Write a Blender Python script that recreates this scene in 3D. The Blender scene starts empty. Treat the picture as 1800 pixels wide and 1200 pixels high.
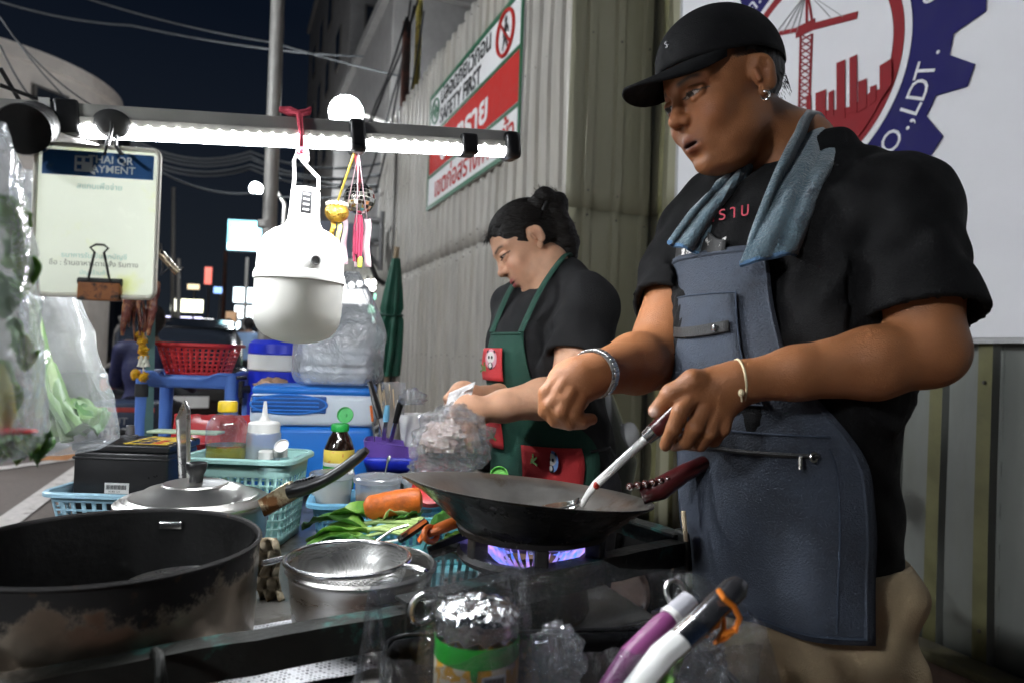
import bpy, bmesh, math, random
import numpy as np
from mathutils import Vector, Matrix, Euler, noise as mnoise
R = math.radians
random.seed(7); rng = np.random.default_rng(7)
SC = bpy.context.scene
COL = SC.collection

# ------------------------------------------------------------------ camera, sky, light, exposure
CAM_H, YAW, PITCH, ROLL, FPX = 1.15, R(22.6), R(1.2), R(2.0), 1200.0
CAM_POS = Vector((0, 0, CAM_H))
_f0 = Vector((math.sin(YAW) * math.cos(PITCH), math.cos(YAW) * math.cos(PITCH), math.sin(PITCH)))
_r0 = Vector((math.cos(YAW), -math.sin(YAW), 0))
_u0 = _r0.cross(_f0)
CAM_R = _r0 * math.cos(ROLL) + _u0 * math.sin(ROLL)
CAM_U = -_r0 * math.sin(ROLL) + _u0 * math.cos(ROLL)
CAM_F = _f0
cam_data = bpy.data.cameras.new('camera')
cam = bpy.data.objects.new('camera', cam_data)
COL.objects.link(cam)
SC.camera = cam
_m = Matrix((CAM_R, CAM_U, -CAM_F)).transposed().to_4x4()
_m.translation = CAM_POS
cam.matrix_world = _m
cam_data.sensor_width = 36.0
cam_data.lens = 36.0 * FPX / 1800.0
cam_data.clip_start = 0.02
cam_data.clip_end = 2000
cam_data.dof.use_dof = True
cam_data.dof.focus_distance = 1.18
cam_data.dof.aperture_fstop = 4.5

world = bpy.data.worlds.new('World')
SC.world = world
world.use_nodes = True
_nt = world.node_tree
_bg = _nt.nodes['Background']
_sky = _nt.nodes.new('ShaderNodeTexSky')
_sky.sky_type = 'NISHITA'
_sky.sun_disc = False
_sky.sun_elevation = R(-3.0)
_sky.sun_rotation = R(200)
_sky.air_density = 1.0
_sky.dust_density = 0.6
_sky.ozone_density = 4.0
_mx = _nt.nodes.new('ShaderNodeMix'); _mx.data_type = 'RGBA'; _mx.blend_type = 'ADD'; _mx.inputs[0].default_value = 1
_ml = _nt.nodes.new('ShaderNodeMix'); _ml.data_type = 'RGBA'; _ml.blend_type = 'MULTIPLY'; _ml.inputs[0].default_value = 1
_ml.inputs[7].default_value = (.30, .9, .9, 1)
_nt.links.new(_sky.outputs[0], _ml.inputs[6])
_nt.links.new(_ml.outputs[2], _mx.inputs[6]); _tc = _nt.nodes.new('ShaderNodeTexCoord'); _sx = _nt.nodes.new('ShaderNodeSeparateXYZ'); _nt.links.new(_tc.outputs['Generated'], _sx.inputs[0])
_rp = _nt.nodes.new('ShaderNodeValToRGB'); _nt.links.new(_sx.outputs[2], _rp.inputs[0])
_rp.color_ramp.elements[0].color = (.20, .26, .36, 1); _rp.color_ramp.elements[1].position = .42; _rp.color_ramp.elements[1].color = (.040, .068, .115, 1)
_nt.links.new(_rp.outputs[0], _mx.inputs[7])
_nt.links.new(_mx.outputs[2], _bg.inputs[0])
_bg.inputs[1].default_value = 0.05

SC.view_settings.view_transform = 'Standard'
SC.view_settings.look = 'None'
SC.view_settings.exposure = 0.45
SC.view_settings.gamma = 1.0
SC.render.engine = 'CYCLES'
SC.cycles.use_denoising = True
SC.cycles.max_bounces = 10
SC.cycles.transparent_max_bounces = 24
SC.cycles.transmission_bounces = 8
SC.cycles.caustics_reflective = False
SC.cycles.caustics_refractive = False
SC.cycles.sample_clamp_indirect = 6.0

def P(px, py, D):
    """the point seen at photo pixel (px, py), D metres along the camera's axis"""
    return CAM_POS + CAM_F * D + CAM_R * ((px - 900) / FPX * D) + CAM_U * ((600 - py) / FPX * D)
def ray(px, py):
    return CAM_F + CAM_R * ((px - 900) / FPX) + CAM_U * ((600 - py) / FPX)
def PZ(px, py, z):
    d = ray(px, py); return CAM_POS + d * ((z - CAM_H) / d.z)
def PX(px, py, x):
    d = ray(px, py); return CAM_POS + d * (x / d.x)
def PY(px, py, y):
    d = ray(px, py); return CAM_POS + d * (y / d.y)
def proj(p):
    q = Vector(p) - CAM_POS; D = q.dot(CAM_F)
    return (900 + FPX * q.dot(CAM_R) / D, 600 - FPX * q.dot(CAM_U) / D, D)

# ------------------------------------------------------------------ mesh helpers
def vec(*a): return Vector(a)
def frame_from(d, up=Vector((0, 0, 1))):
    d = Vector(d).normalized()
    x = up.cross(d)
    if x.length < 1e-4: x = Vector((1, 0, 0)).cross(d)
    x.normalize(); y = d.cross(x)
    return x, y, d
def xf(loc=(0, 0, 0), rz=0, rx=0, ry=0, s=1):
    m = Matrix.Translation(Vector(loc)) @ Euler((rx, ry, rz)).to_matrix().to_4x4()
    if s != 1: m = m @ Matrix.Scale(s, 4)
    return m
ROOTM = {}
class MB:
    def __init__(self): self.v = []; self.f = []; self.m = []; self.cur = 0; self.T = None
    def add(self, vs, fs):
        b = len(self.v)
        if self.T is not None: vs = [self.T @ Vector(p) for p in vs]
        self.v.extend([tuple(p) for p in vs]); self.f.extend([tuple(i + b for i in f) for f in fs]); self.m.extend([self.cur] * len(fs))
        return self
    def box(self, c, s, M=None, taper=1.0):
        hx, hy, hz = s[0] / 2, s[1] / 2, s[2] / 2
        vs = []
        for z, t in ((-hz, 1.0), (hz, taper)):
            vs += [Vector((-hx * t, -hy * t, z)), Vector((hx * t, -hy * t, z)), Vector((hx * t, hy * t, z)), Vector((-hx * t, hy * t, z))]
        c = Vector(c)
        vs = [(M @ (p)) + c if M is not None and len(M) == 3 else ((M @ (p + c)) if M is not None else p + c) for p in vs]
        return self.add(vs, [(3, 2, 1, 0), (4, 5, 6, 7), (0, 1, 5, 4), (1, 2, 6, 5), (2, 3, 7, 6), (3, 0, 4, 7)])
    def bar(self, p0, p1, w, h, up=Vector((0, 0, 1))):
        p0, p1 = Vector(p0), Vector(p1); x, y, d = frame_from(p1 - p0, up)
        vs = []
        for p in (p0, p1):
            vs += [p - x * w / 2 - y * h / 2, p + x * w / 2 - y * h / 2, p + x * w / 2 + y * h / 2, p - x * w / 2 + y * h / 2]
        return self.add(vs, [(3, 2, 1, 0), (4, 5, 6, 7), (0, 1, 5, 4), (1, 2, 6, 5), (2, 3, 7, 6), (3, 0, 4, 7)])
    def tube(self, pts, r, n=10, caps=True, closed=False, flat=1.0, up=None):
        pts = [Vector(p) for p in pts]; k = len(pts)
        rs = r if isinstance(r, (list, tuple)) else [r] * k
        vs = []; x = None
        for i in range(k):
            if closed: d = pts[(i + 1) % k] - pts[i - 1]
            else: d = pts[min(i + 1, k - 1)] - pts[max(i - 1, 0)]
            if d.length < 1e-9: d = Vector((0, 0, 1))
            d.normalize()
            if x is None:
                x, y, _ = frame_from(d, up or Vector((0, 0, 1)))
            else:
                x = (x - d * x.dot(d))
                if x.length < 1e-6: x, y, _ = frame_from(d)
                x.normalize(); y = d.cross(x)
            for j in range(n):
                a = 2 * math.pi * j / n
                vs.append(pts[i] + (x * math.cos(a) + y * math.sin(a) * flat) * rs[i])
        fs = []
        for i in range(k if closed else k - 1):
            for j in range(n):
                a = i * n + j; b = i * n + (j + 1) % n; i2 = (i + 1) % k
                fs.append((a, b, i2 * n + (j + 1) % n, i2 * n + j))
        if caps and not closed:
            fs.append(tuple(reversed(range(n)))); fs.append(tuple(range((k - 1) * n, k * n)))
        return self.add(vs, fs)
    def cyl(self, p0, p1, r0, r1=None, n=20, caps=True):
        return self.tube([p0, p1], [r0, r0 if r1 is None else r1], n, caps)
    def lathe(self, prof, n=40, M=None, closed=False, wob=None, a0=0.0, a1=None):
        """prof: list of (r, z) around the z axis"""
        full = a1 is None
        k = n if full else n + 1
        vs = []; idx = []
        for (r, z) in prof:
            row = []
            if abs(r) < 1e-7 and full:
                vs.append(Vector((0, 0, z))); row = [len(vs) - 1] * k
            else:
                for j in range(k):
                    a = a0 + (2 * math.pi if full else (a1 - a0)) * j / n
                    rr = r * (1 + (wob(a, z) if wob else 0))
                    vs.append(Vector((rr * math.cos(a), rr * math.sin(a), z))); row.append(len(vs) - 1)
            idx.append(row)
        fs = []
        rows = idx + [idx[0]] if closed else idx
        for i in range(len(rows) - 1):
            for j in range(n):
                j2 = (j + 1) % k
                q = [rows[i][j], rows[i][j2], rows[i + 1][j2], rows[i + 1][j]]
                q2 = []
                for a in q:
                    if a not in q2: q2.append(a)
                if len(q2) > 2: fs.append(tuple(q2))
        if M is not None: vs = [M @ p for p in vs]
        return self.add(vs, fs)
    def ell(self, c, s, M=None, nu=20, nv=12):
        prof = [(math.sin(math.pi * i / nv), -math.cos(math.pi * i / nv)) for i in range(nv + 1)]
        T = Matrix.Translation(Vector(c)) @ ((M.to_4x4()) if M is not None else Matrix.Identity(4)) @ Matrix.Diagonal((s[0], s[1], s[2], 1))
        return self.lathe([(0 if i in (0, nv) else r, z) for i, (r, z) in enumerate(prof)], nu, T)
    def torus(self, c, Rr, r, n=32, m=8, M=None, sx=1, sy=1):
        M4 = Matrix.Translation(Vector(c)) @ (M.to_4x4() if M is not None else Matrix.Identity(4))
        pts = [M4 @ Vector((Rr * sx * math.cos(2 * math.pi * i / n), Rr * sy * math.sin(2 * math.pi * i / n), 0)) for i in range(n)]
        return self.tube(pts, r, m, closed=True, up=M4.to_3x3() @ Vector((0, 0, 1)))
    def prism(self, poly, z0, z1, M=None):
        n = len(poly)
        vs = [Vector((x, y, z0)) for x, y in poly] + [Vector((x, y, z1)) for x, y in poly]
        if M is not None: vs = [M @ p for p in vs]
        fs = [tuple(reversed(range(n))), tuple(range(n, 2 * n))] + [(i, (i + 1) % n, n + (i + 1) % n, n + i) for i in range(n)]
        return self.add(vs, fs)
    def grid(self, rows, close_u=False):
        k = len(rows[0]); vs = [p for r in rows for p in r]; fs = []
        for i in range(len(rows) - 1):
            for j in range(k if close_u else k - 1):
                fs.append((i * k + j, i * k + (j + 1) % k, (i + 1) * k + (j + 1) % k, (i + 1) * k + j))
        return self.add(vs, fs)
    def rbox(self, c, s, r, seg=3, M=None):
        """box with rounded vertical and horizontal edges (superellipse rings)"""
        hx, hy, hz = s[0] / 2, s[1] / 2, s[2] / 2
        def ring(inset, z):
            out = []
            rr = max(r - 0, 1e-4)
            for cx, cy, a0 in ((hx - r, hy - r, 0), (-hx + r, hy - r, 90), (-hx + r, -hy + r, 180), (hx - r, -hy + r, 270)):
                for i in range(seg + 1):
                    a = R(a0 + 90 * i / seg)
                    out.append(Vector((cx + (rr - inset) * math.cos(a), cy + (rr - inset) * math.sin(a), z)))
            return out
        rings = []
        for i in range(seg + 1):
            a = R(90 * i / seg); rings.append(ring(r * (1 - math.sin(a)) * .98, -hz + r * (1 - math.cos(a))))
        for i in range(seg + 1):
            a = R(90 * i / seg); rings.append(ring(r * (1 - math.cos(a)) * .98, hz - r * (1 - math.sin(a))))
        c = Vector(c)
        rings = [[((M @ p) if M is not None and len(M) == 3 else p) + c for p in rg] for rg in rings]
        if M is not None and len(M) == 4: rings = [[M @ p for p in rg] for rg in rings]
        b = len(self.v); n = len(rings[0])
        self.grid(rings, close_u=True)
        self.add([], [])
        self.f.append(tuple(b + i for i in reversed(range(n)))); self.m.append(self.cur)
        self.f.append(tuple(b + (len(rings) - 1) * n + i for i in range(n))); self.m.append(self.cur)
        return self
    def build(self, name, mat, parent=None, world=False, smooth=35, recalc=True):
        me = bpy.data.meshes.new(name)
        vs = self.v
        if world and parent is not None:
            mi = ROOTM.get(parent.name_full, Matrix.Identity(4)).inverted()
            vs = [tuple(mi @ Vector(p)) for p in vs]
        me.from_pydata(vs, [], self.f)
        mats = mat if isinstance(mat, (list, tuple)) else [mat]
        for m in mats: me.materials.append(m)
        if len(mats) > 1: me.polygons.foreach_set('material_index', self.m)
        if recalc:
            bm = bmesh.new(); bm.from_mesh(me); bmesh.ops.recalc_face_normals(bm, faces=bm.faces); bm.to_mesh(me); bm.free()
        if smooth:
            me.polygons.foreach_set('use_smooth', [True] * len(me.polygons))
            me.set_sharp_from_angle(angle=R(smooth))
        me.update()
        return link(name, me, parent)

def link(name, data, parent=None):
    o = bpy.data.objects.new(name, data); COL.objects.link(o)
    if parent is not None:
        o.parent = parent
        ROOTM[o.name_full] = ROOTM.get(parent.name_full, Matrix.Identity(4))
    return o
def tag(o, label=None, cat=None, group=None, kind=None):
    if label: o['label'] = label
    if cat: o['category'] = cat
    if group: o['group'] = group
    if kind: o['kind'] = kind
    return o
def thing(name, label, cat, loc=(0, 0, 0), rz=0, group=None):
    o = bpy.data.objects.new(name, None); COL.objects.link(o)
    o.empty_display_size = .05
    o.location = loc; o.rotation_euler = (0, 0, rz)
    ROOTM[o.name_full] = xf(loc, rz)
    return tag(o, label, cat, group)
def copy_tree(o, parent=None):
    c = o.copy(); COL.objects.link(c)
    if parent is not None: c.parent = parent
    for ch in list(o.children): copy_tree(ch, c)
    return c
def bevel(o, w, seg=2, ang=40):
    m = o.modifiers.new('bevel', 'BEVEL'); m.width = w; m.segments = seg; m.limit_method = 'ANGLE'; m.angle_limit = R(ang); m.harden_normals = False
    return o
def solid(o, t, off=0.0):
    m = o.modifiers.new('solid', 'SOLIDIFY'); m.thickness = t; m.offset = off
    return o
def subsurf(o, n=1):
    m = o.modifiers.new('sub', 'SUBSURF'); m.levels = n; m.render_levels = n
    return o
FONT_CACHE = {}
def text(body, size, mat, parent, M, ext=.0006, align='LEFT', sx=1.0, name='lettering', bold=0.0, valign='TOP_BASELINE', spacing=1.0):
    cu = bpy.data.curves.new(name, 'FONT')
    cu.body = body; cu.size = size; cu.extrude = ext; cu.align_x = align; cu.align_y = valign; cu.offset = bold; cu.space_character = spacing
    cu.resolution_u = 3
    cu.materials.append(mat)
    TEXTS.append((cu, name, parent, M @ Matrix.Diagonal((sx, 1, 1, 1)), mat))
TEXTS = []
def flush_texts():
    tmp = []
    for cu, name, parent, M, m_ in TEXTS:
        o = bpy.data.objects.new('tmp_text', cu); COL.objects.link(o); tmp.append(o)
    bpy.context.view_layer.update()
    dg = bpy.context.evaluated_depsgraph_get()
    for o, (cu, name, parent, M, m_) in zip(tmp, TEXTS):
        me = bpy.data.meshes.new_from_object(o.evaluated_get(dg)); me.name = name
        me.transform(M)
        me.materials.clear(); me.materials.append(m_)
        link(name, me, parent)
    for o in tmp: bpy.data.objects.remove(o)
    TEXTS.clear()

# ------------------------------------------------------------------ materials
MATS = {}
def mat(name, col, rough=.5, metal=0.0, var=.12, vscale=14.0, bump=.08, bscale=120.0, spec=.5, col2=None, c2amt=0.0, c2scale=6.0,
        trans=0.0, ior=1.45, emis=None, estr=0.0, sss=0.0, coat=0.0, rvar=.2, sheen=0.0, stretch=None, c2soft=.12, alpha=1.0, aniso=0.0):
    if name in MATS: return MATS[name]
    m = bpy.data.materials.new(name); m.use_nodes = True
    nt = m.node_tree; N = nt.nodes; L = nt.links
    b = N['Principled BSDF']
    tc = N.new('ShaderNodeTexCoord'); src = tc.outputs['Object']
    if stretch:
        mp = N.new('ShaderNodeMapping'); mp.inputs['Scale'].default_value = stretch
        L.new(src, mp.inputs[0]); src = mp.outputs[0]
    n1 = N.new('ShaderNodeTexNoise'); n1.inputs['Scale'].default_value = vscale; n1.inputs['Detail'].default_value = 6; n1.inputs['Roughness'].default_value = .6
    L.new(src, n1.inputs['Vector'])
    c = tuple(col[:3]) + (1,)
    mr = N.new('ShaderNodeMapRange'); mr.inputs[1].default_value = .25; mr.inputs[2].default_value = .75; mr.inputs[3].default_value = 1 - var; mr.inputs[4].default_value = 1 + var
    L.new(n1.outputs[0], mr.inputs[0])
    hs = N.new('ShaderNodeMix'); hs.data_type = 'RGBA'; hs.blend_type = 'MULTIPLY'; hs.inputs[0].default_value = 1
    hs.inputs[6].default_value = c
    cmb = N.new('ShaderNodeCombineColor')
    for i in range(3): L.new(mr.outputs[0], cmb.inputs[i])
    L.new(cmb.outputs[0], hs.inputs[7])
    out = hs.outputs[2]
    if col2 is not None:
        n2 = N.new('ShaderNodeTexNoise'); n2.inputs['Scale'].default_value = c2scale; n2.inputs['Detail'].default_value = 8; n2.inputs['Roughness'].default_value = .65
        L.new(src, n2.inputs['Vector'])
        r2 = N.new('ShaderNodeMapRange'); r2.inputs[1].default_value = .62 - c2amt * .5; r2.inputs[2].default_value = .62 - c2amt * .5 + c2soft
        L.new(n2.outputs[0], r2.inputs[0])
        mx = N.new('ShaderNodeMix'); mx.data_type = 'RGBA'; L.new(r2.outputs[0], mx.inputs[0]); L.new(out, mx.inputs[6]); mx.inputs[7].default_value = tuple(col2[:3]) + (1,)
        out = mx.outputs[2]
    L.new(out, b.inputs['Base Color'])
    b.inputs['Metallic'].default_value = metal
    rr = N.new('ShaderNodeMapRange'); rr.inputs[1].default_value = .3; rr.inputs[2].default_value = .7
    rr.inputs[3].default_value = max(rough * (1 - rvar), .02); rr.inputs[4].default_value = min(rough * (1 + rvar), 1)
    L.new(n1.outputs[0], rr.inputs[0]); L.new(rr.outputs[0], b.inputs['Roughness'])
    b.inputs['Specular IOR Level'].default_value = spec
    b.inputs['IOR'].default_value = ior
    b.inputs['Transmission Weight'].default_value = trans
    b.inputs['Alpha'].default_value = alpha
    if sss: b.inputs['Subsurface Weight'].default_value = sss; b.inputs['Subsurface Radius'].default_value = (.012, .005, .003); b.inputs['Subsurface Scale'].default_value = .6
    if coat: b.inputs['Coat Weight'].default_value = coat; b.inputs['Coat Roughness'].default_value = .12
    if sheen: b.inputs['Sheen Weight'].default_value = sheen
    if aniso: b.inputs['Anisotropic'].default_value = aniso
    if emis is not None:
        b.inputs['Emission Color'].default_value = tuple(emis[:3]) + (1,); b.inputs['Emission Strength'].default_value = estr
    if bump:
        nb = N.new('ShaderNodeTexNoise'); nb.inputs['Scale'].default_value = bscale; nb.inputs['Detail'].default_value = 4
        L.new(src, nb.inputs['Vector'])
        bp = N.new('ShaderNodeBump'); bp.inputs['Strength'].default_value = bump; bp.inputs['Distance'].default_value = .004
        L.new(nb.outputs[0], bp.inputs['Height']); L.new(bp.outputs[0], b.inputs['Normal'])
    MATS[name] = m
    return m
def film(name, tint=(.95, .97, 1), body=.12, rough=.12, bscale=18.0, bump=.9, milky=.0):
    """thin clear plastic film: mostly see-through, glossy creases"""
    if name in MATS: return MATS[name]
    m = bpy.data.materials.new(name); m.use_nodes = True
    nt = m.node_tree; N = nt.nodes; L = nt.links
    N.remove(N['Principled BSDF']); out = N['Material Output']
    tc = N.new('ShaderNodeTexCoord')
    nb = N.new('ShaderNodeTexNoise'); nb.inputs['Scale'].default_value = bscale; nb.inputs['Detail'].default_value = 5; nb.inputs['Distortion'].default_value = .8
    L.new(tc.outputs['Object'], nb.inputs['Vector'])
    bp = N.new('ShaderNodeBump'); bp.inputs['Strength'].default_value = bump; bp.inputs['Distance'].default_value = .02
    L.new(nb.outputs[0], bp.inputs['Height'])
    tr = N.new('ShaderNodeBsdfTransparent'); tr.inputs[0].default_value = tuple(tint) + (1,)
    gl = N.new('ShaderNodeBsdfGlossy'); gl.inputs['Roughness'].default_value = rough; L.new(bp.outputs[0], gl.inputs['Normal'])
    df = N.new('ShaderNodeBsdfTranslucent'); df.inputs[0].default_value = (.9, .93, .95, 1); L.new(bp.outputs[0], df.inputs['Normal'])
    d2 = N.new('ShaderNodeBsdfDiffuse'); d2.inputs[0].default_value = (.85, .88, .9, 1); L.new(bp.outputs[0], d2.inputs['Normal'])
    ad = N.new('ShaderNodeMixShader'); ad.inputs[0].default_value = .5; L.new(df.outputs[0], ad.inputs[1]); L.new(d2.outputs[0], ad.inputs[2])
    m1 = N.new('ShaderNodeMixShader'); m1.inputs[0].default_value = milky; L.new(tr.outputs[0], m1.inputs[1]); L.new(ad.outputs[0], m1.inputs[2])
    lw = N.new('ShaderNodeLayerWeight'); lw.inputs[0].default_value = .35; L.new(bp.outputs[0], lw.inputs['Normal'])
    mr = N.new('ShaderNodeMapRange'); mr.inputs[3].default_value = body * .55; mr.inputs[4].default_value = min(body * 3.2, .9); L.new(lw.outputs['Facing'], mr.inputs[0])
    m2 = N.new('ShaderNodeMixShader'); L.new(mr.outputs[0], m2.inputs[0]); L.new(m1.outputs[0], m2.inputs[1]); L.new(gl.outputs[0], m2.inputs[2])
    L.new(m2.outputs[0], out.inputs['Surface'])
    MATS[name] = m
    return m
def glow(name, col, s):
    if name in MATS: return MATS[name]
    m = bpy.data.materials.new(name); m.use_nodes = True
    nt = m.node_tree; b = nt.nodes['Principled BSDF']
    b.inputs['Base Color'].default_value = (.6, .6, .6, 1)
    n = nt.nodes.new('ShaderNodeTexNoise'); n.inputs['Scale'].default_value = 3.0
    mr = nt.nodes.new('ShaderNodeMapRange'); mr.inputs[3].default_value = s * .85; mr.inputs[4].default_value = s * 1.15
    nt.links.new(n.outputs[0], mr.inputs[0]); nt.links.new(mr.outputs[0], b.inputs['Emission Strength'])
    b.inputs['Emission Color'].default_value = tuple(col) + (1,)
    MATS[name] = m
    return m
def translucent(m, k):
    nt = m.node_tree; N = nt.nodes; L = nt.links; bs = N['Principled BSDF']; tl_ = N.new('ShaderNodeBsdfTranslucent'); L.new(bs.inputs['Base Color'].links[0].from_socket, tl_.inputs[0]); mx = N.new('ShaderNodeMixShader'); mx.inputs[0].default_value = k; L.new(bs.outputs[0], mx.inputs[1]); L.new(tl_.outputs[0], mx.inputs[2]); L.new(mx.outputs[0], N['Material Output'].inputs[0])
# ================================================================== SETTING
m_asphalt = mat('asphalt', (.17, .145, .13), .85, var=.35, vscale=30, bump=.5, bscale=160, col2=(.12, .095, .08), c2amt=.25, c2scale=.8, c2soft=.3)
m_pave = mat('pavement_clay', (.17, .10, .075), .8, var=.3, vscale=9, bump=.35, bscale=90, col2=(.10, .07, .06), c2amt=.3, c2scale=1.6, c2soft=.3)
m_white_paint = mat('road_paint', (.62, .58, .55), .7, var=.2, vscale=25, bump=.3, col2=(.22, .18, .16), c2amt=.12, c2scale=9)
m_orange_paint = mat('orange_paint', (.55, .25, .10), .7, var=.25, vscale=18, bump=.3, col2=(.2, .12, .08), c2amt=.15, c2scale=7)
b = MB(); b.add([(-300, -60, 0), (300, -60, 0), (300, 900, 0), (-300, 900, 0)], [(0, 1, 2, 3)])
tag(b.build('ground', m_asphalt, smooth=0), kind='structure')
b = MB(); b.box((1.0, 10, .002), (3.3, 60, .012))
tag(b.build('pavement', m_pave, smooth=0), kind='structure')
def gpoly(px, z=.004):
    return [tuple(PZ(x, y, z)) for x, y in px]
b = MB(); q = gpoly([(0, 907), (0, 940), (153, 820), (150, 805)], .010)
d1 = (Vector(q[0]) - Vector(q[3])); q[0] = tuple(Vector(q[0]) + d1 * 1.2); q[1] = tuple(Vector(q[1]) + (Vector(q[1]) - Vector(q[2])) * 1.2)
q[3] = tuple(Vector(q[3]) - d1 * 2.5); q[2] = tuple(Vector(q[2]) - d1 * 2.5)
b.add(q, [(0, 1, 2, 3)]); tag(b.build('road_marking', m_white_paint, smooth=0), kind='structure')
b = MB(); q = gpoly([(-120, 842), (-120, 834), (150, 800), (152, 804)], .010)
b.add(q, [(0, 1, 2, 3)]); tag(b.build('road_marking', m_white_paint, smooth=0), kind='structure')
b = MB(); q = gpoly([(66, 808), (118, 808), (230, 748), (205, 752)], .012)
b.add(q, [(0, 1, 2, 3)]); tag(b.build('road_marking', m_orange_paint, smooth=0), kind='structure')

# ---- corrugated sheet fence
m_tin = mat('galvanised_sheet', (.42, .40, .36), .5, metal=.1, var=.24, vscale=5, bump=.06, bscale=40, col2=(.34, .31, .25), c2amt=.26, c2scale=2.2, stretch=(1, 1, .22), c2soft=.25)
m_tin2 = mat('olive_grey_sheet', (.31, .30, .21), .5, metal=.1, var=.18, vscale=4, bump=.06, bscale=40, col2=(.20, .19, .12), c2amt=.3, c2scale=2.0, stretch=(1, 1, .2), c2soft=.3)
m_tin3 = mat('dark_grey_sheet', (.17, .18, .165), .5, metal=.1, var=.2, vscale=4, bump=.06, bscale=40, col2=(.12, .12, .08), c2amt=.3, c2scale=1.6, stretch=(1, 1, .25), c2soft=.3)
m_moss = mat('olive_rib', (.13, .125, .055), .6, var=.3, vscale=6, bump=.1)
m_rivet = mat('rivet', (.12, .11, .10), .5, metal=.5)
RIB = [(0, 0), (.115, 0), (.128, .026), (.182, .026), (.195, 0)]
def sheet(parent, base, along, out, z0, z1, m, n=4, pitch=.2, lift=0.0, rivets=True, rib_mat=None):
    along, out = Vector(along), Vector(out); base = Vector(base)
    pts = []
    for k in range(n):
        for (a, h) in RIB: pts.append(base + along * (k * pitch + a) + out * (h + lift))
    pts.append(base + along * (n * pitch + .012) + out * lift)
    mb = MB(); nz = 14; rows = []
    for i in range(nz + 1):
        z = z0 + (z1 - z0) * i / nz
        rows.append([p + Vector((0, 0, z)) + out * (.006 * math.sin(3.1 * z + p.x * 5 + p.y * 3) + .010 * mnoise.noise(Vector((p.x * 1.3, p.y * 1.3, z * 1.1)))) for p in pts])
    mb.grid(rows)
    if rib_mat is not None:
        k = len(pts) - 1
        for fi in range(len(mb.f)):
            if (fi % k) % 5 == 2: mb.m[fi] = 1
    o = mb.build('corrugated_sheet', [m, rib_mat] if rib_mat is not None else m, parent, smooth=20)
    solid(o, .0025, 0)
    if rivets:
        r = MB()
        for z in (z0 + .1, (z0 + z1) / 2, z1 - .1):
            for k in range(0, n, 1):
                c = base + along * (k * pitch + .155) + out * (.029 + lift) + Vector((0, 0, z + .03 * math.sin(k * 7 + z)))
                r.ell(c, (.008, .008, .008), nu=8, nv=5)
        o2 = r.build('rivet', m_rivet, o); o2['kind'] = 'stuff'
    return o
FX, JY, WX_ = 2.10, 4.12, 2.75
fence = thing('corrugated_fence', 'long grey corrugated metal fence carrying the safety sign', 'fence', (0, 0, 0))
for k in range(8):
    y0 = JY + .004 + k * .8
    sheet(fence, (FX, y0, 0), (0, 1, 0), (-1, 0, 0), 0.02, 2.2, m_tin, lift=0)
    sheet(fence, (FX, y0, 0), (0, 1, 0), (-1, 0, 0), 2.17, 4.55 + random.uniform(-.03, .05), m_tin, lift=.006)
fence2 = thing('corrugated_fence', 'narrow olive-grey corrugated fence return behind the woman', 'fence', (0, 0, 0))
sheet(fence2, (FX - .032, JY, 0), (1, 0, 0), (0, -1, 0), .02, 2.2, m_tin2, n=3, pitch=.23, lift=0)
sheet(fence2, (FX - .032, JY, 0), (1, 0, 0), (0, -1, 0), 2.17, 4.6, m_tin2, n=3, pitch=.23, lift=.006)
fence3 = thing('corrugated_fence', 'dark grey corrugated fence behind the man, under the white company board', 'fence', (0, 0, 0))
for k in range(7):
    y0 = JY - .02 - k * .8
    mm = m_tin2 if k == 0 else m_tin3
    sheet(fence3, (WX_, y0, 0), (0, -1, 0), (-1, 0, 0), .03, 2.2, mm, lift=0, rib_mat=m_moss)
    sheet(fence3, (WX_, y0, 0), (0, -1, 0), (-1, 0, 0), 2.17, 4.6, mm, lift=.006, rib_mat=m_moss)
b = MB(); b.box((2.66, 1.2, .02), (.14, 5.6, .04)); 
kerb = b.build('kerb', mat('kerb_concrete', (.07, .06, .04), .9, var=.3, vscale=12, bump=.5, col2=(.09, .08, .04), c2amt=.3), smooth=0); bevel(kerb, .012)
tag(kerb, kind='structure')

# ---- safety sign on the long fence
m_sign_white = mat('sign_white', (.74, .74, .74), .65, spec=.12, var=.04, bump=.02)
m_sign_green = mat('sign_green', (.03, .14, .07), .4, var=.08, bump=.02)
m_sign_red = mat('sign_red', (.50, .035, .03), .65, spec=.12, var=.06, bump=.02)
m_ink = mat('sign_black', (.02, .02, .02), .5, var=.05, bump=0)
sx0 = FX - .045
S = thing('safety_sign', 'white and red construction safety sign with green border on the grey fence', 'sign', (sx0, 7.62, 2.77))
SL, SH = 2.70, 1.32
def sm(u, w, off=.0):            # sign plane: u along the board (0 left .. SL right), w up
    return Matrix.Translation((-.004 - off, -u, w)) @ Matrix(((0, 0, -1), (-1, 0, 0), (0, 1, 0))).to_4x4()
b = MB(); b.box((.008, -SL / 2, SH / 2), (.016, SL, SH)); bevel(b.build('board', m_sign_white, S, smooth=0), .003)
b = MB(); t = .045
for (u0, u1, w0, w1) in ((0, SL, 0, t), (0, SL, SH - t, SH), (0, t * .5, t, SH - t), (SL - t, SL, t, SH - t)):
    b.box((-.006, -(u0 + u1) / 2, (w0 + w1) / 2), (.008, u1 - u0, w1 - w0))
b.build('border', m_sign_green, S, smooth=0)
b = MB(); b.box((-.004, -SL / 2, .61), (.004, SL - .1, .42)); b.build('red_band', m_sign_red, S, smooth=0)
b = MB(); b.box((-.004, -SL / 2, .845), (.005, SL - .1, .035)); b.box((-.004, -SL / 2, .375), (.005, SL - .1, .03)); b.build('band_edge', m_sign_green, S, smooth=0)
text('ปลอดภัยไว้ก่อน', .26, m_ink, S, sm(.42, 1.10, .002), sx=.98, bold=.004)
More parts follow.
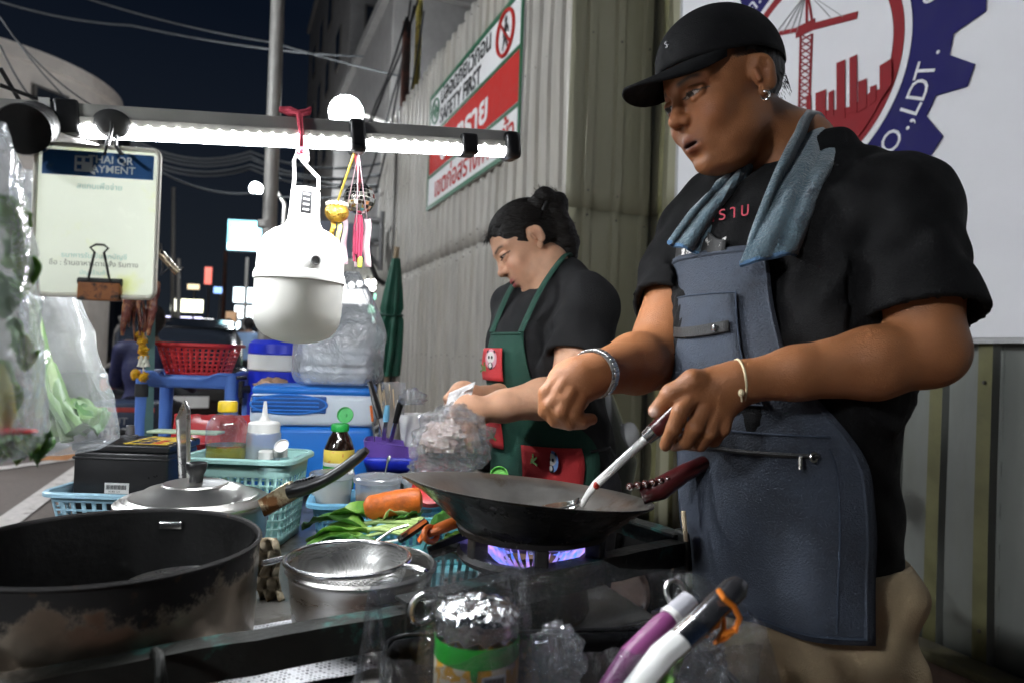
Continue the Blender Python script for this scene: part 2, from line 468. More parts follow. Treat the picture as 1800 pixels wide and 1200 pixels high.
text('SAFETY FIRST', .235, m_ink, S, sm(.42, .885, .002), sx=.93, bold=.004)
text('อันตราย', .36, m_sign_white, S, sm(.48, .47, .004), sx=1.25, bold=.010)
text('เขตก่อสร้างห้ามเข้า', .30, m_sign_red, S, sm(.30, .10, .002), sx=1.02, bold=.003)
b = MB(); MR = sm(0, 0).to_3x3()
b.torus(sm(.23, 1.09, .002).translation, .135, .011, 40, 6, MR); b.build('emblem_ring', m_sign_green, S)
b = MB(); c = sm(.23, 1.09, .002).translation
b.box(c, (.008, .06, .15)); b.box(c, (.0085, .15, .06)); b.build('emblem_cross', m_sign_green, S, smooth=0)
b = MB(); c = sm(2.32, 1.085, .003).translation
b.torus(c, .185, .017, 48, 6, MR); b.bar(c + Vector((-.001, .135, .135)), c + Vector((-.001, -.135, -.135)), .028, .012); b.build('prohibition_ring', m_sign_red, S)
b = MB()
b.ell(c + Vector((0, .0, .115)), (.004, .026, .03)); b.tube([c + Vector((0, 0, .08)), c + Vector((0, .01, -.01))], [.03, .022], 8, flat=1)
b.tube([c + Vector((0, .01, -.01)), c + Vector((0, -.05, -.13))], [.022, .012], 8); b.tube([c + Vector((0, .01, -.01)), c + Vector((0, .06, -.13))], [.022, .012], 8)
b.tube([c + Vector((0, 0, .08)), c + Vector((0, -.05, .03)), c + Vector((0, -.06, -.01))], [.013, .011, .009], 8)
b.tube([c + Vector((0, 0, .08)), c + Vector((0, .05, .02)), c + Vector((0, .055, -.02))], [.013, .011, .009], 8)
b.v = [(c.x + (p[0] - c.x) * .08 + .001, p[1], p[2]) for p in b.v]
b.build('walking_figure', m_ink, S)

# ---- white company board on the fence behind the man
m_board = mat('board_white', (.78, .78, .80), .65, spec=.12, var=.035, vscale=3, bump=.02)
m_navy = mat('logo_navy', (.022, .020, .115), .65, spec=.12, var=.06, bump=.02)
m_lred = mat('logo_red', (.27, .028, .033), .65, spec=.12, var=.06, bump=.02)
BX = WX_ - .05
Bd = thing('company_board', 'large white board with navy gear logo and red crane skyline', 'sign', (BX, 3.74, 1.283))
BL, BH = 4.6, 2.9
def bm_(y, z, off=0.0):
    return Matrix.Translation((-.004 - off, y - 3.74, z - 1.283)) @ Matrix(((0, 0, -1), (-1, 0, 0), (0, 1, 0))).to_4x4()
b = MB(); b.box((.01, -BL / 2, BH / 2), (.02, BL, BH)); bevel(b.build('panel', m_board, Bd, smooth=0), .003)
b = MB(); b.box((.012, .012, BH / 2), (.03, .022, BH)); b.box((.012, -BL / 2, -.011), (.03, BL, .02)); b.build('edge_trim', mat('trim_grey', (.4, .4, .4), .5), Bd, smooth=0)
gc = (2.652, 2.638)     # gear centre (y, z)
def disc(rad, off, th, m, name, teeth=0, ro=0, n=96, inner=None):
    pts = []
    if teeth:
        for k in range(teeth):
            a = 2 * math.pi * k / teeth + ro; w = 2 * math.pi / teeth
            for (f, rr) in ((-.33, rad), (-.15, rad * 1.158), (.15, rad * 1.158), (.33, rad), (.5, rad)):
                pts.append((rr * math.cos(a + f * w), rr * math.sin(a + f * w)))
    else:
        pts = [(rad * math.cos(2 * math.pi * k / n), rad * math.sin(2 * math.pi * k / n)) for k in range(n)]
    mb = MB(); mb.prism(pts, 0, th, bm_(gc[0], gc[1], off)); return mb.build(name, m, Bd, smooth=0)
disc(.78, 0, .004, m_navy, 'gear', 20, R(-19.9))
disc(.592, .005, .003, m_board, 'gear_inner_ring')
disc(.557, .0085, .003, m_lred, 'red_ring')
disc(.505, .012, .003, m_board, 'logo_field')
def lp(px, py):
    q = PX(px, py, BX); return (gc[0] - q.y, q.z - gc[1])
def logo_poly(pts, off, m, name, th=.003):
    mb = MB(); mb.prism(pts, 0, th, bm_(gc[0], gc[1], off)); return mb.build(name, m, Bd, smooth=0)
seg = [(.53 * math.cos(a), .53 * math.sin(a)) for a in np.linspace(R(180 + 20), R(360 - 22), 40)]
logo_poly([(-.45, -.19)] + seg[1:-1] + [(.40, -.22), (.30, -.255), (.20, -.24), (.05, -.20)], .0155, m_lred, 'skyline_base')
for (a_, b_, c_, d_) in (((1424, 200), (1424, 172), (1432, 169), (1432, 200)), ((1440, 205), (1440, 166), (1458, 159), (1458, 205)), ((1463, 205), (1463, 165), (1472, 160), (1472, 205)),
    ((1477, 210), (1477, 113), (1492, 107), (1492, 210)), ((1500, 200), (1500, 104), (1513, 98), (1513, 200)), ((1515, 200), (1515, 146), (1530, 140), (1530, 190)), ((1536, 188), (1536, 155), (1547, 151), (1547, 180)), ((1553, 180), (1553, 118), (1574, 105), (1574, 150))):
    logo_poly([lp(*a_), lp(*d_), lp(*c_), lp(*b_)], .0188, m_lred, 'skyline_building')
b = MB(); bmx = bm_(gc[0], gc[1], .0155)
LB = [0]
def lbar(p0, p1, w):
    (x0, z0), (x1, z1) = p0, p1; LB[0] += 1; dz = .002 + .00006 * LB[0]
    b.bar(bmx @ Vector((x0, z0, dz)), bmx @ Vector((x1, z1, dz)), w, .004, up=bmx.to_3x3() @ Vector((0, 0, 1)))
m0, m1 = lp(1410, 192), lp(1413, 62); m2, m3 = lp(1428, 192), lp(1433, 62)
lbar(m0, m1, .012); lbar(m2, m3, .012)
for k in range(11):
    t0, t1 = k / 11, (k + 1) / 11
    mixp = lambda p, q, t: (p[0] + (q[0] - p[0]) * t, p[1] + (q[1] - p[1]) * t)
    lbar(mixp(m0, m1, t0), mixp(m2, m3, t1), .006); lbar(mixp(m2, m3, t0), mixp(m0, m1, t1), .006)
lbar(lp(1375, 61), lp(1420, 52), .022); lbar(lp(1415, 54), lp(1513, 29), .034); lbar(lp(1405, 60), lp(1438, 44), .055); lbar(lp(1424, 50), lp(1424, -8), .014); lbar(lp(1434, 44), lp(1426, -8), .010)
b.build('crane', m_lred, Bd, smooth=0)
b = MB()
for xx in (1370, 1382, 1395, 1407): lbar(lp(xx, 60), lp(1422, -8), .003)
for xx in (1465, 1488): lbar(lp(xx, 32), lp(1428, -8), .003)
b.build('crane_cable', mat('logo_grey', (.3, .3, .3), .5), Bd, smooth=0)
for ch, ang in zip('CO.,LDT.', (-51.5, -43.5, -37.2, -34.6, -31, -24.8, -18.3, -12.6)):
    a = R(ang); rr = .69
    Mm = bm_(gc[0], gc[1], .006) @ Matrix.Translation((rr * math.cos(a), rr * math.sin(a), 0)) @ Matrix.Rotation(a + math.pi / 2, 4, 'Z')
    text(ch, .135, m_board, Bd, Mm @ Matrix.Translation((0, -.045, 0)), align='CENTER', ext=.001)
for ch, ang in zip(('ค.', 'ว'), (126, 8)):
    a = R(ang); rr = .69
    Mm = bm_(gc[0], gc[1], .006) @ Matrix.Translation((rr * math.cos(a), rr * math.sin(a), 0)) @ Matrix.Rotation(a - math.pi / 2, 4, 'Z')
    text(ch, .135, m_board, Bd, Mm @ Matrix.Translation((0, -.045, 0)), align='CENTER', ext=.001)
# ================================================================== STREET BEHIND
m_conc = mat('concrete_wall', (.30, .29, .28), .85, var=.18, vscale=3, bump=.2, bscale=30, col2=(.2, .19, .18), c2amt=.25, c2scale=.6, c2soft=.3)
m_cream = mat('cream_wall', (.76, .69, .62), .85, var=.15, vscale=1.2, bump=.1, bscale=10, col2=(.36, .27, .20), c2amt=.2, c2scale=.4, c2soft=.3)
m_navywall = mat('dark_facade', (.10, .11, .14), .8, var=.2, vscale=.7, bump=.1)
m_glassdark = mat('dark_window', (.02, .025, .035), .12, var=.1, bump=0)
m_steelpole = mat('grey_pole', (.30, .29, .27), .55, metal=.3, var=.2, vscale=6, bump=.05)
m_rustpole = mat('rust_pole', (.20, .085, .065), .75, var=.3, vscale=8, bump=.2, col2=(.10, .07, .06), c2amt=.3, c2scale=3)
m_cable = mat('black_cable', (.03, .03, .032), .5, var=.1, bump=.05)
m_yellow_guard = mat('yellow_guard', (.62, .52, .12), .6, var=.25, vscale=5, bump=.1, col2=(.2, .17, .05), c2amt=.2, c2scale=4)

# rounded corner building at the top left
c0 = P(-95, 600, 25); c0.z = 0
B1 = thing('corner_building', 'pale rounded corner building against the night sky', 'building', c0)
H1 = 1.15 + 9.6
b = MB(); b.lathe([(5.1, 0), (5.1, H1 - .5), (5.25, H1 - .45), (5.25, H1), (4.9, H1), (4.9, H1 - .3), (0, H1 - .3)], 64); b.build('wall', m_cream, B1)
b = MB(); b.box((-4.3, -3.0, H1 / 2 + 1.2), (5.5, 6, H1 + 2.4)); bevel(b.build('stair_tower', m_cream, B1, smooth=0), .08)
m_wood = mat('window_frame', (.12, .11, .10), .6)
for (az, z, w, h) in ((-45, 8.9, 1.0, 1.25), (-16, 9.1, .7, 1.2), (-45, 5.2, 1.0, 1.4), (-16, 5.2, .7, 1.3), (-75, 8.6, 1.0, 1.4)):
    a = R(az); M_ = Matrix.Translation((5.1 * math.cos(a), 5.1 * math.sin(a), z)) @ Matrix.Rotation(a, 4, 'Z')
    b = MB(); b.T = M_; b.box((.02, 0, 0), (.2, w + .16, h + .16)); w_ = b.build('window', m_wood, B1, smooth=0)
    b = MB(); b.T = M_; b.box((.06, 0, 0), (.14, w, h)); b.box((.09, 0, 0), (.14, .05, h)); b.build('pane', m_glassdark, w_, smooth=0)

def block(name, label, x0, x1, y0, y1, z1, m, wins=(), z0=0):
    t = thing(name, label, 'building', ((x0 + x1) / 2, (y0 + y1) / 2, z0))
    bb = MB(); bb.box((0, 0, (z1 - z0) / 2), (x1 - x0, y1 - y0, z1 - z0)); bevel(bb.build('wall', m, t, smooth=0), .05)
    bb = MB(); bb.box((0, 0, z1 - z0 + .12), (x1 - x0 + .3, y1 - y0 + .3, .24)); bb.build('roof_edge', m, t, smooth=0)
    return t
def front_windows(t, w, d, xs, zs, ww, hh, face='front', lit=None):
    for z in zs:
        for x in xs:
            c = (x, -d / 2 - .02, z) if face == 'front' else ((-w / 2 - .02, x, z) if face == 'left' else (w / 2 + .02, x, z))
            s1 = (ww + .14, .08, hh + .14) if face == 'front' else (.08, ww + .14, hh + .14)
            s2 = (ww, .11, hh) if face == 'front' else (.11, ww, hh)
            bb = MB(); bb.box(c, s1); f = bb.build('window', m_wood, t, smooth=0)
            bb = MB(); bb.box(c, s2); bb.build('pane', lit if (lit is not None and random.random() < .25) else m_glassdark, f, smooth=0)
m_litwin = glow('lit_window', (.9, .75, .5), 1.2)
t = block('office_block', 'grey concrete block rising behind the tangle of cables', 3.1, 6.5, 15, 24, 9.2, m_conc); front_windows(t, 3.4, 9, (-.9, .7), (3.2, 6.2), .8, 1.2)
t = block('office_block', 'taller dim concrete building behind the red-brown pole', 3.6, 9, 25, 40, 19, m_conc); front_windows(t, 5.4, 15, (-1.6, 0), (10, 13, 16), 1, 1.4); front_windows(t, 5.4, 15, (-5, -2, 1, 4), (10, 13, 16), 1, 1.4, 'left')
t = block('shop_block', 'dim tower with a small red sign far down the street', -11.5, -8.3, 62, 76, 17.5, m_navywall); front_windows(t, 3.2, 14, (-.9, 0, .9), (4, 7, 10, 13), .5, 1.2, lit=m_litwin)
b = MB(); b.box((.6, -7.1, 14.2), (1.2, .1, .6)); b.build('sign_panel', glow('red_neon', (.9, .12, .12), .8), t, smooth=0)
t = block('shop_block', 'low dark shophouse row on the far side of the street', -16, -10.2, 24, 60, 7.0, m_navywall); front_windows(t, 5.8, 36, (-15, -12, -9, -6, -3, 0, 3, 6), (4.6,), 1.3, 1.5, 'right', lit=m_litwin)
t = block('shop_block', 'shophouse with striped shutters behind the hanging vegetable bags', -13.5, -8.2, 13.5, 21, 5.5, mat('shop_paint', (.18, .16, .16), .7)); 
for k in range(10):
    b = MB(); b.box((2.70, -3.0 + k * .42, 1.7), (.08, .3, 2.6)); b.build('shutter', mat('shutter_grey', (.26, .26, .30), .5, metal=.4), t, smooth=0)
b = MB(); b.box((2.72, 1.8, 3.5), (.1, 3.2, 1.5)); b.build('banner', mat('banner_red', (.5, .07, .05), .5, col2=(.75, .45, .06), c2amt=.45, c2scale=1.1, c2soft=.03), t, smooth=0)
b = MB(); b.box((2.72, 1.8, 2.2), (.1, 3.2, 1.0)); b.build('banner', mat('banner_green', (.10, .28, .06), .5, col2=(.04, .08, .2), c2amt=.3, c2scale=1.3, c2soft=.03), t, smooth=0)

# illuminated signs down the street:  px rectangle, depth, colour, strength, label
SIGNS = [
 ((401, 388, 466, 441), 25, (.10, .62, .80), 2.0, 'bright teal pharmacy sign with white letters above the street'),
 ((411, 506, 446, 532), 30, (.75, .9, 1.0), 3.2, 'glowing pale blue shop sign, upper of two beside the white lamp'),
 ((413, 538, 446, 560), 31, (.85, .95, 1.0), 3.2, 'glowing white shop sign, lower of two beside the white lamp'),
 ((402, 564, 422, 579), 34, (.8, .92, 1.0), 3.0, 'small glowing square sign under the orange notice'),
 ((300, 526, 311, 547), 34, (.95, .95, .8), 2.2, 'narrow cream lit sign on a far post'),
 ((319, 527, 356, 549), 36, (1.0, 1.0, .72), 3.0, 'wide cream lit sign down the street'),
 ((289, 557, 354, 588), 38, (.72, .70, 1.0), 2.6, 'lavender lit shop front down the street'),
 ((397, 548, 415, 566), 29, (.75, .33, .04), .35, 'dull orange notice board down the street'),
 ((337, 575, 358, 587), 33, (1.0, .5, .05), .8, 'small orange lit sign above the traffic'),
 ((354, 561, 374, 569), 33, (1, 1, 1), 5.0, 'short white fluorescent lamp over the far stalls'),
 ((598, 508, 648, 534), 16, (1, .97, .92), 2.6, 'white lit shop panel beside the green umbrella'),
 ((648, 537, 679, 551), 15, (.35, .95, .55), 1.6, 'green and white lit strip sign beside the green umbrella'),
 ((658, 517, 678, 527), 15.3, (.1, .95, .6), 1.6, 'green neon characters beside the green umbrella'),
 ((360, 470, 372, 500), 40, (.9, .2, .15), 1.2, 'narrow red lit sign high over the far street'),
 ((376, 505, 394, 516), 42, (.3, .5, 1.0), 1.6, 'thin blue lit sign over the far street'),
 ((330, 500, 350, 509), 44, (1, .8, .5), 1.2, 'thin amber lit strip above the cream sign'),
 ((300, 590, 330, 600), 30, (1, .95, .9), 3.0, 'low white lit strip behind the black car'),
 ((372, 590, 384, 598), 36, (1, .2, .2), 2.5, 'small red glowing light among the traffic'),
 ((424, 583, 446, 591), 40, (.8, .9, 1), 3.0, 'pale blue lit strip at street level beside the lamp'),
 ((385, 572, 396, 582), 45, (.2, .9, .4), 1.6, 'small green glowing sign among the far stalls'),
 ((612, 540, 640, 552), 18, (1, .93, .8), 1.6, 'cream lit strip sign below the white shop panel'),
 ((655, 556, 662, 566), 14.5, (.6, 1, .8), 2.2, 'tiny round green light beside the green umbrella'),
]
m_case = mat('sign_case', (.08, .08, .09), .5)
for (x0, y0, x1, y1), D, colr, st, lab in SIGNS:
    c = P((x0 + x1) / 2, (y0 + y1) / 2, D); w = (x1 - x0) / FPX * D; h = (y1 - y0) / FPX * D
    t = thing('lit_sign', lab, 'sign', c, -YAW * .8)
    bb = MB(); bb.box((0, .09, 0), (w * 1.03, .16, h * 1.06)); bb.build('case', m_case, t, smooth=0)
    bb = MB(); bb.box((0, 0, 0), (w, .03, h)); bb.build('lit_panel', glow('glow_%d' % (hash((x0, y0)) % 9999), colr, st), t, smooth=0)
    bb = MB(); bb.box((0, .2, -(c.z) / 2 - h / 2 + .05), (.09, .09, max(c.z - h / 2, .2))); bb.build('post', m_steelpole, t, smooth=0)
    if x0 == 401:
        text('ยา', h * .95, glow('sign_letters', (1, 1, 1), 3.2), t, Matrix.Translation((-.06, -.03, -h * .22)) @ Matrix.Rotation(R(90), 4, 'X'), align='CENTER', ext=.004, bold=.02)
        bb = MB(); bb.box((0, -.012, -h * .38), (w * .96, .03, h * .2)); bb.build('lit_strip', glow('sign_letters', (1, 1, 1), 3.2), t, smooth=0)

# poles
def pole(name, label, p0, p1, r, m, cat='pole'):
    o = thing(name, label, cat, p0)
    bb = MB(); bb.tube([Vector(p0), Vector(p0).lerp(Vector(p1), .5), Vector(p1)], [r * 1.08, r, r * .92], 16); bb.build('shaft', m, o, world=True)
    bb = MB(); bb.cyl(Vector(p0), Vector(p0) + Vector((0, 0, .12)), r * 1.9, r * 1.5, 16); bb.build('foot_flange', m, o, world=True)
    return o
g = PZ(463, 782, 0); top = P(492, -90, 8.0)
pl = pole('street_pole', 'tall grey metal street pole behind the hanging white lamp', P(459, 790, 8.0), top, .082, m_steelpole)
bb = MB(); q = P(468, 395, 8.0); bb.cyl(q - Vector((0, 0, .04)), q + Vector((0, 0, .04)), .1, n=16); bb.build('collar', m_steelpole, pl, world=True)
pole('utility_pole', 'red-brown rusty pole at the far end of the grey fence', P(690, 760, 9.7), P(716, 40, 9.7), .065, m_rustpole)
gp = thing('cable_guard', 'yellow plastic cable guard hanging above the grey fence', 'guard', P(733, 155, 9.9))
bb = MB(); bb.tube([P(731, 170, 9.9), P(735, 80, 9.9), P(740, -60, 9.9)], .048, 10); bb.build('guard_tube', m_yellow_guard, gp, world=True)
bb = MB(); bb.tube([P(731, 170, 9.93), P(728, 400, 9.93), P(722, 700, 9.93)], .012, 6); bb.build('stay_wire', m_cable, gp, world=True)
pole('utility_pole', 'thin grey utility post far down the street below the dark tower', P(313, 640, 30), P(314, 455, 30), .09, m_steelpole)
pole('utility_pole', 'thin brown utility post far down the street near the orange notice', P(388, 640, 36), P(397, 440, 36), .10, m_rustpole)
pole('utility_pole', 'dim upright post beside the far shop facades', P(303, 640, 34), P(305, 330, 34), .10, m_steelpole)

# street lamps: two lit heads in the picture, and two unseen ones added to light fences, board and man
m_lamp_head = mat('lamp_housing', (.2, .2, .21), .5, metal=.4)
m_lamp_glass = glow('lamp_glass', (.92, .97, 1.0), 60)
def street_lamp(label, head, base, power, r=.16, arm=True, spot=False):
    t = thing('street_lamp', label, 'street lamp', base)
    bb = MB(); hb = Vector(base); hd = Vector(head)
    bb.tube([hb, Vector((hb.x, hb.y, hd.z - .3)), hb.lerp(hd, .35) * 1.0 + Vector((0, 0, (hd.z - hb.lerp(hd, .35).z) + .1)), hd + Vector((0, 0, .08))], [.08, .06, .045, .04], 12); bb.build('pole', m_steelpole, t, world=True)
    bb = MB(); bb.ell(hd + Vector((0, 0, .10)), (r * .9, r * .9, .09)); bb.build('housing', m_lamp_head, t, world=True)
    bb = MB(); bb.ell(hd - Vector((0, 0, .04)) - CAM_F * r * .5, (r, r, r)); bb.build('lamp_glass', m_lamp_glass, t, world=True)
    ld = bpy.data.lights.new('lamp_light', 'POINT'); ld.energy = power; ld.color = (.92, .96, 1.0); ld.shadow_soft_size = .18
    lo = bpy.data.objects.new('lamp_light', ld); COL.objects.link(lo); lo.parent = t; lo.location = ROOTM[t.name_full].inverted() @ (hd - Vector((0, 0, .22)))
    return t
LAMP = {}
street_lamp('tall street lamp across the road behind the photographer', Vector((-3.6, -.9, 3.1)), Vector((-4.6, -1.2, 0)), 450, r=.25)  # unseen fill, added to light the white board and the man's face
street_lamp('tall street lamp across the road opposite the safety sign', Vector((-4.6, 5.6, 5.2)), Vector((-5.8, 5.6, 0)), 1900, r=.25)  # unseen fill, added to light the grey fence and its sign
hd = P(612, 200, 12.5)
street_lamp('blazing white street lamp above the light bar', hd, Vector((hd.x + 1.1, hd.y + .6, 0)), 600, r=.30)  # glass sphere enlarged so that its glow stands in for bloom
hd = P(452, 331, 22)
street_lamp('small white street lamp left of the grey pole', hd, Vector((hd.x + .9, hd.y + .5, 0)), 600, r=.2)
# ================================================================== CART AND COOKWARE
TZ = .76                                           # table top
m_steel = mat('stainless_steel', (.56, .55, .53), .3, metal=1, var=.12, vscale=9, bump=.05, bscale=200, rvar=.35, stretch=(1, 1, 6), col2=(.38, .34, .28), c2amt=.15, c2scale=5)
m_steel_bright = mat('bright_steel', (.68, .68, .68), .2, metal=1, var=.08, vscale=9, bump=.03)
m_alu = mat('brushed_aluminium', (.66, .65, .62), .34, metal=1, var=.12, vscale=7, bump=.06, bscale=160, col2=(.45, .38, .27), c2amt=.12, c2scale=6)
m_soot = mat('sooty_black', (.022, .020, .019), .55, var=.35, vscale=12, bump=.5, bscale=45, spec=.4, col2=(.05, .035, .025), c2amt=.2, c2scale=9)
m_iron = mat('wok_iron', (.012, .012, .012), .30, var=.4, vscale=10, bump=.3, bscale=60, spec=.5, rvar=.5, col2=(.05, .045, .04), c2amt=.14, c2scale=8, c2soft=.2)
m_rail = mat('rusty_green_iron', (.013, .014, .012), .55, var=.5, vscale=14, bump=.5, bscale=60, col2=(.02, .075, .065), c2amt=.12, c2scale=14, c2soft=.06, metal=.2)
m_table = mat('table_sheet', (.30, .29, .27), .45, metal=.7, var=.3, vscale=8, bump=.15, col2=(.10, .08, .06), c2amt=.25, c2scale=7)
m_black_pl = mat('black_plastic', (.015, .015, .016), .32, var=.15, bump=.06)
m_rubber = mat('black_rubber', (.02, .02, .02), .6, var=.15, bump=.1)
m_red_handle = mat('dark_red_handle', (.055, .005, .006), .3, var=.15, bump=.04, coat=.3)
m_white_pl = mat('white_plastic', (.74, .74, .72), .4, var=.05, bump=.03, sss=0)

cart = thing('food_cart', 'dark iron-framed street food cart under the pots', 'cart', (.1, 1.5, 0))
b = MB(); b.prism([(-.30, .715), (.62, .88), (.62, 1.35), (.56, 2.55), (-.29, 2.65)], TZ - .02, TZ); b.build('table_top', m_table, cart, world=True, smooth=0)
b = MB(); b.tube([(-.31, .708, TZ - .012), (.63, .875, TZ - .012)], .011, 10); b.build('front_edge', m_steel_bright, cart, world=True)
A0, A1 = Vector((-.42, .735, .812)), Vector((.23, .788, .828)); B0, B1_ = Vector((.205, .782, .842)), Vector((.700, .915, .842))
def angle_iron(p0, p1, name):
    mb = MB(); d = (p1 - p0).normalized(); n = Vector((-d.y, d.x, 0))
    k = 24; top = []
    prof = [(0, .017), (.030, .017), (.030, .013), (.004, .013), (.004, -.020), (0, -.020)]
    rows = []
    for i in range(k + 1):
        c = p0.lerp(p1, i / k); j = mnoise.noise(c * 25) * .0022
        rows.append([c + n * (a + j) + Vector((0, 0, h + j)) for a, h in prof])
    mb.grid(rows, close_u=True)
    mb.f.append(tuple(range(6))); mb.m.append(0); mb.f.append(tuple(reversed(range(k * 6, k * 6 + 6)))); mb.m.append(0)
    return mb.build(name, m_rail, cart, world=True, smooth=30)
angle_iron(A0, A1, 'front_rail'); angle_iron(B0, B1_, 'front_rail')
angle_iron(Vector((.715, .935, .85)), Vector((.60, 1.55, .85)), 'side_rail')
angle_iron(Vector((-.29, 2.6, TZ - .022)), Vector((-.29, .75, TZ - .022)), 'side_rail')
for (x, y, z1) in ((.712, .925, .875), (.222, .80, .825), (-.36, .73, .83), (-.28, 2.58, TZ - .02), (.56, 2.5, TZ), (.61, 1.52, .86)):
    b = MB(); b.box((x, y, z1 / 2), (.036, .036, z1)); bevel(b.build('post', m_rail, cart, world=True, smooth=0), .004)
b = MB(); b.box((.1, 1.6, .30), (.85, 1.7, .02)); b.build('lower_shelf', m_table, cart, world=True, smooth=0)
b = MB(); b.torus((.223, .778, .852), .016, .004, 24, 8, Euler((R(90), 0, R(15))).to_matrix()); b.build('shackle', m_steel, cart, world=True)
b = MB(); b.tube([(.223, .772, .86), (.245, .772, .862), (.25, .772, .84), (.25, .772, .79)], .003, 6); b.build('wire_hook', m_steel, cart, world=True)
b = MB(); b.torus((-.05, .756, .822), .018, .005, 20, 8, Euler((0, R(90), R(10))).to_matrix(), sx=1.25); b.build('wire_loop', m_rail, cart, world=True)
b = MB(); b.torus((-.05, .760, .822), .021, .0035, 20, 8, Euler((0, R(84), R(18))).to_matrix(), sx=1.2); b.build('wire_loop', m_rail, cart, world=True)
# newspaper spread on the table
def newsprint(name, rows=34):
    m = mat(name, (.62, .63, .66), .85, var=.06, vscale=5, bump=.2, bscale=25)
    nt = m.node_tree; N = nt.nodes; L = nt.links; bs = N['Principled BSDF']
    tc = N.new('ShaderNodeTexCoord'); br = N.new('ShaderNodeTexBrick'); br.inputs['Scale'].default_value = rows
    br.inputs['Color1'].default_value = (.62, .63, .66, 1); br.inputs['Color2'].default_value = (.10, .10, .11, 1); br.inputs['Mortar'].default_value = (.62, .63, .66, 1)
    br.inputs['Mortar Size'].default_value = .035; br.inputs['Brick Width'].default_value = .18; br.inputs['Row Height'].default_value = .22
    L.new(tc.outputs['Object'], br.inputs[0]); L.new(br.outputs[0], bs.inputs['Base Color'])
    return m
m_news = newsprint('newsprint')
def paper_sheet(name, label, c, w, h, rz, amp, m, cat='paper', seed=0, n=18):
    t = MB(); rows = []
    for i in range(n + 1):
        row = []
        for j in range(n + 1):
            x, y = (i / n - .5) * w, (j / n - .5) * h
            z = .004 + amp * (mnoise.noise(Vector((x * 14 + seed, y * 14, seed))) + .5 * mnoise.noise(Vector((x * 37, y * 37, seed + 5))) + .6)
            row.append((x, y, max(z, .002)))
        rows.append(row)
    t.grid(rows); o = t.build(name, m, smooth=25); o.location = c; o.rotation_euler = (0, 0, rz); solid(o, .0006)
    tag(o, label, cat); return o
paper_sheet('newspaper', 'wrinkled newspaper spread under the steel strainer pot', (.06, .90, TZ + .002), .34, .20, R(12), .006, m_news, seed=2)
paper_sheet('newspaper', 'wet crumpled newspaper between strainer pot and burner', (.345, 1.0, TZ + .004), .13, .11, R(40), .018, m_news, seed=9)

sc_ = MB()
for k in range(46):
    p = PZ(random.uniform(765, 860), random.uniform(1000, 1040), TZ + .004); sc_.ell(p, (random.uniform(.002, .009), random.uniform(.002, .004), .0018), Euler((0, 0, random.uniform(0, 3))).to_matrix(), 7, 5)
tag(sc_.build('food_scraps', mat('brown_scraps', (.22, .09, .03), .6, var=.5, vscale=80)), 'brown food scraps spilled on the table beside the burner', 'scraps', kind='stuff')
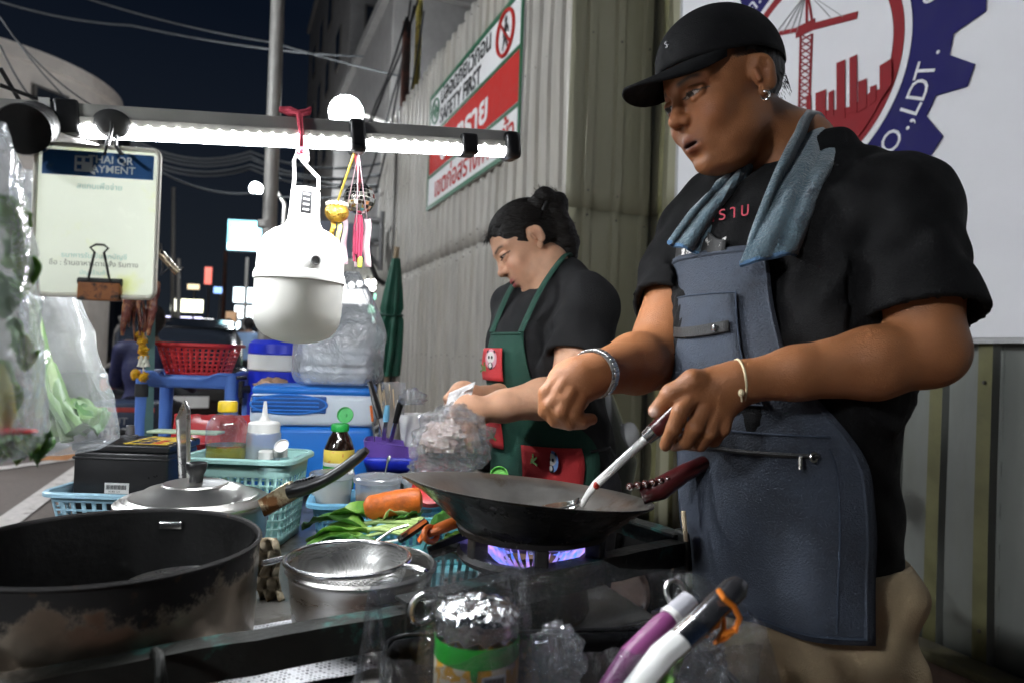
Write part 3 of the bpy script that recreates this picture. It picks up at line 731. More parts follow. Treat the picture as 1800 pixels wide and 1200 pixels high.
# ---- big soot-black pot
def shell_prof(r0, r1, h, th, bottom_r=.02, bead=.006, n=6):
    """open vessel profile from outside bottom centre to the inside bottom centre"""
    p = [(0, 0), (r0 - bottom_r, 0)]
    for i in range(1, n + 1):
        a = R(90 * i / n); p.append((r0 - bottom_r + bottom_r * math.sin(a), bottom_r - bottom_r * math.cos(a)))
    for i in range(1, 8): p.append((r0 + (r1 - r0) * i / 8, bottom_r + (h - bottom_r) * i / 8))
    p += [(r1 + .1 * bead, h - bead * 1.5), (r1 + bead * .8, h - bead * .8), (r1 + bead * .8, h - .001), (r1, h + .002), (r1 - th * .8, h), (r1 - th, h - bead)]
    for i in range(7, 0, -1): p.append((r0 + (r1 - r0) * i / 8 - th, bottom_r + (h - bottom_r) * i / 8))
    p += [(r0 - th - bottom_r * .4, th + .003), (0, th)]
    return p
def soot_steel(name, h, frac):
    """steel that is caked black towards the rim, with a ragged burnt edge"""
    m = mat(name, (.26, .215, .17), .32, metal=1, var=.35, vscale=10, bump=.25, bscale=60)
    nt = m.node_tree; N = nt.nodes; L = nt.links; bs = N['Principled BSDF']
    base = bs.inputs['Base Color'].links[0].from_socket
    tc = N.new('ShaderNodeTexCoord'); sp = N.new('ShaderNodeSeparateXYZ'); L.new(tc.outputs['Object'], sp.inputs[0])
    nz = N.new('ShaderNodeTexNoise'); nz.inputs['Scale'].default_value = 17; nz.inputs['Detail'].default_value = 8; nz.inputs['Roughness'].default_value = .72; L.new(tc.outputs['Object'], nz.inputs['Vector'])
    n3 = N.new('ShaderNodeTexNoise'); n3.inputs['Scale'].default_value = 9; L.new(tc.outputs['Object'], n3.inputs['Vector'])
    ma = N.new('ShaderNodeMath'); ma.operation = 'MULTIPLY_ADD'; L.new(nz.outputs[0], ma.inputs[0]); ma.inputs[1].default_value = .12; L.new(sp.outputs[2], ma.inputs[2])
    mb_ = N.new('ShaderNodeMath'); mb_.operation = 'MULTIPLY_ADD'; L.new(n3.outputs[0], mb_.inputs[0]); mb_.inputs[1].default_value = .08; L.new(ma.outputs[0], mb_.inputs[2])
    r = N.new('ShaderNodeMapRange'); thr = h * frac + .097; r.inputs[1].default_value = thr; r.inputs[2].default_value = thr + .012; L.new(mb_.outputs[0], r.inputs[0])
    nb = N.new('ShaderNodeTexNoise'); nb.inputs['Scale'].default_value = 55; nb.inputs['Detail'].default_value = 6; L.new(tc.outputs['Object'], nb.inputs['Vector'])
    rb = N.new('ShaderNodeMapRange'); rb.inputs[1].default_value = .62; rb.inputs[2].default_value = .75; L.new(nb.outputs[0], rb.inputs[0])
    sm_ = N.new('ShaderNodeMix'); sm_.data_type = 'RGBA'; L.new(rb.outputs[0], sm_.inputs[0]); sm_.inputs[6].default_value = (.010, .009, .009, 1); sm_.inputs[7].default_value = (.055, .032, .016, 1)
    mx = N.new('ShaderNodeMix'); mx.data_type = 'RGBA'; L.new(r.outputs[0], mx.inputs[0]); L.new(base, mx.inputs[6]); L.new(sm_.outputs[2], mx.inputs[7]); L.new(mx.outputs[2], bs.inputs['Base Color'])
    inv = N.new('ShaderNodeMath'); inv.operation = 'SUBTRACT'; inv.inputs[0].default_value = 1; L.new(r.outputs[0], inv.inputs[1]); L.new(inv.outputs[0], bs.inputs['Metallic'])
    rr = N.new('ShaderNodeMapRange'); rr.inputs[3].default_value = .30; rr.inputs[4].default_value = .8; L.new(r.outputs[0], rr.inputs[0]); L.new(rr.outputs[0], bs.inputs['Roughness'])
    return m
bp_c = P(196, 960, .83)
bp = thing('cooking_pot', 'large soot-blackened pot nearest the camera', 'pot', (bp_c.x, bp_c.y, TZ))
b = MB(); b.lathe(shell_prof(.166, .170, .148, .003, .012, .003), 72); b.build('pot_body', soot_steel('sooted_steel_pot', .148, .76), bp)
b = MB(); b.lathe([(0, .02), (.120, .02), (.1655, .022)], 48); b.build('burnt_residue', m_soot, bp)
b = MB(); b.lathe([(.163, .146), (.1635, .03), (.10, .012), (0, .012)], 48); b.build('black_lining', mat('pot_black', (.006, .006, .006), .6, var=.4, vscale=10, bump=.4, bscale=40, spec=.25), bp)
def rivet_plate(parent, a, r, z, m, s=1):
    mb = MB(); mb.T = Matrix.Rotation(a, 4, 'Z') @ Matrix.Translation((r, 0, z)); mb.rbox((0, 0, 0), (.006 * s, .034 * s, .012 * s), .0029 * s); mb.build('handle_plate', m, parent)
rivet_plate(bp, R(70), .160, .128, m_steel_bright); rivet_plate(bp, R(200), .160, .13, m_steel)
b = MB(); b.T = Matrix.Rotation(R(205), 4, 'Z') @ Matrix.Translation((.172, 0, .115)); b.tube([(0, -.045, 0), (.02, -.04, 0), (.026, 0, 0), (.02, .04, 0), (0, .045, 0)], .006, 8); b.build('handle', m_soot, bp)
# a wide round tin standing inside it, seen as a shallow shiny disc with burnt bits
b = MB(); b.lathe([(0, .055), (.06, .055), (.066, .06), (.069, .075), (.066, .076), (.062, .064), (0, .062)], 40, Matrix.Translation((.075, .055, 0))); o = b.build('inner_tin', m_steel, bp)
m_burnt = mat('burnt_bits', (.16, .10, .03), .7, var=.5, vscale=40, bump=.3)
b = MB()
for k in range(38):
    a, rr = random.uniform(0, 6.28), random.uniform(.0, .07)
    p = Vector((.06 + rr * math.cos(a), .055 + rr * math.sin(a), .068)); b.ell(p, (random.uniform(.002, .007), random.uniform(.002, .005), .002), Euler((0, 0, a)).to_matrix(), 7, 5)
o = b.build('burnt_scraps', m_burnt, bp); o['kind'] = 'stuff'

# ---- aluminium saucepan with lid
ap_c = P(343, 875, 1.15)
ap = thing('saucepan', 'lidded aluminium saucepan with long black handle', 'saucepan', (ap_c.x, ap_c.y, TZ))
b = MB(); b.lathe(shell_prof(.112, .118, .130, .002, .02, .005), 72); b.build('pan_body', m_alu, ap)
b = MB(); b.lathe([(.116, .131), (.111, .136), (.104, .134), (.100, .138), (.094, .139), (.075, .150), (.052, .156), (.050, .1585), (.046, .158), (.02, .160), (0, .160), (0, .157), (.05, .153), (.09, .138), (.11, .131)], 72); lid = b.build('lid', m_alu, ap)
b = MB(); b.lathe([(0, .160), (.011, .160), (.012, .172), (.016, .180), (.0175, .188), (.016, .192), (.010, .190), (.006, .187), (0, .187)], 32); b.build('knob', m_black_pl, lid)
h0 = P(462, 892, 1.12); h1 = P(512, 862, 1.10); h2 = P(645, 790, 1.09)
b = MB(); b.bar(h0, h1 + (h1 - h0) * .1, .012, .030); bevel(b.build('handle_bracket', mat('scorched_steel', (.55, .48, .33), .35, metal=.8, col2=(.12, .05, .015), c2amt=.4, c2scale=22, bump=.1), ap, world=True), .002)
b = MB(); d = (h2 - h1)
pts = [h1 + d * t - Vector((0, 0, .012 * math.sin(math.pi * t))) for t in np.linspace(-.02, 1, 14)]
b.tube(pts, [.0165, .0175, .0175, .0165, .0155, .0145, .0135, .013, .013, .0125, .0122, .0120, .011, .008], 14, flat=.75); hh = b.build('handle', m_black_pl, ap, world=True)
b = MB()
for k in range(7):
    c = pts[1] + (pts[4] - pts[1]) * (k / 6) + Vector((0, 0, .0125)); b.bar(c - CAM_F * .007, c + CAM_F * .007, .0025, .004)
o = b.build('grip_ridge', m_black_pl, hh, world=True); o['kind'] = 'stuff'
b = MB(); b.torus(pts[-2] + Vector((0, 0, .002)), .006, .0022, 16, 6, Euler((R(60), 0, 0)).to_matrix()); b.build('hanging_eye', m_black_pl, ap, world=True)

# ---- stainless pot with wire strainer
sp_c = P(637, 985, .93)
sp = thing('cooking_pot', 'round stainless steel pot holding a wire strainer', 'pot', (sp_c.x, sp_c.y, TZ))
b = MB(); b.lathe(shell_prof(.088, .097, .100, .0018, .022, .0045), 72); b.build('pot_body', m_steel, sp)
for a in (25, 150):
    b = MB(); b.T = Matrix.Rotation(R(a), 4, 'Z') @ Matrix.Translation((.0935, 0, .072)); b.ell((0, 0, 0), (.003, .005, .005), nu=10, nv=6); b.build('rivet', m_steel_bright, sp)
st_c = P(612, 985, .925)
st = thing('strainer', 'fine wire mesh strainer resting in the stainless pot', 'strainer', (st_c.x, st_c.y, TZ + .109), R(-18))
b = MB(); b.torus((0, 0, 0), .082, .0035, 64, 10); b.build('rim_wire', m_steel_bright, st)
m_mesh = mat('strainer_mesh', (.42, .42, .41), .4, metal=1, var=.2)
nt = m_mesh.node_tree; N = nt.nodes; L = nt.links
tc = N.new('ShaderNodeTexCoord'); wv = N.new('ShaderNodeTexChecker'); wv.inputs['Scale'].default_value = 420; L.new(tc.outputs['Object'], wv.inputs[0])
mr = N.new('ShaderNodeMapRange'); mr.inputs[3].default_value = .42; mr.inputs[4].default_value = .98; L.new(wv.outputs['Fac'], mr.inputs[0]); L.new(mr.outputs[0], N['Principled BSDF'].inputs['Alpha'])
b = MB(); b.lathe([(.081, 0), (.078, -.018), (.070, -.034), (.055, -.048), (.034, -.057), (.012, -.060), (0, -.060)], 56); b.build('mesh_bowl', m_mesh, st)
b = MB(); b.tube([(-.080, -.004, 0), (-.098, -.012, -.004), (-.110, -.012, -.006), (-.112, -.004, -.006), (-.098, .000, -.003), (-.080, .006, 0)], .0026, 8); b.build('wire_hook', m_steel_bright, st)
b = MB(); b.tube([(.074, -.040, .001), (.090, -.052, .004), (.104, -.058, .002), (.108, -.050, .0), (.096, -.042, .002), (.078, -.032, .001)], .0026, 8); b.build('wire_loop', m_steel_bright, st)

# ---- gas burner and wok
WK = P(935, 862, 1.04)
bc = Vector((WK.x + .01, WK.y + .012, TZ))
gb = thing('gas_burner', 'black cast iron gas burner with blue flame under the wok', 'burner', bc)
b = MB(); b.lathe([(.085, .0), (.09, .01), (.082, .06), (.088, .075), (.112, .082), (.117, .09), (.112, .097), (.094, .094), (.080, .088), (.074, .07), (.0, .06)], 56); b.build('burner_body', m_soot, gb)
b = MB()
b.lathe([(.090, .118), (.116, .124), (.119, .133), (.112, .139), (.092, .132), (.086, .126)], 56, closed=True); b.build('wok_ring', m_soot, gb)
for k in range(6):
    a = R(60 * k + 12); b = MB(); b.T = Matrix.Rotation(a, 4, 'Z'); b.box((.1, 0, .108), (.026, .02, .03)); bevel(b.build('ring_lug', m_soot, gb), .003)
b = MB(); b.lathe([(.035, .062), (.045, .066), (.045, .078), (.036, .080), (.03, .07)], 32, closed=True); b.build('flame_crown', mat('brass_crown', (.20, .12, .05), .5, metal=.9), gb)
def flame_mat():
    m = bpy.data.materials.new('gas_flame'); m.use_nodes = True; nt = m.node_tree; N = nt.nodes; L = nt.links
    N.remove(N['Principled BSDF']); out = N['Material Output']
    tc = N.new('ShaderNodeTexCoord'); sp_ = N.new('ShaderNodeSeparateXYZ'); L.new(tc.outputs['Object'], sp_.inputs[0])
    nz = N.new('ShaderNodeTexNoise'); nz.inputs['Scale'].default_value = 40; L.new(tc.outputs['Object'], nz.inputs['Vector'])
    cr = N.new('ShaderNodeValToRGB'); e = cr.color_ramp.elements; e[0].color = (.06, .22, 1, 1); e[0].position = .35; e[1].color = (.75, .30, .75, 1); e[1].position = .78
    L.new(nz.outputs[0], cr.inputs[0])
    em = N.new('ShaderNodeEmission'); em.inputs[1].default_value = 1.3; L.new(cr.outputs[0], em.inputs[0])
    tr = N.new('ShaderNodeBsdfTransparent'); mx = N.new('ShaderNodeMixShader'); mx.inputs[0].default_value = .5; L.new(tr.outputs[0], mx.inputs[1]); L.new(em.outputs[0], mx.inputs[2]); L.new(mx.outputs[0], out.inputs[0])
    return m
fm = flame_mat()
for k in range(48):
    a = 2 * math.pi * k / 48; b = MB(); r0 = .046; l = random.uniform(.85, 1.15)
    d = Vector((math.cos(a), math.sin(a), 0)); p0 = d * r0 + Vector((0, 0, .072))
    b.tube([p0, p0 + d * .016 * l + Vector((0, 0, .012)), p0 + d * .034 * l + Vector((0, 0, .030)), p0 + d * .044 * l + Vector((0, 0, .044 * l))], [.0016, .0026, .0021, .0004], 6); b.build('flame', fm, gb)
fl = bpy.data.lights.new('flame_light', 'POINT'); fl.energy = .25; fl.color = (.45, .5, 1); fl.shadow_soft_size = .03
flo = bpy.data.objects.new('flame_light', fl); COL.objects.link(flo); flo.parent = gb; flo.location = (0, 0, .1)

wok = thing('wok', 'black iron wok with dark red handle over the flame', 'wok', WK)
tilt = Matrix.Rotation(R(-4.5), 4, CAM_R) @ Matrix.Rotation(R(4.5), 4, CAM_F)
wr = .183
prof = [(0, -.088), (.05, -.084), (.09, -.068), (.13, -.040), (.16, -.015), (wr, 0), (wr + .001, .003), (wr - .002, .003), (.158, -.011), (.128, -.036), (.088, -.064), (.05, -.080), (0, -.084)]
# pouring lip on the left side
lipdir = math.atan2(-CAM_R.y, -CAM_R.x)
def wobl(a, z):
    da = (a - lipdir + math.pi) % (2 * math.pi) - math.pi
    return .09 * math.exp(-(da / .22) ** 2) * max(0, 1 + z / .03)
b = MB(); b.T = tilt; b.lathe(prof[:7], 90, wob=wobl); outer = b.build('wok_body', m_iron, wok)
m_wokin = mat('wok_inside', (.30, .29, .27), .33, metal=.9, var=.25, vscale=14, bump=.12, bscale=70, col2=(.16, .11, .06), c2amt=.16, c2scale=10)
b = MB(); b.T = tilt; b.lathe(prof[6:], 90, wob=wobl); b.build('wok_inside', m_wokin, wok)
hp = [P(1128, 868, 1.06), P(1160, 858, 1.055), P(1200, 832, 1.05), P(1240, 812, 1.045), P(1268, 804, 1.04), P(1288, 802, 1.04)]
b = MB(); b.tube(hp, [.022, .025, .020, .016, .0135, .009], 16, flat=.7); b.build('handle', m_red_handle, wok, world=True)
b = MB()
for i, t_ in enumerate(np.linspace(0, 1, 6)):
    c = P(1108, 850, 1.045).lerp(P(1175, 838, 1.04), t_); b.ell(c - Vector((0, 0, .004)), (.006, .008, .006), nu=10, nv=6)
o = b.build('handle_nub', mat('dark_nub', (.04, .012, .010), .2, coat=.6), wok, world=True); o['kind'] = 'stuff'
b = MB(); b.T = Matrix.Translation((0, 0, 0)); 
b.lathe([(0, -.0795), (.035, -.0790), (.058, -.0745), (.064, -.0730), (.058, -.0725), (0, -.0765)], 36); b.build('cooking_oil', mat('oil_puddle', (.25, .17, .05), .06, var=.2, bump=.02, coat=1), wok)
b = MB()
for k in range(14):
    a, rr = random.uniform(0, 6.28), random.uniform(0, .05); b.ell((rr * math.cos(a), rr * math.sin(a), -.074), (.006, .004, .002), Euler((0, 0, a)).to_matrix(), 7, 5)
o = b.build('food_scraps', mat('chili_scraps', (.20, .10, .02), .5, col2=(.05, .10, .01), c2amt=.5, c2scale=60), wok); o['kind'] = 'stuff'
# ---- steel spatula ladle held by the man
LD0, LD1, LD2 = P(1022, 888, .985), P(1048, 850, .975), P(1140, 766, .945)
LD3 = P(1190, 722, .930)
ld = thing('spatula', 'steel wok spatula with dark red handle in the hand of the man', 'spatula', LD0)
b = MB(); b.tube([LD0, LD0.lerp(LD1, .5) + Vector((0, 0, .003)), LD1, LD1.lerp(LD2, .5), LD2], [.004, .005, .0062, .0062, .0062], 12); b.build('shaft', mat('white_steel_shaft', (.80, .80, .79), .3, metal=.5, var=.05), ld, world=True)
b = MB(); x, y, d = frame_from(LD3 - LD2); b.tube([LD2 - d * .004, LD2 + d * .012], [.010, .0115], 14); b.build('ferrule', m_steel_bright, ld, world=True)
b = MB(); b.tube([LD2 + d * .012, LD2 + d * .05, LD3, LD3 + d * .02], [.0115, .0125, .012, .008], 14); b.build('grip', m_red_handle, ld, world=True)
b = MB(); blade = []
side = CAM_R
for i in range(7):
    t_ = i / 6; c = LD0 - CAM_R * (.002 + .052 * t_) + Vector((0, 0, .002 - .018 * t_ ** .6)) ; w = .012 + .026 * min(1, t_ * 1.6)
    blade.append([c + CAM_F * (w * s_) + Vector((0, 0, abs(s_) ** 2 * .007)) for s_ in (-1, -.5, 0, .5, 1)])
b.grid(blade); solid(b.build('blade', m_steel_bright, ld, world=True), .0012)
b = MB(); b.ell(LD1 + Vector((0, 0, -.001)) - CAM_F * .004, (.005, .004, .006)); b.build('sauce_smear', mat('red_sauce', (.35, .02, .01), .3), ld, world=True)
# ================================================================== CABLES, UMBRELLA, SCOOTER
def cable(label, pts, r, sag=.0, m=None):
    ps = [P(*q) for q in pts]; out = []
    for i in range(len(ps) - 1):
        for t in np.linspace(0, 1, 14)[(0 if i == 0 else 1):]: out.append(ps[i].lerp(ps[i + 1], t) - Vector((0, 0, sag * 4 * t * (1 - t))))
    b = MB(); b.tube(out, r, 6); o = b.build('overhead_cable', m or m_cable2); tag(o, label, 'cable', 'cables strung over the street'); return o
m_cable2 = mat('grey_cable', (.06, .065, .07), .5, var=.1, bump=.05)
cable('upper of two cables crossing the sky at the top left', [(100, -20, 12), (480, 75, 13), (900, 170, 14)], .018, .1)
cable('lower of two cables crossing the sky at the top left', [(-40, -10, 11), (230, 45, 12), (640, 100, 14)], .018, .1)
cable('cable sagging below the light bar behind the payment sign', [(270, 295, 12), (440, 340, 13), (700, 330, 14)], .02, .15)
for k, (ya, yb, lab) in enumerate(((255, 300, 'topmost'), (268, 322, 'second'), (278, 318, 'third'), (285, 338, 'fourth'), (262, 345, 'lowest'))):
    cable('%s cable of the bundle under the light bar' % lab, [(230, ya - 12, 11 + k * .1), (440, ya + 12, 11.5 + k * .1), (700, yb - 20, 12)], .022, .22, m_cable2)
for k, (x0, y0, x1, y1, lab) in enumerate(((735, 0, 610, 300, 'leftmost'), (728, 10, 640, 330, 'second'), (722, 0, 660, 340, 'third'), (745, 20, 676, 360, 'fourth'), (715, 30, 596, 330, 'thinnest'))):
    cable('%s slanting cable below the rusty pole top' % lab, [(x0, y0, 9.6), ((x0 + x1) / 2 + 6, (y0 + y1) / 2, 9.8), (x1, y1, 10.2)], .016, .1, m_cable)
for k, (x0, x1, y0, y1) in enumerate(((0, 135, 30, 190), (0, 70, 80, 190), (20, 160, 60, 185))):
    cable(['left cable in front of the corner building', 'short cable in front of the corner building', 'right cable in front of the corner building'][k], [(x0, y0, 6), (x1, y1, 6.2)], .008, .05, m_cable)
# metal service frame on the pole
sf_ = thing('service_frame', 'grey metal bracket frame on the rusty pole', 'bracket', P(670, 470, 9.5))
b = MB()
for (a_, c_) in (((672, 372), (668, 476)), ((628, 384), (672, 388)), ((622, 428), (670, 430)), ((630, 380), (624, 440)), ((640, 440), (668, 470))): b.tube([P(*a_, 9.5), P(*c_, 9.5)], .035, 10)
b.build('tube_frame', mat('bracket_grey', (.34, .34, .34), .4, metal=.6), sf_, world=True)
b = MB(); b.rbox(P(652, 410, 9.6), (.25, .12, .3), .02); b.build('meter_box', mat('meter_grey', (.4, .42, .42), .5), sf_, world=True)
b = MB(); b.tube([P(642, 410, 9.4), P(648, 455, 9.4), P(662, 490, 9.4), P(676, 500, 9.4)], .035, 8); b.build('conduit', m_cable, sf_, world=True)
aw = thing('shop_awning', 'grey corrugated awning over the lit shop panel', 'awning', P(625, 480, 15.5))
b = MB(); p0, p1 = P(590, 455, 15.3), P(690, 462, 15.3); p2, p3 = P(690, 496, 14.8), P(586, 490, 14.8); n = 24
b.grid([[p0.lerp(p1, i / n) + Vector((0, 0, .03 * (i % 2))) for i in range(n + 1)], [p3.lerp(p2, i / n) + Vector((0, 0, .03 * (i % 2))) for i in range(n + 1)]]); solid(b.build('roof_sheet', m_tin, aw, world=True, smooth=0), .02)
b = MB(); b.box(P(640, 560, 16.5), (3.2, .2, 4.5)); b.build('back_wall', m_navywall, aw, world=True, smooth=0)
for i, (px, py) in enumerate(((604, 503), (618, 501), (632, 499), (646, 497), (660, 495), (655, 506), (668, 503), (672, 510))):
    t = thing('string_bulb', 'small bright bulb strung under the grey awning', 'bulb', P(px, py, 14.7), group='bulbs strung under the grey awning'); b = MB(); b.ell((0, 0, 0), (.06, .06, .06), nu=12, nv=8); b.build('globe', glow('bulb_glow', (1, .97, .9), 14), t); b = MB(); b.cyl((0, 0, .05), (0, 0, .14), .025, n=8); b.build('socket', m_cable, t)
# furled green umbrella
um0, um1 = P(680, 660, 4.2), P(696, 455, 4.2)
um = thing('umbrella', 'furled dark green market umbrella beside the grey fence', 'umbrella', Vector((um0.x, um0.y, 0)))
b = MB(); b.tube([Vector((um0.x - .02, um0.y, 0)), um0, um1 + (um1 - um0) * .1], .016, 10); b.build('pole', mat('wood_pole', (.35, .26, .16), .6), um, world=True)
b = MB(); rows = []
for i in range(22):
    t = i / 21; c = um1.lerp(um0, t); rr = .018 + .055 * math.sin(math.pi * min(t * .62 + .05, 1)) ** 1.1
    if t > .45 and t < .52: rr *= .8
    rows.append([c + (HR_ * math.cos(a) + CAM_F * math.sin(a)) * rr * (1 + .22 * math.cos(7 * a + t * 3) * (.4 + t)) for HR_ in (CAM_R,) for a in np.linspace(0, 2 * math.pi, 57)[:-1]])
b.grid(rows, close_u=True); b.build('folded_canopy', mat('umbrella_green', (.008, .085, .050), .6, var=.2, vscale=12, bump=.3, bscale=40), um, world=True, smooth=60)
b = MB(); b.torus(um1.lerp(um0, .48), .066, .008, 24, 6, Euler((R(8), 0, 0)).to_matrix()); b.build('strap', mat('umbrella_strap', (.005, .05, .03), .6), um, world=True)
# parked scooter between the woman and the fence
so_ = P(800, 690, 2.7)
SCO = thing('scooter', 'glossy black scooter with round mirrors parked behind the woman', 'scooter', Vector((so_.x + .10, so_.y, 0)), R(-30))
m_gloss = mat('gloss_black', (.008, .008, .009), .12, var=.05, bump=.01, coat=.8); m_chrome = mat('chrome', (.7, .7, .7), .1, metal=1, var=.03, bump=0)
F = None
b = MB(); b.tube([(-.55, 0, .72), (-.35, 0, .80), (-.05, 0, .80), (.12, 0, .70)], [.06, .13, .13, .08], 18, flat=.62); b.build('seat', mat('seat_vinyl', (.012, .012, .012), .35, bump=.2), SCO)
b = MB(); b.tube([(-.75, 0, .62), (-.45, 0, .62), (-.05, 0, .52), (.1, 0, .42)], [.05, .15, .16, .10], 18, flat=1.0); b.build('rear_body', m_gloss, SCO)
b = MB(); b.tube([(.35, 0, .22), (.46, 0, .45), (.50, 0, .75), (.42, 0, .98), (.30, 0, 1.06)], [.12, .16, .17, .15, .07], 20, flat=.8); b.build('front_cowl', m_gloss, SCO)
b = MB(); b.box((.15, 0, .30), (.5, .26, .08)); bevel(b.build('floorboard', m_gloss, SCO), .02)
b = MB(); b.tube([(.28, -.34, 1.04), (.36, -.2, 1.06), (.40, 0, 1.06), (.36, .2, 1.06), (.28, .34, 1.04)], .014, 10); b.build('handlebar', m_chrome, SCO)
for sy in (-1, 1):
    b = MB(); b.tube([(.26, .36 * sy, 1.035), (.30, .28 * sy, 1.045)], .019, 12); b.build('grip', m_rubber, SCO)
    b = MB(); b.tube([(.36, .2 * sy, 1.07), (.34, .27 * sy, 1.2), (.34, .33 * sy, 1.30)], .006, 8); mt_ = b.build('mirror_stem', m_chrome, SCO)
    b = MB(); b.T = Matrix.Translation((.34, .34 * sy, 1.35)) @ Matrix.Rotation(R(90), 4, 'Y'); b.lathe([(0, -.012), (.03, -.010), (.052, -.002), (.055, .004), (.05, .006), (0, .006)], 28); b.build('mirror', m_gloss, SCO)
for x in (-.55, .55):
    b = MB(); b.torus((x, 0, .25), .20, .05, 40, 14, Euler((R(90), 0, 0)).to_matrix()); w_ = b.build('wheel', mat('tyre_rubber', (.015, .015, .015), .7, bump=.3), SCO); b = MB(); b.torus((x, 0, .25), .14, .02, 32, 10, Euler((R(90), 0, 0)).to_matrix()); b.build('rim', m_chrome, w_)
b = MB(); b.ell((.60, 0, .85), (.04, .08, .06)); b.build('headlight', mat('lens_grey', (.5, .5, .5), .1), SCO)
# ================================================================== LIGHT BAR AND THINGS HANGING FROM IT
L0, L1 = P(-30, 208, .80), P(905, 258, 1.10)
LDIR = (L1 - L0).normalized()
def on_bar(px):
    """point of the bar seen at photo column px"""
    lo, hi = 0.0, 1.2
    for _ in range(40):
        mid = (lo + hi) / 2
        if proj(L0.lerp(L1, mid))[0] < px: lo = mid
        else: hi = mid
    return L0.lerp(L1, lo)
m_alubar = mat('bar_aluminium', (.55, .54, .50), .45, metal=.6, var=.1, bump=.04)
m_led = glow('led_diffuser', (.96, .98, 1.0), 45)
nrm = (CAM_POS - on_bar(500)); nrm = (nrm - LDIR * nrm.dot(LDIR)); nrm.z = 0; nrm = (nrm - LDIR * nrm.dot(LDIR)).normalized()   # towards the photographer
UPB = LDIR.cross(nrm); UPB = UPB if UPB.z > 0 else -UPB
def bar_box(mb, p0, p1, up0, up1, n0, n1):
    vs = []
    for p in (p0, p1):
        for (u, n) in ((up0, n0), (up1, n0), (up1, n1), (up0, n1)): vs.append(p + UPB * u + nrm * n)
    mb.add(vs, [(0, 1, 2, 3), (7, 6, 5, 4), (0, 4, 5, 1), (1, 5, 6, 2), (2, 6, 7, 3), (3, 7, 4, 0)])
bar = thing('support_bar', 'pale metal crossbar carrying the lit tubes above the cart', 'bar', L0)
b = MB(); bar_box(b, L0, L1 + LDIR * .0, .006, .024, -.016, .004); bevel(b.build('crossbar', m_alubar, bar, world=True, smooth=0), .002)
for (px, m_) in ((20, m_rubber),):
    b = MB(); c = on_bar(35); b.cyl(P(40, 228, .72), P(70, 215, .86), .026, n=24); b.build('pipe_end', m_rubber, bar, world=True)
b = MB(); c = on_bar(40); b.tube([P(44, 228, .70), P(44, 228, .718)], [.0262, .0262], 24, caps=False); b.build('pipe_mouth', m_black_pl, bar, world=True)
b = MB(); bar_box(b, on_bar(96), on_bar(142), -.018, .028, -.02, .008); bevel(b.build('clamp_block', m_black_pl, bar, world=True), .004)
b = MB(); bar_box(b, on_bar(72), on_bar(92), .008, .027, -.018, .0065); b.build('tape_patch', m_white_pl, bar, world=True, smooth=0)
m_foil = mat('cling_wrap', (.5, .48, .46), .2, metal=.4, var=.3, vscale=20, bump=.9, bscale=30)
b = MB(); b.tube([P(60, 235, .82), P(90, 250, .83), P(130, 262, .84), P(180, 268, .86)], [.02, .018, .014, .008], 10); b.build('wrapped_wire', m_foil, bar, world=True)
b = MB()
for (a_, c_, e_) in (((0, 120), (30, 170), (45, 195)), ((0, 150), (60, 172), (135, 188)), ((20, 195), (60, 210), (140, 200))):
    b.tube([P(a_[0], a_[1], .80), P(c_[0], c_[1], .82), P(e_[0], e_[1], .84)], .0025, 6)
o = b.build('loose_wire', m_cable, bar, world=True); o['kind'] = 'stuff'
# roof canopy pole standing behind, carries the bar
b = MB(); q = on_bar(40); b.tube([Vector((q.x - .06, q.y + .06, 0)), Vector((q.x - .06, q.y + .06, q.z + .05))], .018, 12); b.build('upright', m_rail, bar, world=True)
def led(px0, px1, label):
    p0, p1 = on_bar(px0), on_bar(px1)
    t = thing('tube_light', label, 'tube light', p0, group='lit LED tubes on the crossbar')
    bb = MB(); bar_box(bb, p0, p1, -.004, .0055, -.012, .010); bb.build('housing', m_alubar, t, world=True, smooth=0)
    bb = MB(); k = 12; rows = []
    for i in range(k + 1):
        c = p0.lerp(p1, i / k); rows.append([c + UPB * (-.0042 - .0135 * math.sin(a)) + nrm * (-.001 + .0115 * math.cos(a)) for a in np.linspace(0, math.pi, 9)])
    bb.grid(rows); bb.build('diffuser', m_led, t, world=True)
    bb = MB(); n_ = int((p1 - p0).length / .016)
    for i in range(n_):
        c = p0.lerp(p1, (i + .5) / n_) + UPB * (-.0035) + nrm * .0105; bb.ell(c, (.002, .002, .0018), nu=6, nv=4)
    o_ = bb.build('diode', glow('led_diode', (1, 1, 1), 60), t, world=True); o_['kind'] = 'stuff'
    ld_ = bpy.data.lights.new('tube_area_light', 'AREA'); ld_.shape = 'RECTANGLE'; ld_.size = (p1 - p0).length * .96; ld_.size_y = .022
    ld_.energy = LEDW * (p1 - p0).length; ld_.color = (.96, .98, 1.0); ld_.spread = R(180)
    lo_ = bpy.data.objects.new('tube_area_light', ld_); COL.objects.link(lo_); lo_.parent = t
    zax = (UPB * .97 - nrm * .05 + Vector((0, 0, 0))).normalized(); xax = LDIR; yax = zax.cross(xax)
    M_ = Matrix((xax, yax, zax)).transposed().to_4x4(); M_.translation = p0.lerp(p1, .5) - UPB * .0195
    lo_.matrix_local = ROOTM[t.name_full].inverted() @ M_
    return t
LEDW = 9.0
led(142, 615, 'long lit LED tube above the hanging white lamp')
led(641, 808, 'shorter lit LED tube beside the mirror ball')
led(836, 884, 'last short stub of lit LED tube in front of the safety sign')
b = MB(); bar_box(b, on_bar(613), on_bar(641), -.022, .026, -.018, .014); bevel(b.build('joint_cap', m_black_pl, bar, world=True), .005)
b = MB(); bar_box(b, on_bar(808), on_bar(836), -.018, .014, -.018, .014); bevel(b.build('joint_cap', m_black_pl, bar, world=True), .004)
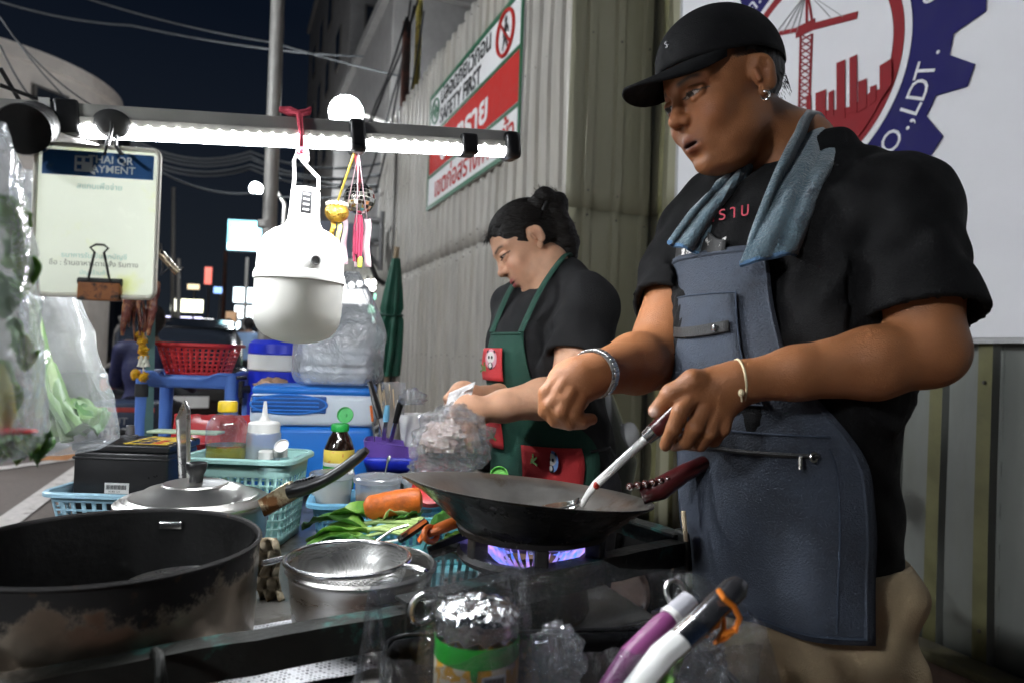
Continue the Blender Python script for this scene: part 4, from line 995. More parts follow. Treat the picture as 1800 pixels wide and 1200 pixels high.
b = MB(); bar_box(b, on_bar(884), L1 + LDIR * .006, -.022, .022, -.02, .016); bevel(b.build('end_cap', m_black_pl, bar, world=True), .008)
b = MB(); c = on_bar(198); b.ell(c + nrm * .006, (.022, .012, .018)); b.tube([c + nrm * .012 + UPB * .01, c + nrm * .02 - UPB * .01, P(188, 262, .78)], .002, 6); b.build('rubber_tie', m_rubber, bar, world=True)

# ---- hanging bulb lamp (switched off)
HL = P(519, 604, 1.02)
hl = thing('hanging_lamp', 'white rechargeable bulb lamp hanging from the light bar', 'lamp', HL)
m_lampwhite = mat('lamp_white', (.82, .82, .79), .5, var=.04, bump=.02, col2=(.62, .52, .25), c2amt=.10, c2scale=12, c2soft=.25)
m_lampdome = mat('lamp_dome', (.88, .88, .84), .6, var=.03, bump=.01, spec=.25)
translucent(m_lampdome, .5)
tl = Matrix.Rotation(R(1.6), 4, CAM_F)
tl = tl @ Matrix.Scale(.94, 4)
b = MB(); b.T = tl; b.lathe([(0, .0), (.018, .0012), (.035, .005), (.050, .012), (.060, .022), (.0655, .034), (.068, .050), (.068, .098)], 56); b.build('dome', m_lampdome, hl)
b = MB(); b.T = tl; b.lathe([(.0682, .097), (.0705, .099), (.0705, .107), (.0690, .110), (.0690, .112), (.0672, .114), (.0665, .140), (.064, .155), (.057, .168), (.045, .178), (.030, .185), (.025, .195), (.0235, .215), (.0225, .243), (.020, .247), (0, .248)], 56); sh = b.build('housing', m_lampwhite, hl)
b = MB(); b.T = tl @ Matrix.Rotation(lipdir + math.pi * .62, 4, 'Z'); b.rbox((.0232, 0, .222), (.004, .017, .036), .0018); b.build('indicator_panel', m_black_pl, sh)
for i in range(4):
    b = MB(); b.T = tl @ Matrix.Rotation(lipdir + math.pi * .62, 4, 'Z'); b.box((.0254, 0, .210 + i * .008), (.0006, .009, .0025)); b.build('indicator_mark', mat('mark_grey', (.5, .5, .5), .5), sh, smooth=0)
b = MB(); b.T = tl @ Matrix.Rotation(lipdir + math.pi * .70, 4, 'Z') @ Matrix.Translation((.0662, 0, .128)) @ Matrix.Rotation(R(90), 4, 'Y'); b.lathe([(.0075, 0), (.0075, .002), (.006, .0022), (.0055, .001), (0, .001)], 24); b.build('button', mat('button_grey', (.25, .25, .25), .5), sh)
tp = HL + (tl @ Vector((0, 0, .246)))
b = MB(); hkt = P(524, 283, 1.02); b.tube([tp - CAM_R * .019, tp - CAM_R * .018 + Vector((0, 0, .018)), hkt - CAM_R * .006 + Vector((0, 0, .0)), hkt + Vector((0, 0, .02)), hkt + CAM_R * .006, tp + CAM_R * .018 + Vector((0, 0, .018)), tp + CAM_R * .019], .0028, 8); b.build('hook_wire', m_lampwhite, hl, world=True)
m_redrope = mat('red_twine', (.55, .06, .10), .7, bump=.5, bscale=300)
c = on_bar(527)
rp = thing('tie_ribbon', 'red and white plastic twine tying the lamp to the bar', 'twine', c)
b = MB(); b.tube([c + UPB * .034 - LDIR * .025, c + UPB * .031 - LDIR * .012 + nrm * .004, c + UPB * .027 + nrm * .009, c + nrm * .013, c - UPB * .024 + nrm * .006, hkt + Vector((0, 0, .012))], [.004, .007, .005, .0035, .004, .003], 8); b.build('red_loop', m_redrope, rp, world=True)
b = MB(); b.tube([c + UPB * .027 + nrm * .009, c + UPB * .033 + LDIR * .014, c + UPB * .04 + LDIR * .018], [.005, .005, .002], 8); b.build('bow_end', m_redrope, rp, world=True)
b = MB(); b.ell(hkt + Vector((0, 0, .012)) + CAM_R * .006, (.010, .008, .012)); b.ell(hkt + Vector((0, 0, .004)) + CAM_R * .010, (.007, .006, .009)); b.build('white_knot', m_white_pl, rp, world=True)

# ---- mirror ball, gold bell and ribbons
mb_c = P(632, 350, 1.16)
mbk = thing('mirror_ball', 'small mirrored ball with red tassel hanging from the bar', 'ornament', mb_c)
b = MB(); rr = .0265; rowsN = 12
for i in range(rowsN):
    a0, a1 = math.pi * i / rowsN, math.pi * (i + 1) / rowsN; am = (a0 + a1) / 2; nn = max(4, int(26 * math.sin(am)))
    for j in range(nn):
        p0, p1 = 2 * math.pi * (j + .06) / nn, 2 * math.pi * (j + .94) / nn
        e = .07 * (a1 - a0); q = [Vector((math.sin(a) * math.cos(p_), math.sin(a) * math.sin(p_), math.cos(a))) * rr for a, p_ in ((a0 + e, p0), (a0 + e, p1), (a1 - e, p1), (a1 - e, p0))]
        b.add(q, [(0, 1, 2, 3)])
o = b.build('mirror_tile', mat('mirror_tile', (.85, .85, .80), .06, metal=1, bump=0, var=.05), mbk, smooth=0); o['kind'] = 'stuff'
b = MB(); b.ell((0, 0, 0), (rr * .975,) * 3); b.build('core', mat('ball_core', (.35, .34, .30), .4, metal=.6), mbk)
bb0 = on_bar(622)
b = MB(); b.tube([bb0 - UPB * .02, mb_c + Vector((0, 0, .026))], .0022, 6); b.build('cord', m_redrope, mbk, world=True)
m_tassel = mat('tassel_red', (.28, .02, .06), .6, bump=.6, bscale=200, stretch=(1, 1, .1))
b = MB()
for j in range(9): 
    a = j * .7; b.tube([mb_c + Vector((.004 * math.cos(a), .004 * math.sin(a), -.028)), mb_c + Vector((.007 * math.cos(a), .007 * math.sin(a), -.05)), mb_c + Vector((.006 * math.cos(a), .006 * math.sin(a), -.095 - .006 * (j % 3)))], .0022, 5)
o = b.build('tassel', m_tassel, mbk, world=True); o['kind'] = 'stuff'
b = MB(); b.rbox(mb_c + Vector((.004, -.004, -.108)), (.008, .008, .02), .003); b.build('tassel_tag', mat('lime_tag', (.6, .65, .08), .5), mbk, world=True)
gc_ = P(592, 374, 1.12)
gb_ = thing('gold_bell', 'gold tinsel ball with beads hanging beside the mirror ball', 'ornament', gc_)
m_gold = mat('gold_tinsel', (.60, .36, .06), .3, metal=.8, var=.3, vscale=120, bump=.8, bscale=160)
b = MB(); b.ell((0, 0, 0), (.0195, .0195, .0165), nu=28, nv=16); b.build('ball', m_gold, gb_)
for j in range(14):
    a = 2 * math.pi * j / 14; b = MB(); b.ell((.015 * math.cos(a), .015 * math.sin(a), .013), (.004, .004, .004), nu=8, nv=6); b.build('bead', mat('pearl_bead', (.7, .66, .5), .25), gb_)
b = MB(); b.tube([bb0 - UPB * .02, gc_ + Vector((0, 0, .016))], .0018, 6); b.build('cord', mat('yellow_cord', (.65, .5, .08), .6), gb_, world=True)
m_pinkrib = mat('pink_ribbon', (.62, .45, .50), .5, var=.1)
for (dx, col_, l_) in ((.004, 'yellow_ribbon', .055), (-.006, 'gold_tinsel', .04)):
    b = MB(); p0 = gc_ + Vector((dx, 0, -.015)); rows = [[p0 + Vector((0, 0, -l_ * i / 8)) + CAM_R * (s_ * .004 + .002 * math.sin(i)) + CAM_F * .002 * math.cos(i * 1.3) for s_ in (-1, 1)] for i in range(9)]
    b.grid(rows); solid(b.build('ribbon', mat('yellow_ribbon', (.62, .55, .18), .5) if col_ == 'yellow_ribbon' else m_gold, gb_, world=True), .0006)
for i_, (px, y0, y1, wd) in enumerate(((606, 385, 465, .009), (645, 385, 470, .012), (626, 420, 470, .010))):
    rb = thing('ribbon', ['pale pink ribbon nearest the white lamp', 'pale pink ribbon right of the red tassel', 'pale pink ribbon half hidden by the red tassel'][i_], 'ribbon', P(px, y0, 1.17))
    b = MB(); rows = [[P(px + 2 * math.sin(i * .8), y0 + (y1 - y0) * i / 10, 1.17) + CAM_R * s_ * wd * .5 + CAM_F * .003 * math.cos(i * .9 + s_) for s_ in (-1, 0, 1)] for i in range(11)]
    b.grid(rows); solid(b.build('strip', m_pinkrib, rb, world=True), .0006)
    b = MB(); b.tube([P(px, y0, 1.17), on_bar(628) - UPB * .02], .0008, 5); b.build('thread', m_pinkrib, rb, world=True)
# ================================================================== GOODS ON THE CART
def rrect(w, d, r, n_per=10):
    """closed rounded-rectangle polyline, counter-clockwise"""
    out = []
    for cx, cy, a0 in ((w / 2 - r, d / 2 - r, 0), (-w / 2 + r, d / 2 - r, 90), (-w / 2 + r, -d / 2 + r, 180), (w / 2 - r, -d / 2 + r, 270)):
        for i in range(n_per + 1):
            a = R(a0 + 90 * i / n_per); out.append(Vector((cx + r * math.cos(a), cy + r * math.sin(a), 0)))
    return out
def sample_loop(poly, ts):
    L_ = [0.0]
    n = len(poly)
    for i in range(n): L_.append(L_[-1] + (poly[(i + 1) % n] - poly[i]).length)
    tot = L_[-1]; out = []
    for t in ts:
        s = (t % 1.0) * tot; i = 0
        while i < n - 1 and L_[i + 1] < s: i += 1
        f = (s - L_[i]) / max(L_[i + 1] - L_[i], 1e-9); out.append(poly[i].lerp(poly[(i + 1) % n], f))
    return out
def basket(name, label, loc, rz, w, d, h, m, nhole=36, rows=4, r=.025, bot=.88, rim=.010, group=None, solid_top=.18, slot=False, th=.0022, hole=.62):
    t = thing(name, label, 'basket', loc, rz, group)
    ts = []
    for k in range(nhole): ts += [k / nhole, (k + 1 - hole) / nhole]
    zs = [0, .10]
    top = 1 - solid_top
    for k in range(rows):
        a0 = .10 + (top - .10) * k / rows; a1 = .10 + (top - .10) * (k + 1) / rows
        zs += [a0 + (a1 - a0) * (.78 if not slot else .92), a1]
    zs.append(1.0)
    rings = []
    for z in zs:
        s = bot + (1 - bot) * z
        rings.append([Vector((p.x * s, p.y * s, z * h)) for p in sample_loop(rrect(w, d, r), ts)])
    mb = MB(); n = len(ts); vs = [p for rg in rings for p in rg]; fs = []
    for i in range(len(zs) - 1):
        hole_row = i >= 1 and (i - 1) % 2 == 0 and i < len(zs) - 2
        for j in range(n):
            if hole_row and j % 2 == 1: continue
            fs.append((i * n + j, i * n + (j + 1) % n, (i + 1) * n + (j + 1) % n, (i + 1) * n + j))
    mb.add(vs, fs); o = mb.build('wall', m, t, smooth=50); solid(o, th)
    mb = MB(); s = bot; pl = [(p.x * s, p.y * s) for p in rrect(w, d, r, 5)]; mb.prism(pl, -.001, .002); mb.build('bottom', m, t, smooth=0)
    mb = MB(); path = [Vector((p.x, p.y, h)) for p in rrect(w + rim * .4, d + rim * .4, r + .002, 6)]
    n2 = len(path); rows_ = []
    prof = [(-.002, 0), (-.002, .003), (rim * .6, .004), (rim, .001), (rim, -.006), (rim - .002, -.006), (rim - .002, -.001), (.0, -.001)]
    for i in range(n2):
        dd = (path[(i + 1) % n2] - path[i - 1]).normalized(); nn = Vector((dd.y, -dd.x, 0)); rows_.append([path[i] + nn * a + Vector((0, 0, z)) for a, z in prof])
    rows_.append(rows_[0]); mb.grid(rows_, close_u=True); mb.build('rim', m, t, smooth=40)
    return t
def bottle(t, prof, m, name='bottle_body', n=36, M=None):
    mb = MB(); mb.lathe(prof, n, M); return mb.build(name, m, t)
m_mint = mat('mint_plastic', (.36, .62, .58), .38, var=.06, bump=.04)
m_ltblue = mat('light_blue_plastic', (.20, .50, .74), .38, var=.06, bump=.04)
m_blue = mat('blue_plastic', (.10, .22, .62), .4, var=.06, bump=.04)
m_deepblue = mat('deep_blue_plastic', (.012, .03, .55), .35, var=.06, bump=.03)
m_coolblue = mat('cooler_blue', (.02, .19, .66), .38, var=.05, bump=.03)
m_coolwhite = mat('cooler_white', (.66, .74, .82), .4, var=.05, bump=.03)
m_teal = mat('teal_plastic', (.16, .50, .54), .38, var=.06, bump=.04)
m_palebl = mat('pale_blue_plastic', (.36, .60, .74), .4, var=.06, bump=.04)
m_red = mat('red_plastic', (.58, .03, .035), .35, var=.06, bump=.03)
m_yellowcap = mat('yellow_cap', (.75, .52, .02), .4, var=.05)
m_greencap = mat('green_cap', (.02, .33, .06), .35, var=.05)
m_limecap = mat('lime_cap', (.25, .72, .16), .35, var=.05)
m_clear = film('clear_plastic', body=.10, rough=.06, bump=.05, bscale=6, milky=.05)
m_cloudy = film('cloudy_plastic', body=.14, rough=.2, bump=.08, bscale=10, milky=.38)
m_purple = mat('purple_plastic', (.16, .08, .42), .4, var=.08, bump=.04)
m_orange = mat('orange_plastic', (.75, .17, .03), .38, var=.06, bump=.04)

# -- mint basket and what stands in it
mc = P(437, 870, 1.40); MZ = TZ + .004
basket('basket', 'tall mint green basket holding oil and squeeze bottles', (mc.x + .0, mc.y, MZ), R(-24), .205, .15, .165, m_mint, 44, 7)
oc = P(396, 820, 1.39); oc.z = MZ + .128
ob = thing('oil_bottle', 'clear oil bottle with yellow cap in the mint basket', 'bottle', oc)
prof = [(0, 0), (.030, 0), (.038, .004), (.040, .012), (.0385, .03), (.040, .04), (.0385, .05), (.040, .06), (.040, .090), (.037, .103), (.028, .115), (.018, .121), (.0165, .128)]
bottle(ob, prof, m_clear)
m_oil = mat('cooking_oil', (.62, .42, .03), .05, var=.05, bump=0, trans=.85, ior=1.2)
bottle(ob, [(0, .002), (.029, .002), (.0365, .006), (.0385, .012), (.037, .03), (.0385, .04), (.037, .05), (.0385, .058), (0, .058)], m_oil, 'oil')
bottle(ob, [(.0175, .124), (.019, .126), (.019, .143), (.017, .146), (0, .146)], m_yellowcap, 'cap')
sc = P(462, 812, 1.42); sc.z = MZ + .132
sq = thing('squeeze_bottle', 'white squeeze bottle with nozzle in the mint basket', 'bottle', sc)
bottle(sq, [(0, 0), (.030, 0), (.034, .005), (.035, .06), (.034, .075), (.030, .082)], m_cloudy)
bottle(sq, [(.032, .078), (.032, .096), (.029, .099), (.012, .102), (.009, .106), (.006, .112), (.003, .142), (0, .142)], m_white_pl, 'nozzle_cap')
for i, (px, py, D, lab) in enumerate(((467, 812, 1.34, 'small clear spice jar with white flip lid standing open'), (492, 805, 1.37, 'small clear spice jar behind the open flip lid'))):
    c = P(px, py, D); c.z = MZ + .140
    t = thing('spice_jar', lab, 'jar', c)
    bottle(t, [(0, 0), (.016, 0), (.018, .004), (.018, .026), (.013, .03)], m_clear, 'jar_body', 24)
    bottle(t, [(.0145, .028), (.0145, .042), (.013, .044), (0, .044)], m_white_pl, 'cap', 24)
    if i == 0:
        mb = MB(); mb.T = Matrix.Translation((.027, -.008, .052)) @ Euler((R(58), R(-35), R(20))).to_matrix().to_4x4(); mb.lathe([(0, 0), (.0145, 0), (.0155, .002), (.0155, .007), (.0145, .007), (.0140, .003), (0, .003)], 24, Matrix.Diagonal((1, .75, 1, 1))); mb.build('flip_lid', m_white_pl, t)

# -- basket behind with red packets
pc = P(360, 800, 1.75)
basket('basket', 'light blue basket with red packets behind the oil bottle', (pc.x, pc.y, TZ + .02), R(-20), .22, .15, .09, m_ltblue, 36, 4)
def pouch(name, label, c, w, h, rz, tilt, m, m2=None, band=True):
    t = thing(name, label, 'packet', c, rz); mb = MB(); n = 12; rows = []
    for i in range(n + 1):
        v = i / n; bul = .018 * math.sin(math.pi * min(v * 1.15, 1)) ** .7
        rows.append([Vector(((u / 8 - .5) * w * (1 - .04 * math.sin(v * 9)), -bul * math.sin(math.pi * u / 8) + tilt * v * h, v * h + .002 * math.sin(u * 2))) for u in range(9)] + [Vector(((.5 - u / 8) * w * (1 - .04 * math.sin(v * 9)), bul * math.sin(math.pi * u / 8) * .8 + tilt * v * h, v * h)) for u in range(9)])
    mb.grid(rows, close_u=True); mb.build('pack', m, t)
    if band:
        mb = MB(); rows = []
        for i in range(6):
            v = .3 + .25 * i / 5; bul = .0195 * math.sin(math.pi * v * 1.15) ** .7 + .0015
            rows.append([Vector(((u / 8 - .5) * w * .8, -bul * math.sin(math.pi * (.1 + .8 * u / 8)) + tilt * v * h, v * h)) for u in range(9)])
        mb.grid(rows); solid(mb.build('printed_band', m2, t), .0006)
    return t
m_packred = mat('packet_red', (.55, .025, .03), .3, var=.12, bump=.3, bscale=20, col2=(.62, .3, .03), c2amt=.1, c2scale=14)
m_packyel = mat('packet_yellow', (.72, .5, .06), .4)
q = P(338, 795, 1.80); q.z = TZ + .045; pouch('sauce_packet', 'red foil sauce packet behind the oil bottle', q, .13, .16, R(-25), .12, m_packred, m_packyel)
q = P(395, 795, 1.84); q.z = TZ + .05; pouch('sauce_packet', 'second red foil packet lying behind the yellow cap', q, .12, .15, R(-15), .3, m_packred, m_packyel, band=False)
q = P(348, 800, 1.62); q.z = TZ + .05
t = thing('sauce_jar', 'small jar with red cap and red label behind the steel sheet', 'jar', q)
bottle(t, [(0, 0), (.025, 0), (.028, .004), (.028, .055), (.022, .072), (.018, .08)], mat('tan_sauce', (.55, .34, .16), .3, var=.1), 'jar_body', 28)
bottle(t, [(.0285, .01), (.029, .012), (.029, .045), (.0285, .047)], m_packred, 'label', 28); bottle(t, [(.020, .078), (.021, .08), (.021, .105), (.019, .107), (0, .107)], m_red, 'cap', 28)

# -- steel sheet / cleaver leaning upright
q0 = P(330, 850, 1.22)
t = thing('steel_tray', 'thin stainless tray leaning on edge beside the oil bottle', 'tray', q0)
b = MB(); pts = [P(331, 856, 1.21), P(318, 850, 1.30), P(312, 735, 1.34), P(325, 706, 1.24), P(331, 720, 1.2)]
nv = Vector((1, -.1, 0)) * .004
b.add([tuple(p) for p in pts] + [tuple(p + nv) for p in pts], [(0, 1, 2, 3, 4), (9, 8, 7, 6, 5)] + [(i, (i + 1) % 5, 5 + (i + 1) % 5, 5 + i) for i in range(5)])
bevel(b.build('sheet', m_steel_bright, t, world=True, smooth=0), .0012)
b = MB(); b.tube(pts, .0035, 8, closed=True); b.build('rolled_edge', m_steel, t, world=True)

# -- car battery and its basket
bt = P(236, 905, 1.46); bt.z = TZ + .03
rzb = R(-22)
basket('basket', 'pale blue low basket under the car battery', (bt.x - .005, bt.y + .03, TZ + .004), rzb, .26, .20, .075, m_palebl, 40, 3)
bat = thing('car_battery', 'black car battery with yellow label sheet on top', 'battery', (bt.x, bt.y + .03, TZ + .012), rzb)
b = MB(); b.rbox((0, 0, .075), (.195, .14, .15), .006); b.build('case', m_black_pl, bat)
b = MB(); b.rbox((0, 0, .158), (.203, .148, .016), .004); b.rbox((0, 0, .136), (.2, .145, .006), .0025); b.build('lid', m_black_pl, bat)
for (x, y) in ((-.072, -.045), (-.045, .045)):
    b = MB(); b.lathe([(.017, .166), (.017, .170), (.0095, .172), (.0085, .192), (.0075, .193), (0, .193)], 24, Matrix.Translation((x, y, 0))); b.build('terminal', mat('lead_grey', (.18, .18, .19), .5, metal=.7), bat)
m_lab = mat('battery_label', (.72, .50, .05), .5, var=.06, bump=.05, col2=(.06, .05, .16), c2amt=.16, c2scale=24, c2soft=.02)
b = MB(); b.box((.045, 0, .1672), (.09, .125, .0012)); lb = b.build('top_label', m_lab, bat, smooth=0)
for k in range(7):
    b = MB(); b.box((.02 + .0 * k + .022 * (k % 3), -.045 + .03 * (k // 3), .1682), (.016, .018, .0008)); b.build('printed_block', [m_ink, m_navy, m_red][k % 3], lb, smooth=0)
text('WARNING', .011, m_ink, bat, Matrix.Translation((.01, .05, .1684)), ext=.0001)
b = MB(); b.box((-.005, -.0705, .075), (.05, .0012, .022)); b.box((0, -.0709, .095), (.0001, .0001, .0001)); sl = b.build('barcode_sticker', mat('sticker_white', (.75, .75, .73), .5, var=.03), bat, smooth=0)
for k in range(17):
    b = MB(); b.box((-.026 + k * .0025, -.0716, .077), (.0012 if k % 3 else .0007, .0006, .009)); b.build('barcode_line', m_ink, sl, smooth=0)
text('10 801 211', .0055, m_ink, bat, Matrix.Translation((-.022, -.0714, .0665)) @ Matrix.Rotation(R(90), 4, 'X'), ext=.0001)
b = MB(); q = Vector((.05, .085, .17)); b.rbox((.06, .09, .176), (.16, .05, .006), .0025); o = b.build('folder_edge', mat('pale_green_board', (.45, .58, .42), .6), bat)

# -- blue rack and red basket
rk = P(350, 650, 2.2)
RZ_ = -.30
rkz = rk.z
rack = thing('plastic_rack', 'blue plastic rack shelf carrying the red basket', 'rack', (rk.x, rk.y, TZ + .01), R(-20))
zt = rkz - TZ - .032
b = MB(); wd, dp = .31, .20
rows = []
pth = sample_loop(rrect(wd, dp, .03, 8), [i / 64 for i in range(64)])
for (s_, z_) in ((.80, 0), (.82, .0), (.90, .004), (.93, .012), (.97, .045), (1.0, .048), (1.0, .040)):
    ring = []
    for p in pth:
        dipx = max(0, 1 - abs(p.x) / (wd * .30)); dip = min(1, dipx * 2.2) * (1 if abs(p.y) > dp * .3 else 0)
        zz = z_ - (.026 * dip if z_ > .04 else 0)
        ring.append(Vector((p.x * s_, p.y * s_, zt - .03 + zz)))
    rows.append(ring)
b.grid(rows, close_u=True); n0 = len(b.f); b.f.append(tuple(range(64))); b.m.append(0)
solid(b.build('tray', m_blue, rack, smooth=50), .004)
for (x, y) in ((-.135, -.08), (.135, -.08), (-.135, .08), (.135, .08)):
    b = MB(); b.tube([(x, y, 0), (x, y, zt * .5), (x, y, zt + .012)], [.019, .020, .022], 20); b.build('leg', m_blue, rack)
b = MB(); b.tube([(-.135, -.08, zt - .062), (-.135, -.08, zt - .022)], .0235, 20); b.build('black_tape', m_rubber, rack)
rb_ = P(350, 655, 2.2)
basket('basket', 'red plastic colander basket on the blue rack', (rb_.x, rb_.y, rkz - .016), R(-20), .235, .165, .098, m_red, 36, 6, r=.045, bot=.74, rim=.009, solid_top=.1, hole=.6)
# post with jerky and garlands
tp_ = P(268, 640, 2.12)
po = thing('support_post', 'teal painted post beside the blue rack', 'post', (tp_.x, tp_.y, TZ))
b = MB(); b.bar((tp_.x, tp_.y, TZ), P(268, 440, 2.12), .024, .024); b.build('shaft', mat('teal_paint', (.10, .20, .19), .6, var=.2, bump=.2), po, world=True, smooth=0)
b = MB(); b.tube([P(250, 425, 2.0), P(283, 447, 2.02), P(312, 480, 2.05)], .0115, 12); cp = b.build('chrome_pipe', mat('foil_pipe', (.55, .45, .33), .2, metal=1, bump=.9, bscale=60), po, world=True)
b = MB(); b.tube([P(283, 428, 2.03), P(286, 470, 2.03), P(282, 485, 2.03)], .003, 6); b.tube([P(284, 482, 2.02), P(300, 470, 2.03), P(318, 478, 2.05), P(322, 470, 2.05)], .003, 6); o = b.build('wire', m_cable, po, world=True); o['kind'] = 'stuff'
m_jerky = mat('dried_meat', (.16, .035, .022), .35, var=.4, vscale=60, bump=.8, bscale=70, col2=(.42, .20, .09), c2amt=.3, c2scale=30, coat=.3)
jk = [(222, 505, 590), (232, 500, 575), (240, 505, 600), (247, 500, 590), (255, 505, 585), (262, 500, 582), (268, 500, 590), (272, 495, 560), (228, 510, 560), (250, 510, 575)]
for i, (px, y0, y1) in enumerate(jk):
    D = 2.02 + .012 * (i % 3)
    t = thing('dried_meat_strip', 'dark red strip of dried meat hanging beside the flower garland', 'dried meat', P(px, y0, D), group='dried meat strips hanging on the post')
    b = MB(); n = 12; rows = []
    for k in range(n + 1):
        v = k / n; c = P(px + 3 * math.sin(v * 5 + i) - 4 * v, y0 + (y1 - y0) * v, D); w = (.008 + .006 * math.sin(v * 3 + i)) * (1 - .65 * v ** 3)
        rows.append([c + CAM_R * (w * math.cos(a)) + CAM_F * (.006 * math.sin(a)) + Vector((0, 0, .002 * mnoise.noise(Vector((px, k, a))))) + CAM_R * .004 * mnoise.noise(Vector((i, v * 9, a))) for a in np.linspace(0, 2 * math.pi, 9)[:-1]])
    b.grid(rows, close_u=True); b.f.append(tuple(range(len(b.v) - 8, len(b.v)))); b.m.append(0); b.build('meat', m_jerky, t, world=True)
gl_ = thing('flower_garland', 'yellow marigold and white jasmine garland hanging from the post', 'garland', P(250, 600, 2.05))
def flower_clump(mb, c, r, n, pr, seed):
    rr = random.Random(seed)
    for _ in range(n):
        d = Vector((rr.gauss(0, 1), rr.gauss(0, 1), rr.gauss(0, 1))).normalized(); p = c + d * r * rr.uniform(.6, 1)
        x, y, z = frame_from(d); k = pr * rr.uniform(.7, 1.3)
        mb.add([p - x * k, p + y * k * .6 + d * k * .4, p + x * k, p - y * k * .6 + d * k * .4], [(0, 1, 2, 3)])
m_mari = mat('marigold', (.72, .42, .02), .6, var=.25, vscale=60, sss=0); m_jas = mat('jasmine_white', (.72, .70, .58), .6, var=.1)
for (px, py, r, mm, nm) in ((250, 600, .016, m_mari, 'marigold_bloom'), (252, 614, .017, m_mari, 'marigold_bloom'), (252, 628, .015, m_mari, 'marigold_bloom'), (246, 588, .012, m_mari, 'marigold_bloom'), (240, 656, .015, m_mari, 'marigold_bloom'), (252, 662, .016, m_mari, 'marigold_bloom'), (236, 660, .012, m_mari, 'marigold_bloom')):
    b = MB(); c = P(px, py, 2.05); b.ell(c, (r * .75,) * 3, nu=10, nv=6); flower_clump(b, c, r, 60, r * .4, px * 7 + py); o = b.build(nm, mm, gl_, world=True, smooth=0, recalc=False); o['kind'] = 'stuff'
for (px, py) in ((248, 632), (256, 632), (246, 639), (252, 640), (259, 639)):
    b = MB(); c = P(px, py, 2.03); b.tube([c + Vector((0, 0, .012)), c, c - Vector((0, 0, .008))], [.003, .006, .0085], 10); b.build('jasmine_bud', m_jas, gl_, world=True)
b = MB(); b.tube([P(250, 560, 2.06), P(252, 665, 2.06)], .0015, 5); b.build('string', m_jas, gl_, world=True)

# -- cooler box
cb = P(545, 835, 1.80)
crz = R(-12)
cool = thing('cooler_box', 'blue cooler box with white lid rim and vent handle', 'cooler', (cb.x + .02, cb.y + .06, TZ + .01), crz)
chh = 1.04 - TZ
b = MB(); b.rbox((0, 0, .09), (.305, .2, .18), .018); b.build('body', m_coolblue, cool)
b = MB(); b.rbox((0, 0, .222), (.318, .212, .085), .016); b.build('upper_body', m_coolwhite, cool)
b = MB(); b.rbox((0, 0, .271), (.312, .206, .022), .010); b.build('lid', m_coolblue, cool)
b = MB(); b.rbox((-.062, -.1065, .236), (.185, .006, .044), .0028); vt = b.build('vent_recess', mat('vent_blue', (.03, .10, .33), .4), cool)
for k in range(4):
    b = MB(); b.tube([(-.150, -.1105, .221 + k * .010), (.012, -.1105, .221 + k * .010)], .0024, 8); b.build('vent_slat', m_coolblue, vt)
b = MB(); b.torus((-.062, -.1085, .236), 1, .003, 40, 8, Euler((R(90), 0, 0)).to_matrix(), sx=.094, sy=.024); b.build('vent_ring', m_coolblue, vt)
# -- blue drink jug, brown paper bag
jg = P(500, 690, 2.15); jz = TZ + .0
jug = thing('water_jug', 'deep blue water jug with white band behind the cooler', 'jug', (jg.x, jg.y + .02, TZ), R(-20))
b = MB(); b.lathe([(0, 0), (.095, 0), (.105, .01), (.108, .18), (.108, .315), (.104, .32)], 40); b.build('body', m_deepblue, jug)
b = MB(); b.lathe([(.108, .318), (.112, .322), (.112, .365), (.106, .37)], 40); b.build('white_band', m_white_pl, jug)
b = MB(); b.lathe([(.108, .366), (.112, .372), (.110, .40), (.095, .412), (0, .415)], 40); b.build('lid', m_deepblue, jug)
b = MB(); b.T = Matrix.Rotation(R(215), 4, 'Z'); b.cyl((.105, 0, .26), (.135, 0, .26), .012); b.cyl((.132, 0, .285), (.132, 0, .235), .009); b.rbox((.132, 0, .295), (.03, .02, .012), .004); b.build('tap', m_black_pl, jug)
def crumple(name, label, cat, c, s, m, seed, amp=.35, nu=36, nv=22, sharp=1.0, flat_bottom=True, group=None):
    mb = MB(); rows = []
    for i in range(nv + 1):
        th = math.pi * i / nv; row = []
        for j in range(nu):
            ph = 2 * math.pi * j / nu; d = Vector((math.sin(th) * math.cos(ph), math.sin(th) * math.sin(ph), math.cos(th)))
            k = 1 + amp * (abs(mnoise.noise(d * 2.2 + Vector((seed, 0, 0)))) * 1.2 - .25 + .55 * (abs(mnoise.noise(d * 5.3 + Vector((0, seed, 0)))) - .2) + .10 * mnoise.noise(d * 9 + Vector((0, 0, seed))))
            p = Vector((d.x * s[0], d.y * s[1], d.z * s[2])) * k
            if flat_bottom: p.z = max(p.z, -s[2] * .62)
            row.append(p)
        rows.append(row)
    mb.grid(rows, close_u=True); o = mb.build(name, m, smooth=35 if 'plastic' not in name else 9); o.location = c
    tag(o, label, cat, group); return o
q = P(480, 680, 1.92); crumple('paper_bag', 'crumpled brown bag on the back of the cooler', 'bag', Vector((q.x, q.y, q.z)), (.05, .035, .026), mat('brown_paper', (.42, .26, .16), .55, bump=.5, bscale=40, var=.15), 3)

